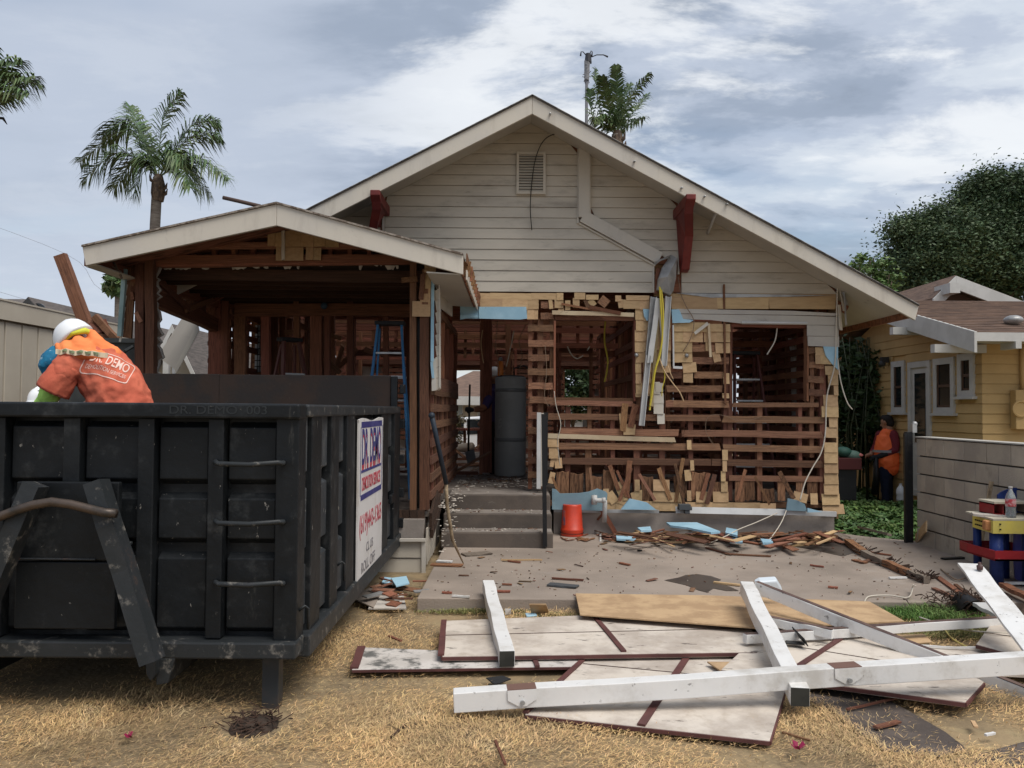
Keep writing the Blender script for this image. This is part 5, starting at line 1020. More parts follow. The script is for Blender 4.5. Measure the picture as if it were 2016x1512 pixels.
# white street-side building behind trees seen through the middle window
t = thing('garden_canopy', W(1138, 800, 30), 'white pitched garage end seen through the back window', 'garage')
b = MB(); x0, x1, z0, z1 = rect((1080, 833, 1200, 870), 30.); b.bb(x0, x1, 30, 34, -.2, z1+.25); b.build('wall', wtrim, t)
b = MB(); b.prism([Vector((x0-.2, 29.8, z1+.2)), Vector((x1+.2, 29.8, z1+.2)), Vector(((x0+x1)/2-.4, 29.8, z1+.95))], (0, 4.4, 0)); b.build('roof', M_('pale_roof', (.5, .5, .5), .7), t)
# left: shed wall of tall beige panels
sdw = thing('shed', (-7.2, 9.5, 0), 'tall beige panelled shed at the left edge behind the dumpster', 'shed')
beige = M_('beige_panel', (.50, .45, .37), .7, .03, (.46, .41, .335), 1.5, dirt=[((.28, .22, .16), 4, .64, .78, .4)])
XS = -6.0; yA, yB = 7.4, 12.9; zA = 2.83
b = MB(); b.bb(XS-2.4, XS-.05, yA, yB, -.1, zA-.05); b.build('wall', beige, sdw)
n = 16
for k in range(n):
    ya = yA+(yB-yA)*k/n; yb = yA+(yB-yA)*(k+1)/n; b = MB(); b.bb(XS-.05, XS-.018, ya+.016, yb-.016, -.05, zA-.24); b.build('panel', beige, sdw, bevel=.006)
b = MB(); b.bb(XS-.06, XS+.02, yA-.02, yB, zA-.22, zA-.0); b.build('top_rail', beige, sdw); b = MB(); b.bb(XS-2.4, XS+.03, yA-.05, yB+.03, zA, zA+.02); b.build('roof', beige, sdw)
h1 = house_box('neighbour_house', 'pale green gabled house peeking over the beige shed', W(18, 600, 24).x, W(112, 600, 24).x, 24, 34, W(100, 622, 24).z-.3, W(76, 588, 24).z, pale, rgrey, M_('dark_trim', (.05, .05, .05), .7), 'y', .25)
b = MB(); b.lathe((0, 0, 0), [(.22, 0), (.22, .05)], 16); mm = Matrix.Translation(W(76, 612, 23.9)) @ Matrix.Rotation(R(90), 4, 'X'); b.v = [tuple(mm @ Vector(q)) for q in b.v]; b.build('attic_vent', glass_dark, h1)
b = MB(); b.prism([W(-60, 588, 23.5), W(72, 589, 25.5), W(20, 612, 22.9), W(-60, 612, 22.9)], (0, .5, -.08)); b.build('porch_roof', rgrey, h1)
h2 = house_box('neighbour_house', 'beige gabled house with white bargeboard seen through the open left side', W(300, 700, 17).x, W(403, 700, 17).x, 17, 25, 2.15, 3.25, M_('beige_stucco', (.45, .40, .31), .9, 0, (.4, .35, .27), 2), rgrey, wtrim, 'y', .35)
prect('post', (325, 680, 336, 740), 16.2, .1, wtrim, h2); prect('meter_box', (341, 676, 346, 740), 16.1, .05, galv, h2)
h4 = house_box('neighbour_house', 'low house with grey roof far behind the dark metal bin', W(205, 700, 30).x, W(330, 700, 30).x, 30, 38, 2.3, W(240, 655, 30).z, pale, rgrey, wtrim, 'x', .4)
# ---- yellow house on the right
YX = 6.85; YY0, YY1 = 12.05, 15.6; yh = thing('yellow_house', (YX+2.5, 13.5, 0), 'yellow clapboard bungalow with brown shingle roof and white trimmed windows', 'house')
yel_m = M_('yellow_clapboard', (.50, .335, .145), .75, .04, (.44, .295, .125), 1.5, dirt=[((.32, .22, .1), 5, .62, .78, .4, (1, 1, 4))])
ybase = -.15; ytop = 3.0
b = MB(); b.bb(YX+.02, YX+7, YY0+.02, YY1+6, ybase, 2.62); b.build('wall_core', yel_m, yh)
z = ybase; k = 0
opn = [(W(0, 0, 1).x, 0)]
def wy(px): return YX*FPX/(px-1008)   # depth on the side wall for a photo column
Yd0, Yd1 = wy(1836), wy(1792); Yw0, Yw1 = wy(1883), wy(1842); Yl0, Yl1 = wy(1785), wy(1759); Yr0, Yr1 = wy(1922), wy(1890)
def zz_(py, px): return CAM_H+(813-py)/FPX*wy(px)
ops = [(Yd0, Yd1, .2, zz_(712, 1815)), (Yw0, Yw1, zz_(815, 1862), zz_(705, 1862)), (Yl0, Yl1, zz_(814, 1772), zz_(712, 1772)), (Yr0, Yr1, zz_(782, 1906), zz_(696, 1906))]
while z < ytop-.05:
    z1 = z+.145; segs = [(YY0 if z1 < 2.7 else YY0+(z1-2.7)/.22, YY1)]
    for (a, c, zb, zt) in ops:
        if z1 > zb+.03 and z < zt-.03:
            ns = []
            for s in segs:
                if a > s[0] and c < s[1]: ns += [(s[0], a), (c, s[1])]
                elif a > s[0] and a < s[1]: ns += [(s[0], a)]
                elif c < s[1] and c > s[0]: ns += [(c, s[1])]
                else: ns += [s]
            segs = ns
    for (a, c) in segs:
        b = MB(); g = .004
        P = [Vector((YX-.018, a, z+g)), Vector((YX-.018, c, z+g)), Vector((YX-.004, c, z1)), Vector((YX-.004, a, z1))]
        b.add(P+[Vector((YX+.02, p.y, p.z)) for p in P], [(0, 1, 2, 3), (0, 4, 5, 1), (1, 5, 6, 2), (2, 6, 7, 3), (3, 7, 4, 0), (4, 7, 6, 5)]); b.build('clapboard', yel_m, yh)
    if z1 < 2.72: sboard(YX-.018, YX-.004, 13.5, 13.5, z, z1, Y=YY0+.002, lap=.016, th=.016, mat=yel_m, parent=yh, name='clapboard')
    z = z1
def ywin(a, c, zb, zt, door=False):
    fw = .10; m_ = wtrim; fr = None
    b = MB()
    for (y0, y1, z0, z1) in ((a, a+fw, zb+fw, zt-fw), (c-fw, c, zb+fw, zt-fw), (a, c, zt-fw, zt), (a, c, zb, zb+fw)): b.bb(YX-.045, YX+.03, y0, y1, z0, z1)
    fr = b.build('door' if door else 'window', m_, yh)
    if not door: b = MB(); b.bb(YX-.09, YX-.0, a-.05, c+.05, zb-.03, zb+.01); b.build('sill', m_, fr)
    b = MB(); b.bb(YX-.012, YX-.002, a+fw, c-fw, zb+fw, zt-fw); b.build('door_leaf' if door else 'pane_backing', m_ if door else glass_dark, fr)
    if door:
        b = MB(); b.bb(YX-.022, YX-.013, a+.2, c-.2, zb+.9, zt-.2); b.build('pane', glass_dark, fr)
    else:
        b = MB(); zm = (zb+zt)/2; w_ = .035
        for (y0, y1, z0, z1) in ((a+fw, a+fw+w_, zb+fw, zt-fw), (c-fw-w_, c-fw, zb+fw, zt-fw), (a+fw, c-fw, zm-.02, zm+.02), (a+fw, c-fw, zb+fw, zb+fw+w_)): b.bb(YX-.03, YX-.013, y0, y1, z0, z1)
        b.build('sash', M_('brown_sash', (.10, .055, .035), .6), fr)
ywin(*ops[0], door=True)
for o_ in ops[1:]: ywin(*o_)
# roofs
zE = W(1900, 655, 11.4).z
er = MB(); EX0 = 6.35; EX1 = 14.; EY0 = 11.35
rz_ = W(1860, 588, 14.6).z
P = [Vector((EX0, EY0, zE)), Vector((EX1, EY0, zE)), Vector((EX1, 14.9, rz_)), Vector((EX0, 14.9, rz_))]
er.prism(P, (0, 0, -.09)); er.build('roof', rbrown, yh)
P = [Vector((EX0, 14.9, rz_)), Vector((EX1, 14.9, rz_)), Vector((EX1, 18.5, zE)), Vector((EX0, 18.5, zE))]; er = MB(); er.prism(P, (0, 0, -.09)); er.build('roof', rbrown, yh)
# shingle courses as real steps on the near slope
ncr = 22; cz = (rz_-zE)/ncr; cyy = (14.9-EY0)/ncr
for k in range(ncr):
    x = EX0; 
    y0 = EY0+cyy*k; z0 = zE+cz*k
    b = MB(); P = [Vector((EX0-.01, y0-.02, z0+.018)), Vector((EX1, y0-.02, z0+.018)), Vector((EX1, y0+cyy, z0+cz+.004)), Vector((EX0-.01, y0+cyy, z0+cz+.004))]
    b.prism(P, (0, 0, -.016)); b.build('shingle_course', rbrown, yh)
b = MB(); b.bb(EX0, EX1, EY0-.03, EY0-.005, zE-.12, zE+.0); b.build('fascia_board', wtrim, yh)
A = Vector((EX0-.03, EY0-.04, zE)); C_ = Vector((EX0-.03, 14.9, rz_))
b = MB(); b.prism([A+Vector((0, 0, .01)), C_+Vector((0, 0, .01)), C_+Vector((0, 0, -.28)), A+Vector((0, 0, -.28))], (.04, 0, 0)); b.build('bargeboard', wtrim, yh, bevel=.004)
b = MB(); b.prism([Vector((YX, YY0+.5, ytop-.4)), Vector((YX, 17.8, ytop-.4)), Vector((YX, 14.9, rz_-.12))], (.04, 0, 0)); b.build('gable', yel_m, yh)
for (y, z) in ((12.0, 2.62), (13.3, 3.0)):
    b = MB(); b.bb(EX0-.25, EX0+.5, y-.06, y+.06, z-.15, z-.03); b.build('roof_beam', wtrim, yh)
b = MB(); b.prism([Vector((EX0, EY0, zE-.1)), Vector((EX1, EY0, zE-.1)), Vector((EX1, YY0+.02, zE-.1)), Vector((EX0, YY0+.02, zE-.1))], (0, 0, .01)); b.build('soffit', wtrim, yh)
b = MB(); p = W(2000, 640, 11.35); b.bb(p.x-.04, p.x+.04, EY0-.06, EY0+.3, zE-.22, zE-.12); b.build('rafter_tail', wtrim, yh)
# upper gable behind
rA = W(1883, 543, 16.5); rB = W(1838, 588, 16.5); rC = W(2080, 618, 16.5)
for (A, B_) in ((rA, rB), (rA, rC)):
    b = MB(); b.prism([A, B_, B_-Vector((0, 0, .27)), A-Vector((0, 0, .27))], (0, .05, 0)); b.build('bargeboard', wtrim, yh, bevel=.004)
b = MB(); b.prism([rA+Vector((0, .05, .02)), rC+Vector((0, .05, .02)), rC+Vector((0, 6, .02)), rA+Vector((0, 6, .02))], (0, 0, -.06)); b.build('roof', rbrown, yh)
b = MB(); b.prism([rA+Vector((0, .05, .02)), rA+Vector((0, 6, .02)), rB+Vector((0, 6, .02)), rB+Vector((0, .05, .02))], (0, 0, -.06)); b.build('roof', rbrown, yh)
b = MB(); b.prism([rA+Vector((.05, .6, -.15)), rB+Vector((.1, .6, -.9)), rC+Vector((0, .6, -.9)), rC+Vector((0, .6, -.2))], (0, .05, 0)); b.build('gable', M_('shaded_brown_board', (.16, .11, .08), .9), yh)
b = MB(); p = W(1875, 568, 16.3); b.box(p+Vector((0, .2, 0)), (.2, .6, .2)); b.build('roof_beam', wtrim, yh)
b = MB(); p = W(1995, 630, 12.0); b.ball(p, (.13, .13, .07)); b.build('roof_vent', galv, yh, smooth=True)
# meter box on the front face
b = MB(); x0, x1, z0, z1 = rect((1987, 768, 2030, 845), YY0); b.bb(x0, x1, YY0-.16, YY0-.02, z0, z1); mb_ = b.build('meter_box', yel_m, yh, bevel=.01)
b = MB(); b.lathe((0, 0, 0), [(.12, 0), (.12, .03), (.10, .035), (.09, .02)], 24); mm = Matrix.Translation(W(2008, 805, YY0-.16)) @ Matrix.Rotation(R(90), 4, 'X'); b.v = [tuple(mm @ Vector(q)) for q in b.v]; b.build('meter_ring', yel_m, mb_)
b = MB(); p = W(2012, 650, YY0-.05); b.tube([Vector((p.x, p.y, z1)), Vector((p.x, p.y, zE-.1))], .03, 8); b.build('conduit', yel_m, yh, smooth=True)
b = MB(); p = W(1783, 712, 15.2); b.box((YX-.1, 15.0, 2.55), (.12, .1, .1)); b.ball((YX-.14, 15.0, 2.48), .06); b.build('porch_lamp', M_('dark_lamp', (.04, .04, .04), .5), yh)
# white low beam between the houses (carport edge)
t = props(board('carport_beam', W(1646, 694, 16.5), W(1750, 695, 16.5), .14, .1, soffit, None, kind='box'), 'grey painted carport beam spanning the dark gap between the two houses', 'beam')

# ---- block wall
bw = thing('block_wall', (4.66, 7.5, 0), 'grey concrete block garden wall on the right', 'wall')
blockm = M_('concrete_block', (.42, .365, .29), .95, .12, (.35, .305, .25), 2.5, dirt=[((.10, .095, .085), 3, .56, .76, .55, (1, 1, .6)), ((.30, .28, .25), 8, .6, .76, .4)], bump=.5, bscale=70)
b = MB(); b.bb(4.69, 4.81, 4.6, 9.53, 0, 1.30); b.build('mortar_core', M_('mortar', (.09, .08, .07), .95, bump=.3), bw)
for r_ in range(6):
    z0 = TP+.205*r_-.02; y = 9.55+(.2 if r_ % 2 else 0)
    while y > 4.6:
        ya = max(4.6, y-.40); yb_ = min(9.55, y)
        if yb_-ya > .05:
            b = MB(); o_ = random.uniform(-.002, .002); b.bb(4.66+o_, 4.84, ya+.004, yb_-.004, z0+.008, z0+.197); b.build('block', blockm, bw, bevel=.004)
        y -= .40
b = MB(); b.bb(4.645, 4.855, 4.6, 9.56, 1.312, 1.325); b.build('cap', M_('pale_cap', (.4, .38, .34), .9, bump=.4), bw)
gp = thing('gate_post', (4.6, 9.66, TP), 'black metal gate post at the end of the block wall', 'post')
b = MB(); b.bb(4.575, 4.645, 9.6, 9.68, 0, W(1800, 850, 9.65).z); b.build('post', black, gp, bevel=.005)
b = MB(); b.bb(4.54, 4.565, 9.58, 9.62, .1, 1.36); b.build('gate_stile', black, gp)
b = MB(); p = W(1799, 843, 9.6); b.box(p, (.05, .05, .1)); b.ball(p+Vector((.01, 0, .05)), .03); b.build('latch', galv, gp)

# ---- toy workbench
bluep = M_('blue_toy_paint', (.015, .035, .16), .5, 0, (.012, .03, .13), 4, dirt=[((.12, .16, .28), 10, .6, .7, .6), ((.01, .015, .05), 4, .5, .7, .5)]); yelp = M_('yellow_toy_paint', (.62, .50, .09), .55, 0, (.55, .46, .12), 3, dirt=((.3, .26, .15), 7, .6, .75, .5)); redp = M_('red_toy_paint', (.30, .02, .025), .5, 0, (.24, .018, .02), 4, dirt=[((.35, .16, .12), 9, .58, .7, .6), ((.12, .05, .04), 4, .55, .7, .5)]); creamp = M_('worn_table_top', (.5, .46, .36), .7, 0, (.42, .38, .3), 5)
tw = thing('toy_workbench', G(1985, 1120, TP), "child's blue yellow and red toy workbench beside the block wall", 'toy workbench')
TY0 = 7.15; TY1 = 7.75
def tp(px, py, Y): return W(px, py, Y)
L0, L1 = tp(1948, 1040, TY0), tp(1904, 1040, TY1)
XL0 = 4.03; XR = 4.56
zT = W(1960, 1025, TY0).z; zB = W(1960, 1046, TY0).z
fx0 = W(1955, 1030, TY0).x; cx0 = W(1906, 1020, 7.62).x
top = [Vector((fx0, TY0, 0)), Vector((XR+.02, TY0, 0)), Vector((XR+.02, 7.7, 0)), Vector((cx0+.02, 7.7, 0)), Vector((cx0, 7.55, 0))]
b = MB(); b.prism([p+Vector((0, 0, zT)) for p in top], (0, 0, .015)); b.build('table_top', creamp, tw)
b = MB(); b.bb(fx0, XR, TY0-.0, TY0+.02, zB-.02, zT-.002); b.build('apron', yelp, tw)
b = MB(); d_ = (Vector((cx0, 7.55, 0))-Vector((fx0, TY0, 0))); nn = Vector((-.02, -.012, 0)); b.prism([Vector((fx0, TY0, zB-.02)), Vector((cx0, 7.55, zB-.02)), Vector((cx0, 7.55, zT-.002)), Vector((fx0, TY0, zT-.002))], (.015, .01, 0)); ap_ = b.build('apron', yelp, tw)
b = MB()
for k in range(7):
    for r_ in (0, 1):
        q = Vector((fx0, TY0, 0)).lerp(Vector((cx0, 7.55, 0)), .25+k*.095); b.box((q.x-.004, q.y-.004, zT-.035-r_*.04), (.012, .012, .012))
for x in (.06,):
    for r_ in (0, 1): b.box((fx0+x, TY0-.003, zT-.03-r_*.045), (.012, .012, .012))
b.build('peg_hole', black, ap_); ap_.children[0]['kind'] = 'stuff'
b = MB(); q = Vector((fx0, TY0, zT-.05)).lerp(Vector((cx0, 7.55, zT-.05)), .22); b.box(q+Vector((-.015, -.01, 0)), (.07, .06, .085), Matrix.Rotation(math.atan2(d_.y, d_.x), 3, 'Z')); b.build('corner_block', M_('orange_wood', (.45, .2, .08), .6), tw, bevel=.01)
for (x, y) in ((fx0+.08, TY0+.09), (cx0+.06, 7.58), (XR-.05, TY0+.1), (XR-.05, 7.6)):
    b = MB(); b.tube([(x, y, TP-.0), (x, y, zB)], .055 if y < 7.4 else .035, 14); b.build('leg', bluep, tw, smooth=True)
zS = W(1960, 1102, TY0).z; zS2 = zS+.085
tray = [Vector((fx0-.02, TY0-.06, 0)), Vector((XR, TY0-.06, 0)), Vector((XR, 7.66, 0)), Vector((cx0-.06, 7.66, 0)), Vector((cx0-.08, 7.5, 0))]
b = MB(); b.prism([p+Vector((0, 0, zS)) for p in tray], (0, 0, .015)); b.build('shelf', redp, tw)
for i in range(5):
    a_, c_ = tray[i], tray[(i+1) % 5]; b = MB(); n_ = (c_-a_).cross(Vector((0, 0, 1))).normalized()*.012; b.prism([a_+Vector((0, 0, zS)), c_+Vector((0, 0, zS)), c_+Vector((0, 0, zS2)), a_+Vector((0, 0, zS2))], -n_); b.build('shelf_edge', redp, tw)
# back panel (rounded) with shelf boxes
bx0, bx1, bz0, bz1 = rect((1965, 960, 2050, 1024), 7.66)
pts = [Vector((bx0, 7.66, zT)), Vector((bx1, 7.66, zT))]+[Vector((bx1-(bx1-bx0)*t, 7.66, bz1-.07+.07*math.sin(math.pi*t)**.7 if 0 < t < 1 else bz1-.07)) for t in np.linspace(0, 1, 14)]
b = MB(); b.prism(pts, (0, .02, 0)); b.build('back_panel', bluep, tw)
x0, x1, z0, z1 = rect((1945, 990, 1982, 1012), 7.5)
for (a, c, d0, d1) in ((x0, x1, z0, z0+.01), (x0, x1, z1-.01, z1), (x0, x0+.01, z0, z1), ((x0+x1)/2, (x0+x1)/2+.01, z0, z1), (x1-.01, x1, z0, z1)): b = MB(); b.bb(a, c, 7.42, 7.64, d0, d1); b.build('tray_box', redp, tw)
b = MB(); b.bb(x0, bx1, 7.40, 7.66, z1+.002, z1+.02); b.build('shelf', creamp, tw)
b = MB(); b.prism([Vector((bx1-.12, 7.3, z1-.02)), Vector((bx1, 7.3, z1-.02)), Vector((bx1, 7.3, z1-.12))], (0, .02, 0)); b.build('bracket', yelp, tw)
props(board('plank', W(1914, 1013, 7.4)+Vector((0, 0, .005)), W(1980, 1019, 7.3)+Vector((0, 0, .005)), .14, .02, M_('pale_board', (.42, .38, .33), .8), None, n=(0, 0, 1)), 'weathered pale board lying on top of the toy workbench', 'plank')
props(board('broom_stick', WX(1952, 948, 4.58), WX(1929, 1088, 4.5), .028, .028, MATS['worn_handle']), 'pale wooden stick leaning on the block wall behind the toy workbench', 'stick')
# bottle on it
clear = M_('clear_plastic', (.55, .62, .66), .12, spec=.6, trans=.75); blab = M_('red_bottle_label', (.42, .05, .06), .5, 0, (.55, .4, .4), 30)
def bottle(name, label, p, h, m1, m2, r=None):
    r = r or h*.16; t = thing(name, p, label, 'bottle')
    b = MB(); b.lathe(p, [(r*.85, 0), (r, .01*h), (r, .12*h), (r*.93, .3*h), (r, .35*h), (r, .62*h), (r*.8, .74*h), (r*.35, .88*h), (r*.32, .95*h)], 18); b.build('bottle_body', m1, t, smooth=True)
    b = MB(); b.lathe(p+Vector((0, 0, .36*h)), [(r*1.01, 0), (r*1.02, .005), (r*1.02, .24*h), (r*1.01, .245*h)], 18); b.build('bottle_label', m2, t, smooth=True)
    b = MB(); b.lathe(p+Vector((0, 0, .95*h)), [(r*.4, 0), (r*.4, .05*h)], 12); b.build('cap', wtrim, t); return t
bottle('water_bottle', 'clear plastic bottle with red label on the toy workbench', Vector((W(1990, 1020, 7.25).x, 7.25, zT+.015)), .27, clear, blab, .042)
bottle('spray_bottle', 'small white bottle standing in the greenery behind the orange vested worker', Vector((W(1773, 950, 14.3).x, 14.3, .08)), .3, wcar, wcar, .07)
# purple toy at the right edge
pt = MB(); q = G(2030, 1145, TP); pt.lathe(q, [(.10, 0), (.13, .02), (.14, .25), (.13, .45), (.09, .55), (.03, .58)], 20); props(pt.build('toy_barrel', M_('periwinkle_plastic', (.12, .14, .50), .4), smooth=True), 'periwinkle blue plastic toy cut off by the right edge of the photo', 'toy')

# ================================================================== plants
def leaves(n, cen, rad, sz, seed, squash=1., normal_up=0., hollow=.0, clumps=0, clump_r=.4):
    r = np.random.default_rng(seed)
    if clumps:
        u = r.normal(size=(clumps, 3)); u /= np.linalg.norm(u, axis=1)[:, None]; rr = (hollow+(1-hollow)*r.random(clumps)**.5)[:, None]
        cc = np.array(cen)+u*rr*np.array(rad); k = r.integers(0, clumps, n); g = r.normal(size=(n, 3))*clump_r*np.array([1, 1, .7])*(.5+r.random((n, 1))*.8); p = cc[k]+g
    else:
        u = r.normal(size=(n, 3)); u /= np.linalg.norm(u, axis=1)[:, None]; p = np.array(cen)+u*(hollow+(1-hollow)*r.random((n, 1))**.6)*np.array(rad)
    a = r.normal(size=(n, 3)); a[:, 2] *= .5; a /= np.linalg.norm(a, axis=1)[:, None]; c = r.normal(size=(n, 3)); c[:, 2] += normal_up; c = np.cross(a, c); c /= np.linalg.norm(c, axis=1)[:, None]
    s = sz*(.6+.8*r.random((n, 1))); v = np.empty((n, 4, 3)); v[:, 0] = p-a*s; v[:, 1] = p+c*s*.42+a*s*.1; v[:, 2] = p+a*s; v[:, 3] = p-c*s*.42+a*s*.1
    return v.reshape(-1, 3), np.arange(4*n).reshape(n, 4)
def leafmat(name, c1, c2): return M_(name, c1, .6, .35, c2, .9, (1, 1, 1), .35, .65, huevar=.025, island=True, spec=.35)
dkleaf = leafmat('dark_tree_leaf', (.085, .125, .055), (.048, .080, .034)); ltleaf = leafmat('light_tree_leaf', (.12, .19, .05), (.08, .14, .04)); mdleaf = leafmat('shrub_leaf', (.045, .075, .025), (.03, .055, .02)); gcleaf = leafmat('ground_cover_leaf', (.10, .17, .045), (.05, .10, .03))
bark = M_('bark', (.12, .09, .065), .95, 0, (.06, .045, .035), 6, (1, 1, .3), bump=.6)
def tree(name, label, base, cen_list, lm, seed, nl, sz, cr, trunk_r=.18, group=None, nclump=60):
    t = thing(name, base, label, 'tree', group); r = random.Random(seed); V = []; F = []; off = 0
    for i, (c, rad, f_) in enumerate(cen_list):
        v, f = leaves(int(nl*f_), c, rad, sz, seed+i, clumps=max(6, int(nclump*f_*2)), clump_r=cr, hollow=.35); V.append(v); F.append(f+off); off += len(v)
    o = fast_mesh('crown', np.concatenate(V), np.concatenate(F), lm, t)
    b = MB(); top_ = Vector(cen_list[0][0]); B0 = Vector(base); fork = B0.lerp(top_, .45); b.tube([B0, B0.lerp(fork, .5)+Vector((.05, 0, 0)), fork], [trunk_r, trunk_r*.8, trunk_r*.65], 10); b.build('trunk', bark, t, smooth=True)
    b = MB()
    for (c, rad, f_) in cen_list:
        for k in range(5): e = Vector(c)+Vector((r.uniform(-.6, .6)*rad[0], r.uniform(-.6, .6)*rad[1], r.uniform(-.3, .8)*rad[2])); b.tube([fork, fork.lerp(e, .5)+Vector((0, 0, .2)), e], [trunk_r*.5, trunk_r*.25, .015], 6)
    b.build('limb', bark, t, smooth=True); t.children[-1]['kind'] = 'stuff'; return t
c1 = W(1840, 470, 24); c2 = W(1990, 430, 25); c3 = W(1930, 520, 23.5)
tree('broadleaf_tree', 'large dark leafy tree towering behind the yellow house', (c3.x, 25, 0), [((c3.x, 25, c3.z), (2.0, 2, 1.5), .8), ((c1.x+.15, 24.5, c1.z), (.95, 1.5, .9), .35), ((c2.x, 25, c2.z), (1.5, 1.6, 1.6), .7), ((W(1822, 535, 24).x, 24, W(1822, 535, 24).z), (.65, 1, .6), .2), ((W(1800, 455, 24).x, 24, W(1800, 455, 24).z), (.5, .6, .35), .06), ((W(2016, 520, 24).x, 24, W(2016, 520, 24).z), (1.4, 1.5, 1.4), .4)], dkleaf, 11, 105000, .052, .26, .24, nclump=70)
p = W(1716, 520, 20); tree('young_tree', 'light green treetop showing just above the right eave', (p.x, 20, 0), [((p.x-.1, 20, p.z-.15), (.40, .5, .45), .5), ((p.x+.35, 20, p.z-.45), (.3, .4, .25), .4), ((p.x-.5, 20, p.z-.5), (.3, .3, .35), .3)], ltleaf, 21, 2600, .055, .10, .06, nclump=14)
for i, (px, py, Y, rx, rz, lab) in enumerate(((1700, 760, 18.5, 1.2, 1.5, 'dark bushy tree filling the gap between the two houses'), (1660, 740, 22, 1.0, 1.6, 'dark tree further back in the gap beside the stripped house'), (1740, 690, 21, 1.3, 1.3, 'dark tree crown showing under the carport beam'))):
    p = W(px, py, Y); tree('shade_tree', lab, (p.x, Y, -.1), [((p.x, Y, p.z), (rx, 1.0, rz), 1.)], mdleaf, 40+i, 9000, .07, .22, .1, nclump=40)
p = W(1128, 770, 26); tree('shade_tree', 'green tree seen through the middle back window', (p.x, 26, 0), [((p.x, 26, 2.4), (1.3, 1, 1.1), 1.)], mdleaf, 51, 9000, .08, .2, .1, nclump=40)
p = W(905, 845, 25); tree('shrub', 'small red leaved shrub in front of the white pickup', (p.x-.2, 24.5, -.2), [((p.x-.3, 24.5, 1.0), (.5, .4, .45), 1.)], leafmat('reddish_leaf', (.09, .04, .03), (.05, .05, .02)), 53, 1500, .06, .12, .04, nclump=14)
p = W(385, 700, 40); tree('broadleaf_tree', 'distant round tree seen through the open left side', (p.x, 40, 0), [((p.x+.2, 40, p.z-.2), (.8, .8, .9), 1.)], leafmat('grey_green_leaf', (.09, .12, .06), (.06, .09, .04)), 55, 5000, .09, .15, .1, nclump=30)
# bamboo canes
bam = thing('bamboo', W(1690, 900, 15.6), 'dark stand of bamboo canes behind the orange vested worker', 'bamboo'); r = random.Random(5)
for k in range(18):
    q = W(1655+k*5+r.uniform(-4, 4), 900, 15.6+r.uniform(-.3, .6)); b = MB(); b.tube([(q.x, q.y, -.15), (q.x+r.uniform(-.1, .1), q.y, 1.3), (q.x+r.uniform(-.3, .3), q.y, 3.0)], [.018, .015, .006], 6); b.build('cane', M_('bamboo_cane', (.05, .06, .03), .5), bam, smooth=True)
v, f = leaves(9000, (W(1698, 740, 15.8).x, 15.9, 1.8), (.75, .5, 1.2), .075, 61, clumps=70, clump_r=.16); fast_mesh('foliage', v, f, mdleaf, bam)
# ground cover
r = np.random.default_rng(3); n = 42000; X = r.uniform(4.0, 6.85, n); Y = 10.1+(r.random(n)**1.2)*6.6
keep = ~((Y < 10.9) & (r.random(n) < .6)) & ~((X > 4.55) & (Y < 9.9)); X = X[keep]; Y = Y[keep]; n = len(X)
hgt = np.array([max(0, mnoise.noise(Vector((x*1.4, y*1.4, 0)))*.5+.5) for x, y in zip(X, Y)]); Z = np.array([gh(x, y) for x, y in zip(X, Y)])+hgt*np.clip((Y-10.0)*.12, .05, .42)*np.where((Y > 13.6) & (Y < 15.1) & (X > 6.1), .35, 1.)*r.random(n)**.5+.02
a = r.normal(size=(n, 3)); a[:, 2] *= .4; a /= np.linalg.norm(a, axis=1)[:, None]; c = r.normal(size=(n, 3)); c[:, 2] += 0; u = np.array([[0, 0, 1.]])+r.normal(size=(n, 3))*.5; c = np.cross(a, u); c /= np.linalg.norm(c, axis=1)[:, None]
s = .045*(.6+.8*r.random((n, 1))); p = np.stack([X, Y, Z], 1); v = np.empty((n, 4, 3)); v[:, 0] = p-a*s; v[:, 1] = p+c*s*.6; v[:, 2] = p+a*s; v[:, 3] = p-c*s*.6
o = fast_mesh('ground_cover', v.reshape(-1, 3), np.arange(4*n).reshape(n, 4), gcleaf); o['kind'] = 'stuff'
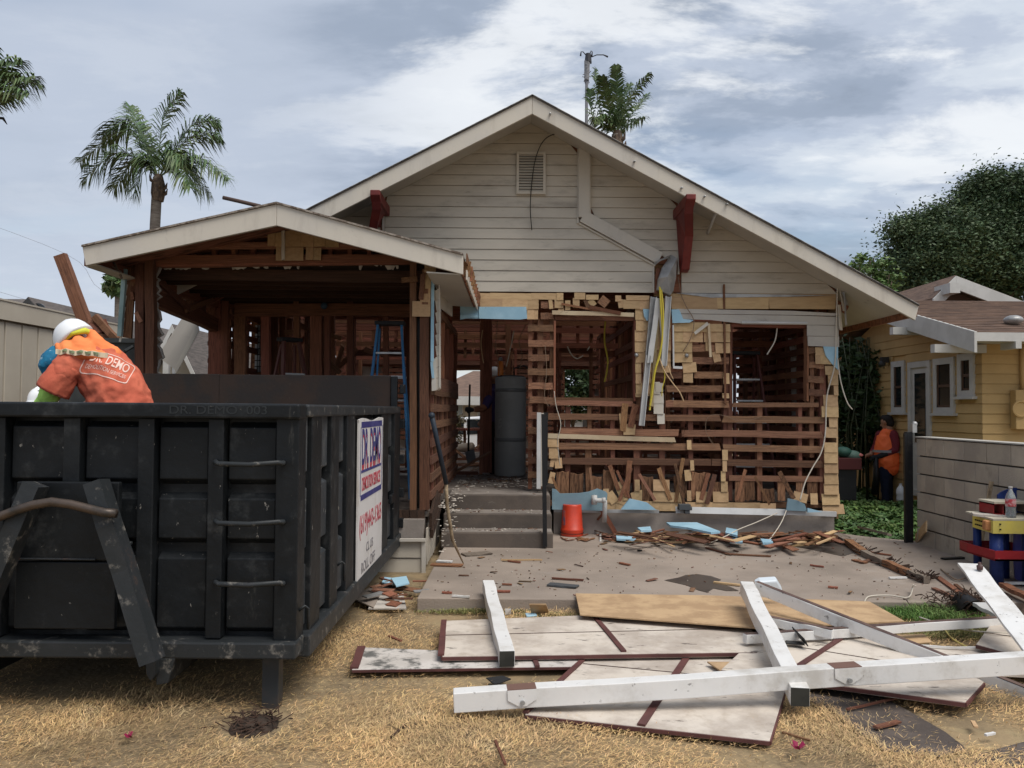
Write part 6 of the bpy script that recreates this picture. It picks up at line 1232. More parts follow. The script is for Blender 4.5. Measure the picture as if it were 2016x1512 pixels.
# ---- palms
palmleaf = M_('palm_leaflet', (.075, .125, .045), .5, .4, (.15, .19, .07), 2.0, (1, 1, 1), .45, .7, island=True, huevar=.02, spec=.4)
rach = M_('palm_stalk', (.16, .20, .08), .6); ptr = M_('palm_trunk', (.20, .175, .15), .95, 0, (.12, .10, .085), 5, (.6, .6, 7), bump=.5); deadp = M_('dead_sheath', (.14, .10, .07), .9, 0, (.07, .05, .04), 7, (2, 2, 1), bump=.5)
def frond(parent, p0, pts, L, nl, seed, droop=.75, mat=palmleaf, wv_=.023):
    """feather leaf: rachis through pts (from p0), leaflets in two rows"""
    r = random.Random(seed); P = [Vector(p0)]+[Vector(q) for q in pts]
    C = []
    for i in range(len(P)-1):
        a, b1, b2, d = P[max(i-1, 0)], P[i], P[i+1], P[min(i+2, len(P)-1)]
        for k in range(8): t = k/8; C.append(.5*((2*b1)+(b2-a)*t+(2*a-5*b1+4*b2-d)*t*t+(3*b1-a-3*b2+d)*t**3))
    C.append(P[-1]); n = len(C)
    b = MB(); b.tube(C, [max(.006, .022*(1-i/n)) for i in range(n)], 5); V = []; F = []
    for side in (-1, 1):
        for k in range(nl):
            t = .14+.86*k/nl; f_ = t*(n-1); i = min(int(f_), n-2); q = C[i].lerp(C[i+1], f_-i); d = (C[i+1]-C[i]).normalized()
            sd_ = d.cross(Vector((0, 0, 1))); sd_ = sd_.normalized() if sd_.length > .05 else Vector((1, 0, 0)); upv = sd_.cross(d).normalized()
            ll = L*math.sin(math.pi*min(1, .14+t*.80))**.6*r.uniform(.8, 1.1)
            dirn = (d*r.uniform(.45, .8)+sd_*side*r.uniform(.55, .95)+upv*r.uniform(-.35, .5)).normalized(); wv = (dirn.cross(upv)).normalized()*wv_
            m1 = q+dirn*ll*.5+Vector((0, 0, -ll*.10*droop)); e = q+dirn*ll*.86+Vector((0, 0, -ll*.62*droop))
            bb_ = len(V); V += [q-wv*.5, q+wv*.5, m1-wv, m1+wv, e]; F += [(bb_, bb_+1, bb_+3, bb_+2), (bb_+2, bb_+3, bb_+4)]
    b.add(V, F); me = b.build('frond', mat, parent, fix=False); return me
def palm(label, top, base, fr, L, nl, seed, Y, trunk_r, shaft=True, group=None):
    t = thing('palm_tree', base, label, 'palm tree', group); top = Vector(top); base = Vector(base)
    b = MB(); pts = [base.lerp(top, k/12)+Vector((.06*math.sin(k*.5), 0, 0)) for k in range(13)]; b.tube(pts, [trunk_r*(1.25-.25*k/12) for k in range(13)], 12); b.build('trunk', ptr, t, smooth=True)
    b = MB(); b.tube([top-Vector((0, 0, .75)), top-Vector((0, 0, .5)), top-Vector((0, 0, .2)), top+Vector((0, 0, .1))], [trunk_r*1.15, trunk_r*1.45, trunk_r*1.35, trunk_r*.8], 9); b.build('crown_shaft', deadp, t)
    r = random.Random(seed)
    for k in range(7):
        a = r.uniform(0, 6.28); q = top-Vector((0, 0, r.uniform(.2, .7))); b = MB(); b.tube([q, q+Vector((math.cos(a)*trunk_r*1.6, math.sin(a)*trunk_r*1.6, .12)), q+Vector((math.cos(a)*trunk_r*1.9, math.sin(a)*trunk_r*1.9, .28))], [.07, .05, .01], 6); b.build('leaf_stub', deadp, t)
    for i, (mid, tip) in enumerate(fr):
        dy = r.uniform(-.9, .9); m3 = W(mid[0], mid[1], Y+dy*.5); t3 = W(tip[0], tip[1], Y+dy)
        frond(t, top, [m3, t3], L, nl, seed*31+i)
    return t
PY = 26.
fr1 = [((255, 255), (158, 318)), ((240, 300), (165, 352)), ((262, 238), (203, 268)), ((282, 262), (256, 208)), ((320, 240), (355, 182)), ((375, 250), (425, 240)), ((370, 275), (428, 268)), ((385, 310), (450, 352)), ((360, 322), (410, 380)), ((270, 310), (225, 370)), ((285, 320), (262, 385)), ((345, 300), (375, 370))]
palm('tall feathery palm rising behind the left porch roof', W(312, 350, PY), (W(300, 600, PY).x, PY, 0), fr1, .98, 84, 3, PY, .15)
PY2 = 22.; top2 = W(1215, 265, PY2)
fr2 = [((1180, 210), (1172, 135)), ((1168, 230), (1162, 175)), ((1195, 200), (1185, 150)), ((1215, 190), (1213, 128)), ((1240, 195), (1280, 145)), ((1250, 215), (1275, 185)), ((1225, 205), (1240, 165)), ((1190, 235), (1168, 235)), ((1245, 240), (1270, 230))]
palm('palm crown rising behind the right slope of the main gable', top2, (top2.x+.2, PY2, 0), fr2, .46, 60, 5, PY2, .13)
PY0 = 19.; top0 = W(-45, 225, PY0)
fr0 = [((0, 150), (78, 165)), ((10, 165), (70, 150)), ((0, 135), (45, 120)), ((15, 180), (60, 185)), ((-30, 160), (-10, 90)), ((-90, 160), (-150, 200)), ((-80, 130), (-130, 120)), ((-20, 200), (35, 188))]
palm('palm at the far left edge with only its frond tips in view', top0, (top0.x, PY0, 0), fr0, .62, 64, 9, PY0, .14)
b = MB(); b.tube([W(-5, 232, PY0), W(6, 233, PY0), W(14, 245, PY0)], [.03, .035, .008], 6); 
o = b.build('spathe', darkwire, bpy.data.objects['palm_tree.002'] if 'palm_tree.002' in bpy.data.objects else None, smooth=True)
# small fan palm under the left eave
PYs = 55.; tops = W(232, 560, PYs); ts = thing('palm_tree', (tops.x, PYs, 0), 'small distant fan palm showing under the left eave', 'palm tree')
b = MB(); b.tube([(tops.x, PYs, 0), tops], .18, 8); b.build('trunk', ptr, ts)
v, f = leaves(900, tops, (.95, .9, .85), .32, 77); fast_mesh('crown', v, f, palmleaf, ts)
# ---- mast with aerials
ty = 30.; mast = thing('light_pole', (W(1155, 240, ty).x, ty, 0), 'tall grey pole with lamp arms beside the palm behind the roof', 'light pole')
pm = M_('pole_grey', (.10, .10, .11), .6); pm2 = M_('pole_dark', (.035, .035, .04), .5); pm3 = M_('mast_panel', (.25, .25, .26), .6, 0, (.15, .15, .16), 12)
b = MB(); b.tube([(W(1155, 240, ty).x, ty, 0), W(1155, 150, ty)], [.09, .055], 10); b.build('pole', pm, mast, smooth=True)
b = MB(); b.tube([W(1155, 158, ty), W(1156, 120, ty)], [.09, .11], 10); b.build('antenna_sleeve', pm3, mast)
b = MB(); b.tube([W(1157, 122, ty), W(1158, 106, ty)], [.12, .10], 10); b.tube([W(1163, 125, ty), W(1162, 108, ty)], .04, 6); b.build('head_unit', pm2, mast)
for pts in (((1153, 108), (1148, 102), (1144, 102), (1143, 110)), ((1160, 108), (1164, 100), (1166, 102), (1165, 112)), ((1165, 112), (1175, 108), (1188, 108), (1197, 112))):
    b = MB(); b.tube([W(x, y, ty) for x, y in pts], [.018, .018, .02, .035], 6); b.build('lamp_arm', pm2, mast, smooth=True)
b = MB(); v_ = []
for k in range(26):
    q = W(1155+random.uniform(-4, 4), 155+random.uniform(-10, 12), ty); e = q+Vector((random.uniform(-.15, .15), 0, random.uniform(-.15, .15))); b.tube([q, e], .012, 4)
b.build('nest', deadp, mast); mast.children[-1]['kind'] = 'stuff'
# overhead wires at left
for k, (a, c) in enumerate((((130, 500), (240, 590)), ((110, 610), (200, 680)))):
    props(cable('overhead_wire', [W(-200, a[1]-120+k*30, 60), W(a[0], a[1], 60), W(c[0], c[1], 60), W(700, 700+k*50, 60)], .012, M_('faint_wire', (.2, .2, .22), .6)), ('upper' if k == 0 else 'lower')+' overhead wire crossing the sky at the far left', 'wire')
# pipe on the low roof
b = MB(); b.tube([W(439, 389, 9.2), W(470, 396, 9.2), W(512, 406, 9.0)], .022, 8); props(b.build('iron_pipe', M_('rusty_pipe', (.08, .05, .04), .7), smooth=True), 'rusty pipe sticking up over the ridge of the low porch roof', 'pipe')
# cart with garden waste
ct = thing('garden_cart', W(1665, 950, 13.6), 'dark red cart loaded with green sacks at the corner of the stripped house', 'cart')
b = MB(); x0, x1, z0, z1 = rect((1648, 902, 1697, 925), 13.6); b.bb(x0, x1, 13.6, 14.2, z0, z1); b.build('cart_body', M_('dark_red_steel', (.08, .015, .015), .5), ct, bevel=.01)
b = MB(); b.bb(x0+.05, x1-.05, 13.7, 14.1, -.1, z0); b.build('undercarriage', black, ct)
for k, (px, py, c_) in enumerate(((1660, 890, (.03, .09, .07)), (1678, 897, (.10, .17, .14)), (1689, 896, (.45, .15, .14)))):
    b = MB(); b.ball(W(px, py, 13.8), (.14 if k < 2 else .07, .14, .09 if k < 2 else .04), 12, 8); o = b.build('waste_sack', M_('sack_%s' % ('green', 'pale_green', 'pink')[k], c_, .6), None, smooth=True); props(o, ('dark green sack on the dark red cart', 'pale green sack on the dark red cart', 'pink plastic bag on the dark red cart')[k], 'sack')
# ================================================================== fallen panels and white posts on the lawn
pcream = M_('cream_panel_board', (.60, .535, .46), .75, 0, (.50, .44, .38), 2.2, dirt=[((.30, .24, .19), 2.2, .44, .70, .6), ((.36, .29, .22), 9, .5, .7, .5), ((.10, .08, .07), 12, .60, .67, .85, (.4, 1, 1))], bump=.1)
pdirty = M_('mouldy_panel_board', (.60, .56, .52), .8, 0, (.5, .46, .42), 3, dirt=[((.08, .08, .075), 7, .48, .62, .9), ((.2, .17, .14), 16, .55, .7, .6)], bump=.15)
maroon = M_('maroon_batten', (.115, .045, .04), .7, .1, (.085, .035, .032), 5, dirt=((.2, .14, .11), 9, .6, .76, .5))
osb = M_('plywood', (.48, .33, .19), .85, .04, (.37, .245, .14), 5, dirt=[((.20, .12, .06), 14, .62, .74, .6), ((.58, .42, .25), 22, .6, .7, .6)], bump=.3)
def lying(name, label, cat, pts, z, th, mat, battens=(), seams=(), edges=True, group=None, zs=None):
    P = [G(x, y, (zs[i] if zs else z)) for i, (x, y) in enumerate(pts)]
    c = sum(P, Vector())/len(P); t = thing(name, (c.x, c.y, 0), label, cat, group)
    b = MB(); n_ = len(P); b.add(P+[p-Vector((0, 0, th)) for p in P], [tuple(range(n_)), tuple(range(2*n_-1, n_-1, -1))]+[(i, i+n_, (i+1) % n_+n_, (i+1) % n_) for i in range(n_)]); b.build('sheet', mat, t, bevel=.002)
    nr = (P[1]-P[0]).cross(P[2]-P[0]).normalized(); nr = nr if nr.z > 0 else -nr
    def onp(x, y, up=.0):
        d = ray(x, y); o = Vector((0, 0, CAM_H)); t_ = (P[0]-o).dot(nr)/d.dot(nr); return o+d*t_+nr*up
    for (a, c_, w_) in battens: board('batten', onp(*a, .005), onp(*c_, .005), w_, .014, maroon, t, n=nr)
    for (a, c_) in seams: board('joint', onp(*a, .001), onp(*c_, .001), .008, .004, M_('dark_joint', (.07, .045, .035), .9), t, n=nr, kind='box')
    if edges:
        for i in edges:
            a, c_ = P[i], P[(i+1) % n_]; board('edge_batten', a+Vector((0, 0, -th*.5)), c_+Vector((0, 0, -th*.5)), th*.7, .016, maroon, t, n=(0, -1, 0) if abs((c_-a).x) > abs((c_-a).y) else (-1, 0, 0))
    return t, onp
lying('plywood_sheet', 'tan plywood sheet lying at the edge of the patio behind the cream panels', 'plywood sheet', [(1133, 1168), (1400, 1172), (1712, 1184), (1780, 1222), (1500, 1236), (1142, 1209)], TP+.03, .012, osb, edges=False)
tA, onA = lying('wall_panel', 'long cream wall panel lying nearest the patio under the first short post', 'wall panel', [(877, 1222), (1459, 1199), (1503, 1283), (871, 1292)], .085, .03, pcream, battens=(((1163, 1206), (1228, 1284), .035), ((874, 1223), (868, 1291), .04)), seams=(((875, 1251), (1488, 1237)),), edges=(2, 3))
tB, onB = lying('wall_panel', 'narrow mouldy cream panel sticking out to the left on the straw', 'wall panel', [(708, 1274), (1166, 1292), (1126, 1312), (693, 1318)], .045, .02, pdirty, battens=(((712, 1275), (697, 1317), .05), ((1048, 1288), (1058, 1314), .03)), edges=(2,))
tC, onC = lying('wall_panel', 'cream panel lying in front under the long white beam', 'wall panel', [(1159, 1291), (1565, 1296), (1515, 1458), (1034, 1406)], .04, .025, pcream, battens=(((1354, 1293), (1262, 1430), .04), ((1157, 1292), (1034, 1405), .03)), seams=(((1148, 1307), (1548, 1345)),), edges=(1, 2))
tD, onD = lying('wall_panel', 'cream panel lying slantwise under the crossed white beams on the right', 'wall panel', [(1513, 1231), (1790, 1262), (1937, 1342), (1900, 1382), (1420, 1318)], .08, .03, pcream, battens=(((1668, 1250), (1566, 1317), .035),), seams=(((1565, 1273), (1770, 1306)),), edges=(2, 3))
tE, onE = lying('wall_panel', 'cream panel cut off by the right edge with a dark broken edge', 'wall panel', [(1953, 1226), (2060, 1200), (2060, 1305), (1922, 1268)], .10, .03, pcream, seams=(((1935, 1245), (2050, 1262)),), edges=(2,))
tF, _ = lying('wall_panel', 'pale panel half hidden beneath the long white beam at the right', 'wall panel', [(1787, 1266), (2060, 1290), (2060, 1330), (1860, 1320)], .05, .02, pcream, edges=False)
lying('plywood_sheet', 'small tan plywood piece showing between the cream panels in the middle', 'plywood sheet', [(1392, 1302), (1470, 1303), (1492, 1320), (1430, 1327)], .07, .01, osb, edges=False)
lying('plywood_sheet', 'tan plywood offcut under the crossing white boards by the straw', 'plywood sheet', [(1735, 1250), (1820, 1248), (1835, 1263), (1745, 1270)], .05, .01, osb, edges=False)
lying('tile', 'square tan board leaning on the front edge of the patio', 'board', [(1042, 1188), (1075, 1188), (1082, 1205), (1046, 1206)], .10, .012, osb, edges=False, zs=[.12, .12, .03, .03])
lying('tile', 'small white square tile standing in the straw by the patio edge', 'tile', [(994, 1198), (1006, 1198), (1006, 1207), (995, 1208)], .06, .01, white, edges=False, zs=[.07, .07, .03, .03])
lying('foam_scrap', 'small blue foam chip in the straw by the patio edge', 'foam scrap', [(1034, 1207), (1055, 1206), (1057, 1211), (1037, 1213)], .03, .01, foam, edges=False)
# white posts
dendm = M_('dark_post_end', (.045, .045, .038), .8, 0, (.03, .03, .026), 8)
def post(name, label, A, B, w_, h_, endA=False, endB=False, mat=white, mtop=None, cat='post', bev=.004, n=(0, 0, 1), brackets=()):
    """A, B: centre line points; w_ across, h_ thickness upward"""
    A = Vector(A); B = Vector(B); x = (B-A).normalized(); z = (Vector(n)-x*Vector(n).dot(x)).normalized(); y = z.cross(x); L = (B-A).length
    t = thing(name, A.lerp(B, .5), label, cat); Mx = Matrix((x, y, z)).transposed()
    b = MB(); nseg = 8; vs = []; fs = []
    for i in range(nseg+1):
        p = A+x*L*i/nseg+y*.004*math.sin(i*1.9)+z*.003*math.sin(i*1.3+1)
        for (u, v_) in ((-.5, -.5), (.5, -.5), (.5, .5), (-.5, .5)): vs.append(p+y*w_*u+z*h_*v_)
    for i in range(nseg):
        for k in range(4): fs.append((i*4+k, i*4+4+k, i*4+4+(k+1) % 4, i*4+(k+1) % 4))
    fs += [(0, 1, 2, 3), (nseg*4+3, nseg*4+2, nseg*4+1, nseg*4)]; b.add(vs, fs); b.build('timber', mat, t, bevel=bev)
    for flag, p, s in ((endA, A, -1), (endB, B, 1)):
        if flag: b = MB(); b.box(p+x*s*.003, (.006, w_*.97, h_*.97), Mx); b.build('end_cap', dendm, t)
    if mtop: b = MB(); b.box(A.lerp(B, .5)+z*(h_/2+.002), (L*.998, w_*.9, .003), Mx); b.build('bare_edge', mtop, t)
    for s in brackets:
        p = A.lerp(B, s)-y*(w_/2+.003); b = MB(); q = [(-.075, .5), (.075, .5), (.075, 0), (.02, -.33), (-.02, -.33), (-.075, 0)]
        b.prism([p+x*u+z*h_*v_ for u, v_ in q], -y*.003); br_o = b.build('bracket', white, t); b = MB(); b.tube([p-y*.003-z*h_*.12, p-y*.018-z*h_*.12], .012, 8); b.build('bolt', galv, br_o)
        b = MB(); b.box(p+y*w_*.5+z*(h_/2+.002), (.15, w_, .003), Mx); b.build('bracket_top', M_('rust_brown_plate', (.16, .09, .07), .7), t)
    return t
A = W(961, 1154, 6.75); B_ = W(998, 1297, 5.02); post('white_post', 'short white square post lying across the patio edge and the long cream panel', A, B_, .092, .095, endB=True)
A = W(893, 1380, 4.32); B_ = W(2110, 1298, 4.55); 
post('white_beam', 'long white beam lying across the front from the straw to the right edge', A, B_, .092, .10, brackets=(.105, .62), cat='beam')
A = W(1470, 1158, 6.25); B_ = W(1575, 1372, 4.33); post('white_post', 'thick white square post propped on the long beam with its dark end towards the straw', A, B_, .095, .098, endB=True)
A = W(1488, 1156, 6.2); B_ = W(2030, 1372, 4.72); post('white_board', 'long narrow white board with brown upper edge slanting down to the right', A, B_, .045, .085, mtop=M_('brown_bare_edge', (.13, .085, .07), .85, 0, (.08, .05, .045), 8), cat='board')
A = G(1466, 1258, .13); B_ = G(1985, 1222, .12); post('white_board', 'white sided brown plank lying level across the panels towards the far right', A, B_, .05, .06, mtop=MATS['brown_bare_edge'], cat='board')
A = G(1512, 1222, .17); B_ = G(1640, 1248, .15); post('white_board', 'short brown and white plank tucked behind the thick propped post', A, B_, .05, .06, mtop=MATS['brown_bare_edge'], cat='board')
A = W(1908, 1112, 6.2)+Vector((0, 0, 0)); B_ = W(2045, 1285, 4.9); post('white_board', 'wide white trim board sloping down to the right edge in front of the toy workbench', A, B_, .16, .02, cat='board', bev=.002)
A = G(1930, 1190, .16); B_ = G(1985, 1218, .14); post('white_board', 'broken pale board end under the sloping trim board', A, B_, .12, .03, mat=whitemetal, cat='board')
A = G(1800, 1272, .06); B_ = G(2030, 1278, .08); post('white_rod', 'thin white rod lying on the straw at the right', A, B_, .012, .012, bev=0, cat='rod')
A = G(1950, 1145, TP+.03); B_ = G(2050, 1150, TP+.03); post('white_board', 'narrow white strip lying under the toy workbench', A, B_, .05, .02, bev=0, cat='board')
A = G(1975, 1152, TP+.06); B_ = G(2050, 1188, TP+.06); post('dark_plank', 'dark brown plank at the right edge below the toy workbench', A, B_, .07, .035, mat=redwood_dark, bev=0, cat='plank')
b = MB(); p = W(1929, 1122, 6.05); b.lathe(p, [(.02, 0), (.022, .03), (.012, .035), (.013, .05), (.008, .055)], 12); props(b.build('tap_fitting', M_('brown_fitting', (.09, .05, .045), .5), smooth=True), 'small brown pipe fitting resting on the sloping white trim board', 'fitting')
# black angle bracket
bk2 = thing('metal_bracket', G(1575, 1260, .1), 'black bent metal bracket lying beside the thick white post', 'bracket')
board('plate', G(1563, 1241, .15), G(1587, 1265, .13), .055, .006, black, bk2, n=(.6, -.8, .25), kind='box'); board('plate', G(1547, 1264, .105), G(1584, 1267, .105), .07, .006, black, bk2, n=(0, 0, 1), kind='box')
b = MB(); p = G(1515, 1142, TP+.0); q = [(1487, 1152), (1497, 1146), (1530, 1144), (1541, 1162), (1536, 1168), (1513, 1170)]
b.prism([W(x, y, 6.35) for x, y in q], (0, .05, .03)); props(b.build('plastic_lid', M_('frosted_plastic', (.55, .60, .64), .35, spec=.5), bevel=.01), 'frosted white plastic sheet standing behind the thick white post', 'plastic sheet')
b = MB(); q = [(957, 1336), (990, 1332), (1006, 1338), (985, 1346), (972, 1348)]; b.prism([G(x, y, .025) for x, y in q], (0, 0, .006)); props(b.build('roof_felt_scrap', M_('black_felt', (.022, .022, .023), .9)), 'black scrap of roofing felt lying on the straw below the first white post', 'felt scrap')
# ================================================================== debris on the patio and by the wall
random.seed(33)
def scrap(name, a, c, w_, th, mat, label, cat, z=TP+.012, dz_=0., group=None, n=None):
    A = G(*a, z); B2 = G(*c, z+dz_); n = n or (random.uniform(-.3, .3), random.uniform(-.3, .3), 1); return props(board(name, A, B2, w_, th, mat, None, n=n, kind='j%d' % random.randrange(6)), label, cat, group)
for k in range(75):
    t = random.random(); x = 1215+t*430+random.uniform(-15, 15); y = 1052+random.uniform(-8, 14)+8*math.sin(t*9)*.3; L = random.uniform(18, 95); a = random.gauss(0, .22)
    scrap('wood_scrap', (x-L/2, y-a*L/2), (x+L/2, y+a*L/2), random.uniform(.02, .075), random.uniform(.006, .018), random.choice([redwood, lathwood, rawwood, redwood_dark, tan]), 'splintered wood strip in the long debris heap below the front wall', 'wood scrap', z=TP+.015+random.random()**2*.14, dz_=random.uniform(-.03, .05), group='wood scraps in the debris heap below the front wall')
for k in range(16):
    x = random.uniform(1100, 1215); y = random.uniform(1052, 1066); L = random.uniform(6, 22); a = random.gauss(0, .8)
    scrap('wood_chip', (x, y), (x+L, y+a*6), random.uniform(.015, .04), .008, random.choice([redwood, rawwood, redwood_dark]), 'small wood chip near the foot of the orange bucket', 'wood chip', group='chips round the orange bucket')
specs = [((1425, 1090), (1520, 1095), .03, redwood, 'long thin dark lath lying in front of the debris heap'), ((1360, 1048), (1500, 1072), .07, redwood_dark, 'broad dark board lying in front of the heap below the wall'), ((1390, 1078), (1440, 1092), .03, lathwood, 'short lath beside the front of the debris heap'), ((1550, 1075), (1600, 1070), .07, tan, 'tan shingle scrap at the right of the heap'), ((1640, 1048), (1665, 1058), .12, greywood, 'grey wood block at the right end of the debris heap'),
 ((1680, 1102), (1705, 1108), .06, rawwood, 'tan wood chip beside the rotten beam'), ((1695, 1108), (1725, 1098), .05, lathwood, 'brown wood chip against the rotten beam'), ((1700, 1085), (1755, 1093), .025, redwood_dark, 'thin dark splinter above the rotten beam'), ((1855, 1100), (1905, 1097), .06, black, 'black flat strip lying before the toy workbench'),
 ((1750, 1138), (1785, 1137), .03, white, 'small white splinter on the open patio'), ((1845, 1135), (1905, 1178), .05, rawwood, 'reddish plank pointing at the root clump'), ((1838, 1158), (1900, 1185), .04, lathwood, 'second reddish plank under the first by the root clump'), ((1880, 1150), (1925, 1185), .03, redwood, 'thin red splinter above the root clump'),
 ((848, 1111), (912, 1113), .10, rawwood, 'flat reddish board at the foot of the leaning shovel'), ((860, 1104), (890, 1106), .06, white, 'white paper scrap beside the flat reddish board'), ((912, 1092), (965, 1088), .14, MATS['weathered_wood'], 'flat brown cardboard piece on the patio below the steps'), ((985, 1102), (1068, 1102), .012, tan, 'thin pale splinter on the patio below the handrail'), ((1000, 1104), (1025, 1107), .02, redwood_dark, 'dark splinter under the thin pale one'),
 ((1010, 1073), (1050, 1076), .03, white, 'white splintered strip against the bottom step'), ((1405, 1146), (1458, 1152), .04, tan, 'pale strip behind the far end of the thick white post'), ((1085, 1138), (1150, 1142), .02, redwood_dark, 'thin dark twig above the grey torn scrap'), ((1080, 1150), (1138, 1155), .10, MATS['dark_grey'], 'torn grey sheet scrap on the middle of the patio'),
 ((978, 1164), (1005, 1164), .03, redwood_dark, 'dark chip right of the first white post'), ((988, 1150), (1008, 1151), .015, redwood_dark, 'thin dark chip on the patio above the first post'), ((1220, 1108), (1240, 1112), .03, redwood_dark, 'dark chip in the middle of the bare patio'), ((1257, 1083), (1262, 1084), .04, black, 'tiny black lump on the patio before the heap'), ((870, 1166), (890, 1167), .02, redwood_dark, 'dark chip on the left of the patio'),
 ((890, 1173), (925, 1175), .02, white, 'pale splinter near the patio edge left of the first post'), ((1595, 1112), (1622, 1116), .02, redwood_dark, 'dark chip in the middle of the open patio right of the stain'), ((1630, 1155), (1650, 1157), .03, redwood_dark, 'dark chip on the patio above the plywood'), ((1225, 1180), (1250, 1198), .035, redwood, 'reddish stick lying on the plywood sheet'), ((1405, 1196), (1412, 1204), .05, black, 'small black block lying on the plywood sheet')]
for a, c, w_, m_, lab in specs: scrap('board_scrap', a, c, w_, .014, m_, lab, 'scrap', n=(0, 0, 1))
foams = [([(1312, 1032), (1372, 1032), (1418, 1050), (1400, 1052), (1352, 1042), (1320, 1038)], .20, 'long folded blue foam sheet on top of the debris heap'), ([(1255, 1042), (1280, 1040), (1283, 1047), (1262, 1048)], .12, 'small blue foam piece on the left of the heap'), ([(1213, 1058), (1250, 1060), (1252, 1066), (1214, 1064)], .03, 'pale blue foam strip in front of the heap'), ([(1430, 1042), (1452, 1046), (1452, 1058), (1428, 1052)], .10, 'upright blue foam chip in the middle of the heap'), ([(1436, 1062), (1462, 1064), (1462, 1071), (1437, 1069)], .05, 'blue foam chip at the front of the heap'), ([(1497, 1064), (1520, 1066), (1522, 1072), (1502, 1072)], .05, 'pale blue foam chip at the right front of the heap')]
for pts, z, lab in foams:
    b = MB(); b.prism([G(x, y, TP+z) for x, y in pts], (0, 0, .022)); props(b.build('foam_scrap', foam), lab, 'foam scrap')
props(cable('loose_cable', [W(1530, 1010, YF-.3), W(1490, 1028, YF-.5), W(1455, 1042, YF-.6), G(1430, 1055, TP+.1), G(1400, 1068, TP+.05)], .006, wcab), 'white cable running down over the right of the debris heap', 'cable')
props(cable('loose_cable', [W(1548, 1005, YF-.3), W(1540, 1025, YF-.45), W(1528, 1045, YF-.6), G(1515, 1062, TP+.06)], .006, wcab), 'white cable dangling before the blue foam at the wall', 'cable')
props(cable('loose_cable', [G(1702, 1184, TP+.01), G(1712, 1174, TP+.01), G(1750, 1172, TP+.02), G(1788, 1176, TP+.02), G(1797, 1155, TP+.05), W(1798, 1152, 6.4)], .006, wcab), 'white wire looping on the patio behind the green grass', 'wire')
props(cable('loose_cable', [G(1810, 1215, .05), G(1850, 1228, .05), G(1900, 1240, .06), G(1955, 1245, .12), G(2010, 1245, .12)], .006, wcab), 'white wire crossing the lawn to the far right panel', 'wire')
props(cable('loose_cable', [G(1855, 1230, .03), G(1872, 1255, .03), G(1905, 1275, .03), G(1930, 1293, .04)], .006, M_('pale_yellow_string', (.55, .45, .15), .7)), 'pale yellow string lying on the straw at the right', 'string')
props(cable('loose_cable', [G(1852, 1120, TP+.01), G(1880, 1140, TP+.02), G(1900, 1138, TP+.02), G(1912, 1130, TP+.01)], .006, bcab), 'brown twig curving on the patio left of the sloping trim board', 'twig')
# rotten beam with fibres
rbm = thing('rotten_beam', G(1730, 1095, TP), 'rotten grey brown beam lying diagonally across the patio', 'beam')
pts = [(1628, 1048), (1668, 1066), (1700, 1088), (1742, 1108), (1790, 1128), (1826, 1142)]
for i in range(5):
    board('rotten_timber', G(*pts[i], TP+.035), G(*pts[i+1], TP+.035), .085-.008*i, .06, greywood if i % 2 == 0 else rawwood, rbm, n=(0, 0, 1), kind='j%d' % i)
b = MB()
for k in range(90):
    t = random.random()**.5*4.9; i = int(t); p = G(*pts[i], TP+.02).lerp(G(*pts[i+1], TP+.02), t-i)+Vector((random.uniform(-.08, .08), random.uniform(-.1, .06), 0)); d = Vector((random.uniform(-.12, .12), random.uniform(-.08, .08), random.uniform(0, .05))); b.tube([p, p+d], random.uniform(.003, .009), 4)
for k in range(60):
    p = G(1818+random.uniform(-16, 16), 1138+random.uniform(-6, 6), TP+.02); d = Vector((random.uniform(-.08, .08), random.uniform(-.06, .06), random.uniform(0, .06))); b.tube([p, p+d], random.uniform(.003, .008), 4)
b.build('wood_fibre', MATS['aged_brown_board'], rbm); rbm.children[-1]['kind'] = 'stuff'
# root clump in a pot
rc = thing('root_clump', G(1900, 1215, 0), 'dark root clump in a black plastic pot at the edge of the grass', 'plant pot')
c0 = G(1905, 1205, .04); b = MB(); mr = Matrix.Rotation(R(115), 3, 'X') @ Matrix.Rotation(R(10), 3, 'Y'); b.lathe(c0+Vector((-.02, 0, .06)), [(.075, -.06), (.085, 0), (.10, .08), (.104, .085), (.09, .08), (.07, -.05)], 18, mr); b.build('pot', black, rc, smooth=True)
b = MB()
for k in range(240):
    a = random.uniform(0, 6.28); p = c0+Vector((random.gauss(0, .14), random.gauss(.05, .08), random.uniform(-.02, .13))); d = Vector((random.uniform(-.10, .10), random.uniform(-.08, .08), random.uniform(-.05, .07))); b.tube([p, p+d*.5+Vector((0, 0, .02)), p+d], [.005, .004, .002], 4)
b.build('roots', MATS['aged_brown_board'], rc); rc.children[-1]['kind'] = 'stuff'
# wood scrap leaning on the block wall
props(board('tan_block_scrap', G(1803, 1062, TP+.02), W(1824, 1036, 9.0), .12, .015, tan, None, n=(-.6, -1, .4)), 'tan board scrap leaning at the foot of the block wall', 'board')
scrap('curb_board', (1690, 1038), (1752, 1053), .06, .03, greywood, 'weathered board edging the greenery beyond the patio', 'board')
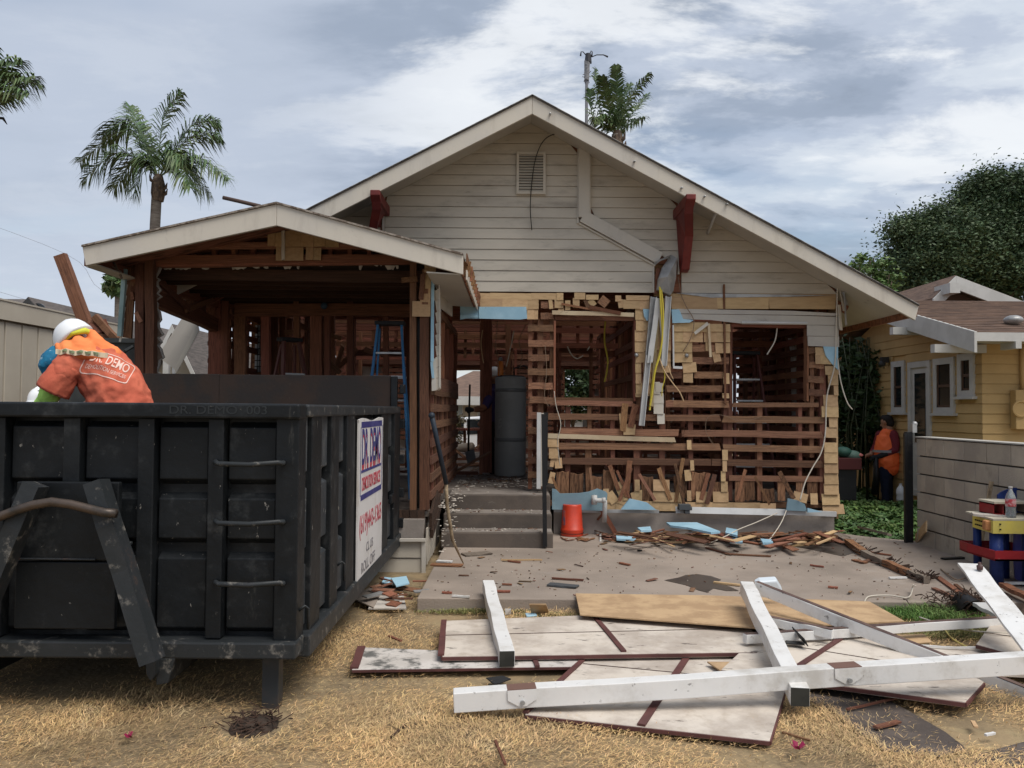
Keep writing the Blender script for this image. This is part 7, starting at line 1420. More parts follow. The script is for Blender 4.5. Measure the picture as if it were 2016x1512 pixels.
# fine chips (uncountable)
def chips(n, fn, mat, name, sz=(.01, .04), z0=TP+.004, seed=1):
    r = np.random.default_rng(seed); V = []; F = []
    for k in range(n):
        p = fn(r); a = r.random()*6.28; l = r.uniform(*sz); w_ = l*r.uniform(.12, .5); ca, sa = math.cos(a), math.sin(a); h = r.uniform(.002, .008); bb_ = len(V); tz = r.uniform(-.3, .3)
        for (u, v_, q) in ((-1, -1, 0), (1, -1, 0), (1, 1, 0), (-1, 1, 0), (-.9, -.8, 1), (.9, -.7, 1), (.8, .9, 1), (-.9, .8, 1)):
            V.append((p[0]+ca*u*l/2-sa*v_*w_/2, p[1]+sa*u*l/2+ca*v_*w_/2, p[2]+h*q+tz*l*u*.2+abs(tz)*l*.2))
        for f_ in ((0, 3, 2, 1), (4, 5, 6, 7), (0, 1, 5, 4), (1, 2, 6, 5), (2, 3, 7, 6), (3, 0, 4, 7)): F.append([bb_+i for i in f_])
    o = fast_mesh(name, V, F, mat); o['kind'] = 'stuff'; return o
chipm = M_('chip_mix', (.14, .075, .045), .9, .7, island=True, huevar=.03); chipw = M_('pale_chip_mix', (.50, .45, .39), .9, .3, island=True)
def onslab(r):
    x = r.uniform(sx0+.1, 4.5); y = fy+.05+r.random()*(YF-.1-fy); 
    if x < .95 and y > 8.95: y = r.uniform(7, 8.9)
    return (x, y, TP+.004)
chips(330, onslab, chipm, 'wood_chips', (.005, .03), seed=2); chips(26, onslab, chipm, 'wood_chips', (.05, .16), seed=22); chips(160, onslab, chipw, 'plaster_crumbs', (.004, .018), seed=3)
chips(1500, lambda r: (r.uniform(1.1, 3.9), YF-.25-abs(r.normal())*.18, TP+.01+r.random()*.03), chipm, 'wood_chips', (.02, .12), seed=4)
chips(110, lambda r: (XW+.13+abs(r.normal())*.10, r.uniform(8.4, 12.), (FL if True else 0)+.0), chipw, 'plaster_crumbs', (.015, .06), seed=5)
chips(60, lambda r: (XW+.1+r.random()*.18, 8.25+r.random()*1.5, .12+r.random()*.45), chipw, 'plaster_crumbs', (.02, .07), seed=15)
def onsteps(r):
    k = r.integers(0, 3); y0, y1, z = ((9.06, 9.338, .267), (9.37, 9.718, .430), (9.75, 11.6, .605))[k]; x = sxl+.05+r.random()**1.5*(sxr-sxl-.1); return (x, y1-(r.random()**1.6)*(y1-y0), z)
chips(90, onsteps, chipw, 'plaster_crumbs', (.004, .04), seed=6); chips(110, onsteps, chipm, 'wood_chips', (.01, .05), seed=7)
chips(500, lambda r: (sxl+.1+r.random()*1.2, 11.4+r.random()*5, FL+.004), chipm, 'wood_chips', (.02, .09), seed=8); chips(90, lambda r: (sxr-.4+r.normal()*.25, 10.6+r.random()*1.4, FL+.004), chipw, 'plaster_crumbs', (.02, .08), seed=9)
# debris in the gap by the dumpster
for k in range(22):
    x = random.uniform(705, 815); y = random.uniform(1135, 1190); L = random.uniform(15, 45); a = random.uniform(-.8, .8)
    m_ = random.choice([redwood, rawwood, redwood_dark, lathwood, galv]); scrap('wood_scrap', (x, y), (x+L*math.cos(a), y+L*.4*math.sin(a)), random.uniform(.02, .09), .01, m_, 'broken scrap heaped between the dumpster and the patio', 'scrap', z=.02+random.random()*.08, group='scraps heaped between dumpster and patio')
for pts, z, m_, lab in (([(690, 1178), (745, 1150), (752, 1165), (735, 1198)], .03, conc, 'grey flat sheet beside the dumpster wheel'), ([(748, 1160), (790, 1150), (800, 1200), (725, 1200)], .02, plaster, 'crumpled white plaster sheet between dumpster and patio'), ([(770, 1140), (800, 1136), (806, 1150), (780, 1156)], .09, foam, 'pale blue foam scrap heaped by the patio corner'), ([(757, 1138), (775, 1140), (765, 1150), (752, 1148)], .08, foam, 'smaller blue foam scrap by the dumpster rail')):
    b = MB(); b.prism([G(x, y, z) for x, y in pts], (0, 0, .01)); props(b.build('sheet_scrap', m_), lab, 'scrap')
# ================================================================== dry straw lawn
r = np.random.default_rng(12); n = 400000
Y = 3.3+(r.random(n)**1.35)*4.3; X = (r.random(n)*2-1)*(Y*.66+.5)
nz = np.array([mnoise.noise(Vector((x*1.3, y*1.3, 5))) for x, y in zip(X[:n], Y[:n])])
bad = (X > sx0) & (Y > fy-.02)
for cpts in ([(1560, 1365), (1700, 1352), (1790, 1400), (1860, 1440), (1905, 1475), (1850, 1490), (1740, 1478), (1690, 1440), (1640, 1400)],):
    q = [G(x, y, 0) for x, y in cpts]; cx = sum(p.x for p in q)/len(q); cy = sum(p.y for p in q)/len(q)
    ins = np.zeros(n, bool)
    j = len(q)-1
    for i in range(len(q)):
        xi, yi, xj, yj = q[i].x, q[i].y, q[j].x, q[j].y; ins ^= ((yi > Y) != (yj > Y)) & (X < (xj-xi)*(Y-yi)/(yj-yi+1e-9)+xi); j = i
    bad |= ins & (r.random(n) < .93)
pj = G(500, 1425, 0); bad |= ((X-pj.x)**2/.03+(Y-pj.y)**2/.06 < 1)
keep = ~bad & (r.random(n) < .50+1.1*nz); X, Y, nz = X[keep], Y[keep], nz[keep]; n = len(X)
th_ = r.normal(0, .9, n)+nz*3; el = np.abs(r.normal(0, .28, n)); up = r.random(n) < .05; el[up] = r.uniform(.4, 1.1, up.sum())
L = r.uniform(.014, .045, n); w_ = r.uniform(.0007, .0019, n); Z = .002+r.random(n)**1.5*(.012+.03*np.clip(nz+.3, 0, 1))
d = np.stack([np.cos(th_)*np.cos(el), np.sin(th_)*np.cos(el), np.sin(el)], 1); s_ = np.stack([-np.sin(th_), np.cos(th_), np.zeros(n)], 1); p = np.stack([X, Y, Z], 1)
bend = r.normal(0, .16, (n, 1)); v = np.empty((n, 6, 3))
m1 = p+d*(L*.5)[:, None]+s_*(L[:, None]*bend)+np.array([0, 0, 1])*(L*.06)[:, None]; e_ = p+d*L[:, None]
ww = w_[:, None]; v[:, 0] = p-s_*ww; v[:, 1] = p+s_*ww; v[:, 2] = m1+s_*ww; v[:, 3] = m1-s_*ww; v[:, 4] = e_+s_*ww*.3; v[:, 5] = e_-s_*ww*.3
idx = np.arange(n)[:, None]*6; f = np.concatenate([idx+np.array([0, 1, 2, 3]), idx+np.array([3, 2, 4, 5])])
straw = M_('dry_straw', (.66, .44, .205), .75, .5, (.36, .25, .13), .9, (1, 1, 1), .42, .66, island=True, huevar=.012, dirt=[((.20, .14, .08), 1.7, .58, .74, .7), ((.68, .54, .32), 4, .52, .7, .5)])
fast_mesh('dry_straw_lawn', v.reshape(-1, 3), f, straw)['kind'] = 'stuff'
# green tuft
def tuft(name, cx, cy, rx, ry, n, h, mat, seed, lean=.5, w0=.0025, z0=0.):
    r = np.random.default_rng(seed); a = r.random(n)*6.28; q = np.sqrt(r.random(n)); X = cx+np.cos(a)*q*rx; Y = cy+np.sin(a)*q*ry; hh = h*r.uniform(.4, 1.1, n)*(1.15-q*.6); t = r.random(n)*6.28; ln = lean*r.random(n)
    p = np.stack([X, Y, np.full(n, z0)], 1); d1 = np.stack([np.cos(t)*ln*.4, np.sin(t)*ln*.4, np.ones(n)], 1)*(hh*.55)[:, None]; d2 = np.stack([np.cos(t)*ln*1.5, np.sin(t)*ln*1.5, np.full(n, .75)], 1)*hh[:, None]; s = np.stack([-np.sin(t), np.cos(t), np.zeros(n)], 1)*w0
    v = np.empty((n, 6, 3)); v[:, 0] = p-s; v[:, 1] = p+s; v[:, 2] = p+d1+s; v[:, 3] = p+d1-s; v[:, 4] = p+d2+s*.2; v[:, 5] = p+d2-s*.2; idx = np.arange(n)[:, None]*6
    fast_mesh(name, v.reshape(-1, 3), np.concatenate([idx+np.array([0, 1, 2, 3]), idx+np.array([3, 2, 4, 5])]), mat)['kind'] = 'stuff'
greeng = M_('green_grass_blade', (.13, .24, .055), .6, .35, (.18, .27, .08), 3, island=True, huevar=.02)
gq = G(1820, 1212, 0); tuft('green_grass', gq.x, gq.y, .46, .26, 4200, .13, greeng, 5, .8)
gq = G(1870, 1245, 0); tuft('olive_grass', gq.x, gq.y, .5, .22, 3500, .06, M_('olive_grass_blade', (.22, .22, .08), .7, .4, island=True), 6, 1.)
gq = G(1760, 1052, 0); tuft('dry_edge_grass', gq.x+.1, gq.y+.35, .75, .3, 3500, .10, straw, 7, 1.)
for k, (px, py) in enumerate(((900, 1208), (1100, 1215), (960, 1206))):
    gq = G(px, py, 0); tuft('weeds', gq.x, gq.y+.02, .35, .05, 500, .045, MATS['olive_grass_blade'], 20+k, 1.2)
# dug soil round the jack leg
b = MB(); b.ball(Vector((pj.x, pj.y, -.03)), (.13, .17, .05), 14, 8); struct(b.build('soil_mound', M_('fresh_soil', (.055, .038, .028), .95, 0, (.03, .022, .016), 9, bump=.8)))
b = MB(); 
for k in range(130):
    q = Vector((pj.x+random.gauss(0, .07), pj.y+random.gauss(0, .09), .01)); b.tube([q, q+Vector((random.uniform(-.06, .06), random.uniform(-.06, .06), random.uniform(0, .03)))], .003, 4)
o = b.build('roots', MATS['aged_brown_board']); o['kind'] = 'stuff'
# lawn litter
for (a, c, w_, m_, lab) in (((995, 1505), (975, 1458), .012, redwood_dark, 'dark forked twig on the straw in the foreground'), ((770, 1452), (800, 1425), .012, MATS['aged_brown_board'], 'thin twig on the straw left of the white beam'), ((766, 1252), (790, 1262), .02, redwood_dark, 'dark stick on the straw left of the mouldy panel'), ((1665, 1397), (1775, 1372), .012, redwood_dark, 'long thin twig lying on the bare dirt'), ((1722, 1432), (1770, 1420), .03, rawwood, 'splintered tan chip on the bare dirt'), ((1540, 1442), (1595, 1458), .012, rawwood, 'pale straw coloured splinter on the lawn right of the front panel'), ((1915, 1420), (1922, 1432), .02, tan, 'pale wood chip on the straw at the right'), ((1940, 1447), (1958, 1443), .015, white, 'tiny white splinter on the straw at the right')):
    scrap('twig', a, c, w_, .01, m_, lab, 'twig', z=.03, n=(0, 0, 1))
b = MB(); q = G(1571, 1475, .03)
for k in range(5): a = k*1.26; b.add([q, q+Vector((math.cos(a)*.035, math.sin(a)*.035, .02)), q+Vector((math.cos(a+.7)*.04, math.sin(a+.7)*.04, .03)), q+Vector((math.cos(a+1.2)*.02, math.sin(a+1.2)*.02, .005))], [(0, 1, 2, 3)])
props(b.build('flower_petals', M_('crimson_petal', (.22, .01, .05), .6), fix=False), 'crimson fallen blossom on the straw in the foreground', 'flower')
b = MB(); q = G(257, 1452, .02)
for k in range(4): a = k*1.5; b.add([q, q+Vector((math.cos(a)*.025, math.sin(a)*.025, .02)), q+Vector((math.cos(a+.7)*.03, math.sin(a+.7)*.03, .02)), q+Vector((math.cos(a+1.2)*.02, math.sin(a+1.2)*.02, .005))], [(0, 1, 2, 3)])
props(b.build('flower_petals', MATS['crimson_petal'], fix=False), 'small crimson blossom on the straw below the dumpster', 'flower')
# ================================================================== people
skin = M_('skin', (.36, .19, .12), .6); hairm = M_('dark_hair', (.015, .011, .009), .7, bump=.4); helm = M_('white_helmet', (.80, .81, .82), .3, spec=.5); dkglove = M_('dark_glove', (.02, .02, .022), .8)
def frame(f, u):
    f = Vector(f).normalized(); u = Vector(u); r_ = f.cross(u).normalized(); u = r_.cross(f).normalized(); return f, r_, u
def head_chains(c, f, u, s=1.):
    f, r_, u = frame(f, u); c = Vector(c); P = lambda a, b_, d: c+(f*a+r_*b_+u*d)*s
    return [[(P(-.012, 0, .03), .082*s)], [(P(.012, 0, .03), .078*s)], [(P(.03, 0, -.02), .062*s), (P(.05, 0, -.075), .045*s)], [(P(.085, 0, .0), .012*s), (P(.105, 0, -.028), .015*s)], [(P(0.0, .078, -.01), (.012*s)), (P(-.008, .085, .02), .016*s)], [(P(0.0, -.078, -.01), .012*s), (P(-.008, -.085, .02), .016*s)], [(P(-.02, 0, -.06), .055*s), (P(-.03, 0, -.16), .055*s)]]
def face(parent, c, f, u, s=1.):
    f, r_, u = frame(f, u); c = Vector(c); P = lambda a, b_, d: c+(f*a+r_*b_+u*d)*s
    for sg_ in (-1, 1): b = MB(); b.ball(P(.079, sg_*.03, .008), .011*s, 8, 6); b.build('eye', M_('eye', (.05, .04, .035), .2), parent, smooth=True)
    b = MB(); b.tube([P(.083, -.022, -.058), P(.092, 0, -.06), P(.083, .022, -.058)], .006*s, 6); b.build('mouth', M_('lips', (.25, .09, .07), .5), parent, smooth=True)
def hand_chains(w, d, nrm, s=1., curl=.5):
    d = Vector(d).normalized(); nrm = Vector(nrm); nrm = (nrm-d*nrm.dot(d)).normalized(); r_ = d.cross(nrm); w = Vector(w)
    ch = [[(w, .028*s), (w+d*.05*s, (.036*s)), (w+d*.085*s, .033*s)]]
    for k, (o, l) in enumerate(((-.03, .068), (-.01, .078), (.01, .072), (.03, .056))):
        b0 = w+d*.085*s+r_*o*s; b1 = b0+(d*math.cos(curl)+nrm*math.sin(curl))*l*.5*s; b2 = b1+(d*math.cos(curl*2.3)+nrm*math.sin(curl*2.3))*l*.5*s; ch.append([(b0, .0105*s), (b1, .0095*s), (b2, .008*s)])
    t0 = w+d*.03*s-r_*.03*s; ch.append([(t0, .013*s), (t0+(d*.6-r_*.7+nrm*.4).normalized()*.035*s, .011*s), (t0+(d*.9-r_*.5+nrm*.8).normalized()*.065*s, .009*s)]); return ch
def helmet(parent, c, f, u, s=1., mat=helm):
    f, r_, u = frame(f, u); Mx = Matrix((f, r_, u)).transposed()
    b = MB(); prof = [(.128, 0), (.132, .012), (.128, .03), (.122, .06), (.108, .095), (.083, .125), (.05, .145), (.018, .153), (.001, .154)]; n = 28; vs = []; fs = []
    for (rr, z) in prof:
        for k in range(n):
            a = 2*math.pi*k/n; ex = 1.12; x = rr*ex*math.cos(a); y = rr*math.sin(a)*.95
            if z == 0 and math.cos(a) > 0: x += .045*math.cos(a)**2
            vs.append(Vector(c)+Mx @ Vector((x*s, y*s, z*s)))
    for i in range(len(prof)-1):
        for k in range(n): fs.append((i*n+k, i*n+(k+1) % n, (i+1)*n+(k+1) % n, (i+1)*n+k))
    fs.append(tuple(range(n-1, -1, -1))); fs.append(tuple((len(prof)-1)*n+k for k in range(n))); b.add(vs, fs); h = b.build('hard_hat', mat, parent, smooth=True, fix=False)
    b = MB(); b.tube([Vector(c)+Mx @ Vector((.13*s*math.cos(a), 0, .156*s*math.sin(a))) for a in np.linspace(.25, 2.9, 14)], .009*s, 6); b.build('ridge', mat, h, smooth=True); return h
# ---- worker in the orange vest, standing in the greenery (photo columns/rows mapped at his distance)
VY = 14.8
def q(px, py, dy=0.): p = W(px, py, VY); p.y += dy; return p
wv = thing('person', q(1744, 988), 'person in an orange safety vest, dark red sleeves and navy trousers standing among green plants', 'person')
vest = M_('orange_vest', (1., .19, .055), .6, 0, (.95, .16, .045), 6, bump=.3, bscale=20); mred = M_('dark_red_cloth', (.17, .025, .035), .85, bump=.2, bscale=25); navyc = M_('navy_trousers', (.012, .016, .035), .85, bump=.3, bscale=20); grey_r = M_('grey_reflective', (.30, .30, .31), .4)
hc = q(1746, 833); hf = (-.62, .76, -.15)
body = head_chains(hc, hf, (0, 0, 1), 1.12)+[[(q(1746, 846), .055), (q(1748, 862), .10)], [(q(1747, 866), (.10, .15)), (q(1746, 890), (.14, .16)), (q(1745, 915), (.13, .16))],
 [(q(1739, 915, -.05), .095), (q(1741, 945, -.05), .075), (q(1742, 972, -.05), .055), (q(1742, 984, -.05), .05)], [(q(1750, 915, .1), .10), (q(1751, 945, .1), .078), (q(1753, 972, .1), .058), (q(1755, 984, .1), .052)],
 [(q(1742, 985, -.07), .045), (q(1734, 987, -.07), .04)], [(q(1755, 985, .12), .045), (q(1747, 987, .12), .04)],
 [(q(1752, 857, -.14), .07), (q(1753, 872, -.18), .055), (q(1752, 885, -.2), .05)], [(q(1752, 885, -.2), .047), (q(1735, 893, -.17), .04), (q(1722, 898, -.12), .032)], [(q(1740, 858, .16), .065), (q(1734, 880, .2), .05), (q(1722, 895, .15), .04)]]
hd = hand_chains(q(1722, 898, -.12), (-1, .2, -.25), (0, .6, -.8), .95)
blob('body', body+hd+hand_chains(q(1722, 895, .15), (-1, 0, -.3), (0, -.6, -.8), .95), skin, wv, .011, 3)
face(wv, hc, hf, (0, 0, 1), 1.12)
blob('hair', [[(hc+Vector((.012, -.016, .055)), .098)], [(hc+Vector((.036, -.035, .0)), .082)], [(hc+Vector((-.035, .035, .08)), .068)]], hairm, wv, .012)
blob('beard', [[(hc+Vector((-.035, .03, -.085)), .042), (hc+Vector((-.06, .045, -.075)), .035)]], hairm, wv, .01)
blob('sleeve', [[(q(1752, 855, -.14), .08), (q(1754, 872, -.18), .072), (q(1753, 884, -.2), .062)], [(q(1753, 884, -.2), .06), (q(1738, 892, -.17), .052)]], mred, wv, .012)
blob('sleeve', [[(q(1740, 856, .16), .075), (q(1734, 880, .2), .062), (q(1726, 891, .17), .052)]], mred, wv, .012)
blob('glove', [[(q(1737, 892, -.17), .053), (q(1724, 898, -.12), .045)]]+[[(p_, r2_*1.25) for p_, r2_ in ch] for ch in hd], dkglove, wv, .009, 2)
blob('shirt_collar', [[(q(1747, 846), .07), (q(1748, 854), .10)]], mred, wv, .012)
blob('vest', [[(q(1744, 852, -.10), .06), (q(1752, 852, .1), .06)], [(q(1748, 858), (.15, .19)), (q(1747, 875), (.19, .21)), (q(1746, 895), (.215, .215)), (q(1747, 910), (.22, .21)), (q(1749, 917), (.215, .20))], [(q(1740, 905, -.1), .11), (q(1735, 908, -.05), .09)], [(q(1757, 915, -.05), .09), (q(1760, 920, 0), .06)]], vest, wv, .014, 3, .025, .09)
def band(z_px, rx, ry, name='reflective_band'):
    c_ = q(1745.5, z_px); b = MB(); n = 30; vs = []; fs = []
    for k in range(n):
        a = 2*math.pi*k/n
        for h in (-.022, .022): vs.append(c_+Vector((math.cos(a)*rx, math.sin(a)*ry, h)))
    for k in range(n): fs.append((2*k, 2*((k+1) % n), 2*((k+1) % n)+1, 2*k+1))
    b.add(vs, fs); return b.build(name, grey_r, wv, smooth=True, fix=False)
o = band(888, .232, .236)
blob('trousers', [[(q(1746, 914), (.16, .18)), (q(1746, 925), (.15, .17))], [(q(1739, 922, -.05), .112), (q(1741, 945, -.05), .095), (q(1742, 972, -.05), .078), (q(1742, 984, -.05), .074)], [(q(1751, 922, .1), .115), (q(1752, 945, .1), .097), (q(1754, 972, .1), .08), (q(1755, 984, .1), .075)]], navyc, wv, .013, 3, .025, .1)
for dx, dy in ((0, -.07), (13, .12)): blob('boot', [[(q(1742+dx, 985, dy), .055), (q(1732+dx, 988, dy), .045)]], dkglove, wv, .012)
tl = MB(); tl.tube([q(1719, 900, -.13), q(1720, 935, -.1), q(1719, 972, -.05)], [.035, .055, .06], 10); props(tl.build('leaf_bag', black, smooth=True), 'long black bag hanging from the hand of the orange vested worker', 'bag')
# ---- worker bent over in the dumpster
OY = 5.75
def o3(x, y, dy=0.): p = W(40+x*.1389, 600+y*.1389, OY); p.y += dy; return p
wo = thing('person', W(230, 900, OY), 'person in a red orange T-shirt and white hard hat bending over inside the dumpster', 'person')
tee = M_('red_orange_tee', (.60, .15, .085), .85, 0, (.50, .11, .062), 4, bump=.8, bscale=14); lime = M_('lime_sleeve', (.60, .95, .20), .8, 0, (.50, .85, .16), 6, bump=.4, bscale=18); orcl = M_('orange_neck_cloth', (.90, .27, .09), .8, 0, (.78, .22, .07), 5, bump=.5, bscale=16); bluec = M_('blue_bandana', (.012, .15, .27), .8, 0, (.009, .11, .21), 5, dirt=((.35, .5, .6), 30, .6, .66, .8), bump=.4, bscale=18)
hc2 = o3(760, 560); hu = (o3(640, 300)-o3(800, 560)).normalized(); hf2 = (-.55, .55, -.62)
bodyc = head_chains(hc2, hf2, hu, 1.)+[[(o3(900, 700), .06), (o3(1050, 850), .08)], [(o3(1100, 920, .02), (.12, .13)), (o3(1310, 1170, .02), (.14, .14)), (o3(1440, 1500, .02), (.14, .14)), (o3(1480, 1900), (.14, .15))],
  [(o3(800, 930, -.12), .075), (o3(640, 1180, -.16), .055), (o3(560, 1330, -.14), .048)], [(o3(560, 1330, -.14), .045), (o3(360, 1420, -.05), .036), (o3(260, 1500, 0), .03)],
  [(o3(950, 900, .28), .07), (o3(800, 1250, .42), .05), (o3(500, 1560, .25), .04)], [(o3(1500, 1900, -.1), .1), (o3(1450, 2700, -.1), .08), (o3(1500, 3600, -.05), .06)], [(o3(1600, 1900, .12), .1), (o3(1650, 2700, .12), .08), (o3(1700, 3600, .1), .06)]]
blob('body', bodyc+hand_chains(o3(260, 1500, 0), (-1, .2, -.4), (0, 0, -1), .95)+hand_chains(o3(500, 1500, .25), (-1, 0, -.5), (0, 0, -1), .95), skin, wo, .011, 3); face(wo, hc2, hf2, hu)
tsh = blob('t_shirt', [[(o3(840, 860, -.10), .115), (o3(960, 820, 0), .13), (o3(1100, 850, .18), .12)], [(o3(1060, 860, .02), (.175, .19)), (o3(1200, 1010, .02), (.20, .195)), (o3(1330, 1200, .02), (.215, .20)), (o3(1420, 1450, .02), (.22, .205)), (o3(1460, 1700), (.215, .205))],
  [(o3(850, 880, -.12), .108), (o3(780, 960, -.14), .10), (o3(725, 1050, -.15), .085)], [(o3(950, 900, .26), .1), (o3(800, 1100, .3), .085)]], tee, wo, .010, 2, .030, .075)
b = MB(); b.tube([o3(830, 890, -.13), o3(770, 990, -.145), o3(700, 1110, -.155), o3(628, 1235, -.16)], [.092, .101, .104, .110], 26, cap=False)
sl_ = b.build('sleeve', tee, wo, smooth=True); ss = sl_.modifiers.new('sub', 'SUBSURF'); ss.levels = ss.render_levels = 2; tx2 = bpy.data.textures.new('sleeve_folds', 'CLOUDS'); tx2.noise_scale = .09; dd2 = sl_.modifiers.new('folds', 'DISPLACE'); dd2.texture = tx2; dd2.strength = .035; so2 = sl_.modifiers.new('cloth', 'SOLIDIFY'); so2.thickness = .005
b = MB()
blob('arm_sleeve', [[(o3(620, 1220, -.155), .075), (o3(560, 1320, -.14), .066), (o3(440, 1380, -.09), .056), (o3(330, 1430, -.05), .046)]], lime, wo, .010, 3, .012, .05)
helmet(wo, o3(790, 520), hf2, hu, 1.04)
bnd = blob('helmet_liner', [[(o3(560, 640, -.02), .02), (o3(700, 520, -.09), .02), (o3(850, 420, -.11), .02), (o3(980, 380, -.06), .022), (o3(1050, 420, 0), .02)]], M_('yellow_green_trim', (.62, .62, .05), .6), wo, .008, 1)
nc = blob('neck_cloth', [[(o3(1030, 420, -.02), .035), (o3(1085, 530, -.03), .055), (o3(1190, 640, -.02), .065), (o3(1330, 715, 0), .055)], [(o3(900, 540, -.07), .05), (o3(950, 620, -.08), .07), (o3(1030, 690, -.08), .075)], [(o3(770, 580, -.10), .04), (o3(800, 660, -.12), .045), (o3(860, 700, -.14), .045)], [(o3(650, 590, -.10), .022), (o3(720, 680, -.13), .03), (o3(860, 720, -.16), .035), (o3(1050, 730, -.15), .04), (o3(1250, 735, -.10), .035)]], orcl, wo, .010, 2, .02, .06)
stp = [o3(x, y, -.2) for x, y in ((730, 690), (800, 705), (860, 680), (930, 700), (1000, 715), (1080, 700), (1160, 720), (1240, 715), (1320, 735), (1430, 745))]
def ribbon(name, pts, w_, th, mat, parent, wave=0):
    b = MB(); P = []
    for i in range(len(pts)-1):
        for k in range(4): P.append(pts[i].lerp(pts[i+1], k/4))
    P.append(pts[-1]); vs = []; fs = []
    for i, p in enumerate(P):
        for (u, v_) in ((-.5, -.5), (.5, -.5), (.5, .5), (-.5, .5)): vs.append(p+Vector((0, u*th+wave*math.sin(i*1.1)*.5, v_*w_)))
    for i in range(len(P)-1):
        for k in range(4): fs.append((i*4+k, i*4+4+k, i*4+4+(k+1) % 4, i*4+(k+1) % 4))
    fs += [(0, 1, 2, 3), tuple((len(P)-1)*4+k for k in (3, 2, 1, 0))]; b.add(vs, fs); return b.build(name, mat, parent)
cream_h = M_('pale_hem', (.75, .60, .42), .7)
h_ = ribbon('hem', stp, .034, .012, cream_h, wo, .012); ribbon('reflective_stripe', [p+Vector((0, -.008, .004)) for p in stp[1:-1]], .014, .01, M_('olive_reflective', (.25, .30, .16), .5), wo, .012)
blob('bandana', [[(o3(590, 690, -.08), .05), (o3(545, 800, -.12), .058), (o3(520, 900, -.13), .052), (o3(515, 1040, -.12), .016)], [(o3(660, 720, -.1), .04), (o3(600, 830, -.14), .045)]], bluec, wo, .010, 2, .015, .05)
# print on the shirt back: rounded frame and two lines of text, shrunk onto the cloth
pr = M_('pale_print', (.80, .58, .50), .7)
tn = Vector((.45, -.80, .42)).normalized(); tx = (o3(1600, 880)-o3(1180, 800)).normalized(); tx = (tx-tn*tx.dot(tn)).normalized(); ty_ = tn.cross(tx)
def decal(me_obj, par=tsh):
    sw2 = me_obj.modifiers.new('wrap', 'SHRINKWRAP'); sw2.target = tsh; sw2.wrap_method = 'PROJECT'; sw2.use_project_z = True; sw2.use_negative_direction = True; sw2.use_positive_direction = True; sw2.offset = .004
def TM(c): M4 = Matrix((tx, ty_, tn)).transposed().to_4x4(); M4.translation = c+tn*.12; return M4
o = textmesh('printed_text', 'DR. DEMO', .1, TM(o3(1400, 855, -.15)+ty_*.030), pr, tsh, 0, fit=(.25, .075)); decal(o); o = textmesh('printed_text', 'DEMOLITION SERVICES', .05, TM(o3(1400, 855, -.15)-ty_*.042), pr, tsh, 0, fit=(.26, .030)); decal(o)
b = MB(); wd, hh_ = .155, .092; seg = []
for cx0_, cy0_, a0 in ((wd-.02, hh_-.02, 0), (-wd+.02, hh_-.02, 90), (-wd+.02, -hh_+.02, 180), (wd-.02, -hh_+.02, 270)):
    for k in range(5): a = R(a0+k*22.5); seg.append((cx0_+.02*math.cos(a), cy0_+.02*math.sin(a)))
pts = []
for i in range(len(seg)):
    a_, c_ = seg[i], seg[(i+1) % len(seg)]; m_ = max(1, int(math.hypot(c_[0]-a_[0], c_[1]-a_[1])/.012))
    for k in range(m_): pts.append((a_[0]+(c_[0]-a_[0])*k/m_, a_[1]+(c_[1]-a_[1])*k/m_))
n = len(pts); Mt = TM(o3(1400, 855, -.15)); vs = [Vector((x, y, 0)) for x, y in pts]+[Vector((x*.965, y*.935, 0)) for x, y in pts]
me = bpy.data.meshes.new('printed_frame'); me.from_pydata([tuple(v_) for v_ in vs], [], [(i, (i+1) % n, (i+1) % n+n, i+n) for i in range(n)]); me.materials.append(pr); o = link('printed_frame', me, Mt, tsh); decal(o)
# ---- second hard hat: worker crouching deeper in the dumpster
w2 = thing('person', W(82, 830, 7.2), 'person crouching in the dumpster with only a white hard hat showing', 'person')
c2_ = W(83, 792, 7.2); blob('body', head_chains(c2_, (-.3, -.9, -.2), (0, 0, 1), .95)+[[(c2_+Vector((0, .05, -.15)), .07), (c2_+Vector((.05, .12, -.35)), .17), (c2_+Vector((.1, .15, -.7)), .17)], [(c2_+Vector((-.15, .05, -.28)), .07), (c2_+Vector((-.2, -.1, -.5)), .05), (c2_+Vector((-.05, -.3, -.55)), .04)], [(c2_+Vector((.2, .1, -.28)), .07), (c2_+Vector((.28, -.1, -.5)), .05), (c2_+Vector((.15, -.3, -.55)), .04)], [(c2_+Vector((.0, .15, -.75)), .1), (c2_+Vector((-.05, -.25, -.85)), .08), (c2_+Vector((-.05, -.1, -1.2)), .06)], [(c2_+Vector((.2, .15, -.75)), .1), (c2_+Vector((.2, -.25, -.85)), .08), (c2_+Vector((.2, -.1, -1.2)), .06)]]+hand_chains(c2_+Vector((-.05, -.3, -.55)), (.3, -1, 0), (0, 0, -1), .9)+hand_chains(c2_+Vector((.15, -.3, -.55)), (-.3, -1, 0), (0, 0, -1), .9), skin, w2, .012)
blob('shirt', [[(c2_+Vector((-.12, .08, -.25)), .09), (c2_+Vector((.18, .12, -.25)), .09)], [(c2_+Vector((.03, .1, -.3)), .19), (c2_+Vector((.1, .15, -.72)), .19)]], mred, w2, .014); face(w2, c2_, (-.3, -.9, -.2), (0, 0, 1), .95)
hm = helmet(w2, W(84, 790, 7.2), (-.45, -.85, -.1), (0, 0, 1), .85)
b = MB(); pc = W(78, 775, 7.06); b.prism([pc+Vector((x, 0, z)) for x, z in ((-.022, .022), (-.01, .03), (.01, .03), (.022, .022), (.006, .018), (.012, -.03), (-.006, -.03), (-.004, .018))], (0, .012, 0)); b.build('emblem', black, hm)
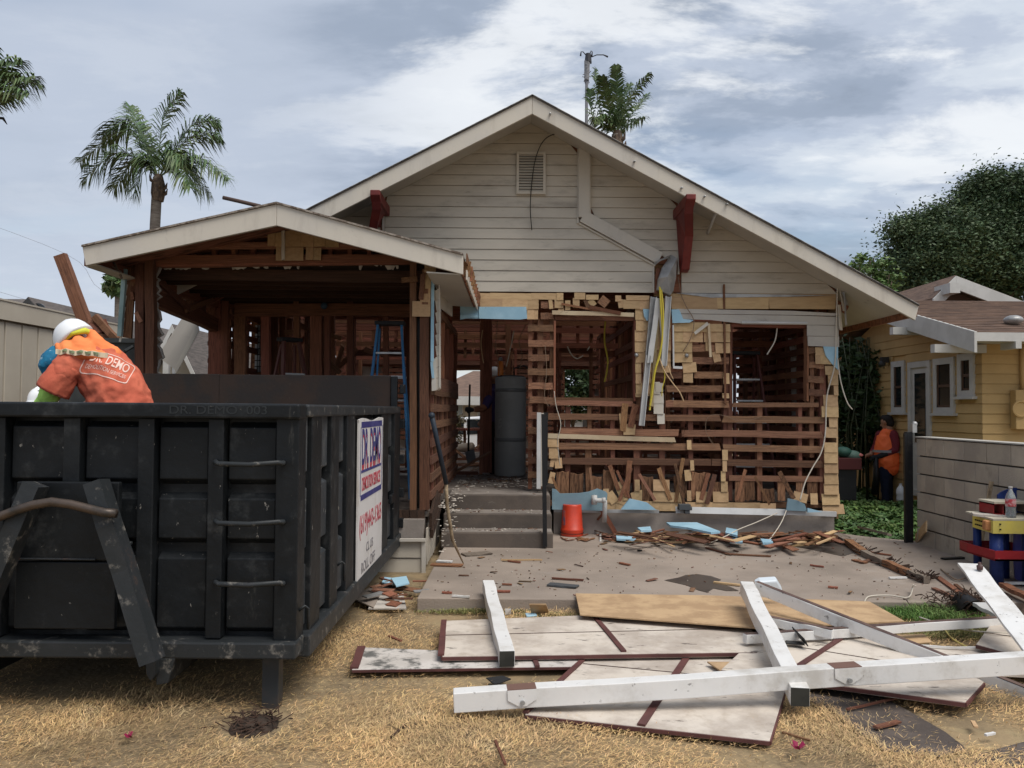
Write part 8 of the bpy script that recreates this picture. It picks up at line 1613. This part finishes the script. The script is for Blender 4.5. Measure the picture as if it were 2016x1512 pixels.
# ---- worker behind the water heater
BY = 12.95
def bq(px, py, dy=0.): p = W(px, py, BY); p.y += dy; return p
w3 = thing('person', bq(968, 930), 'person in a purple shirt and white hard hat standing behind the water heater', 'person')
hc3 = bq(973, 748); pur = M_('purple_shirt', (.05, .035, .12), .85)
bd3 = head_chains(hc3, (-.75, .2, -.2), (0, 0, 1), 1.)+[[(bq(974, 760), .06), (bq(976, 775), .12)], [(bq(976, 775), (.12, .17)), (bq(977, 805), (.14, .16)), (bq(976, 835), (.13, .16))], [(bq(972, 838, -.08), .1), (bq(971, 880, -.08), .07), (bq(971, 925, -.08), .055)], [(bq(982, 838, .08), .1), (bq(984, 880, .08), .07), (bq(984, 925, .08), .055)], [(bq(966, 778, -.1), .07), (bq(957, 798, -.22), .055), (bq(950, 805, -.25), .05)], [(bq(950, 805, -.25), .045), (bq(938, 806, -.3), .038), (bq(930, 807, -.33), .03)], [(bq(980, 780, .15), .06), (bq(965, 812, .1), .045), (bq(945, 835, -.2), .035)]]
h3 = hand_chains(bq(932, 807, -.33), (-1, 0, .1), (0, -1, 0), .95, .8); blob('body', bd3+h3, skin, w3, .012); face(w3, hc3, (-.75, .2, -.2), (0, 0, 1))
blob('shirt', [[(bq(968, 772, -.1), .09), (bq(982, 772, .1), .09)], [(bq(975, 775), .17), (bq(976, 832), .175)], [(bq(966, 778, -.1), .085), (bq(957, 798, -.22), .07)]], pur, w3, .014); blob('sleeve', [[(bq(957, 798, -.22), .062), (bq(950, 805, -.25), .058), (bq(938, 806, -.3), .045)]], redwood_dark, w3, .012)
blob('trousers', [[(bq(976, 838), .17), (bq(976, 845), .16)], [(bq(972, 838, -.08), .115), (bq(971, 880, -.08), .09), (bq(971, 925, -.08), .075)], [(bq(982, 838, .08), .115), (bq(984, 880, .08), .09), (bq(984, 925, .08), .075)]], M_('black_trousers', (.012, .012, .014), .9), w3, .014)
blob('glove', [[(p_, r2_*1.25) for p_, r2_ in ch] for ch in h3], dkglove, w3, .01); helmet(w3, bq(974, 741), (-.9, .2, -.15), (0, 0, 1), .95)
bpy.context.view_layer.update()
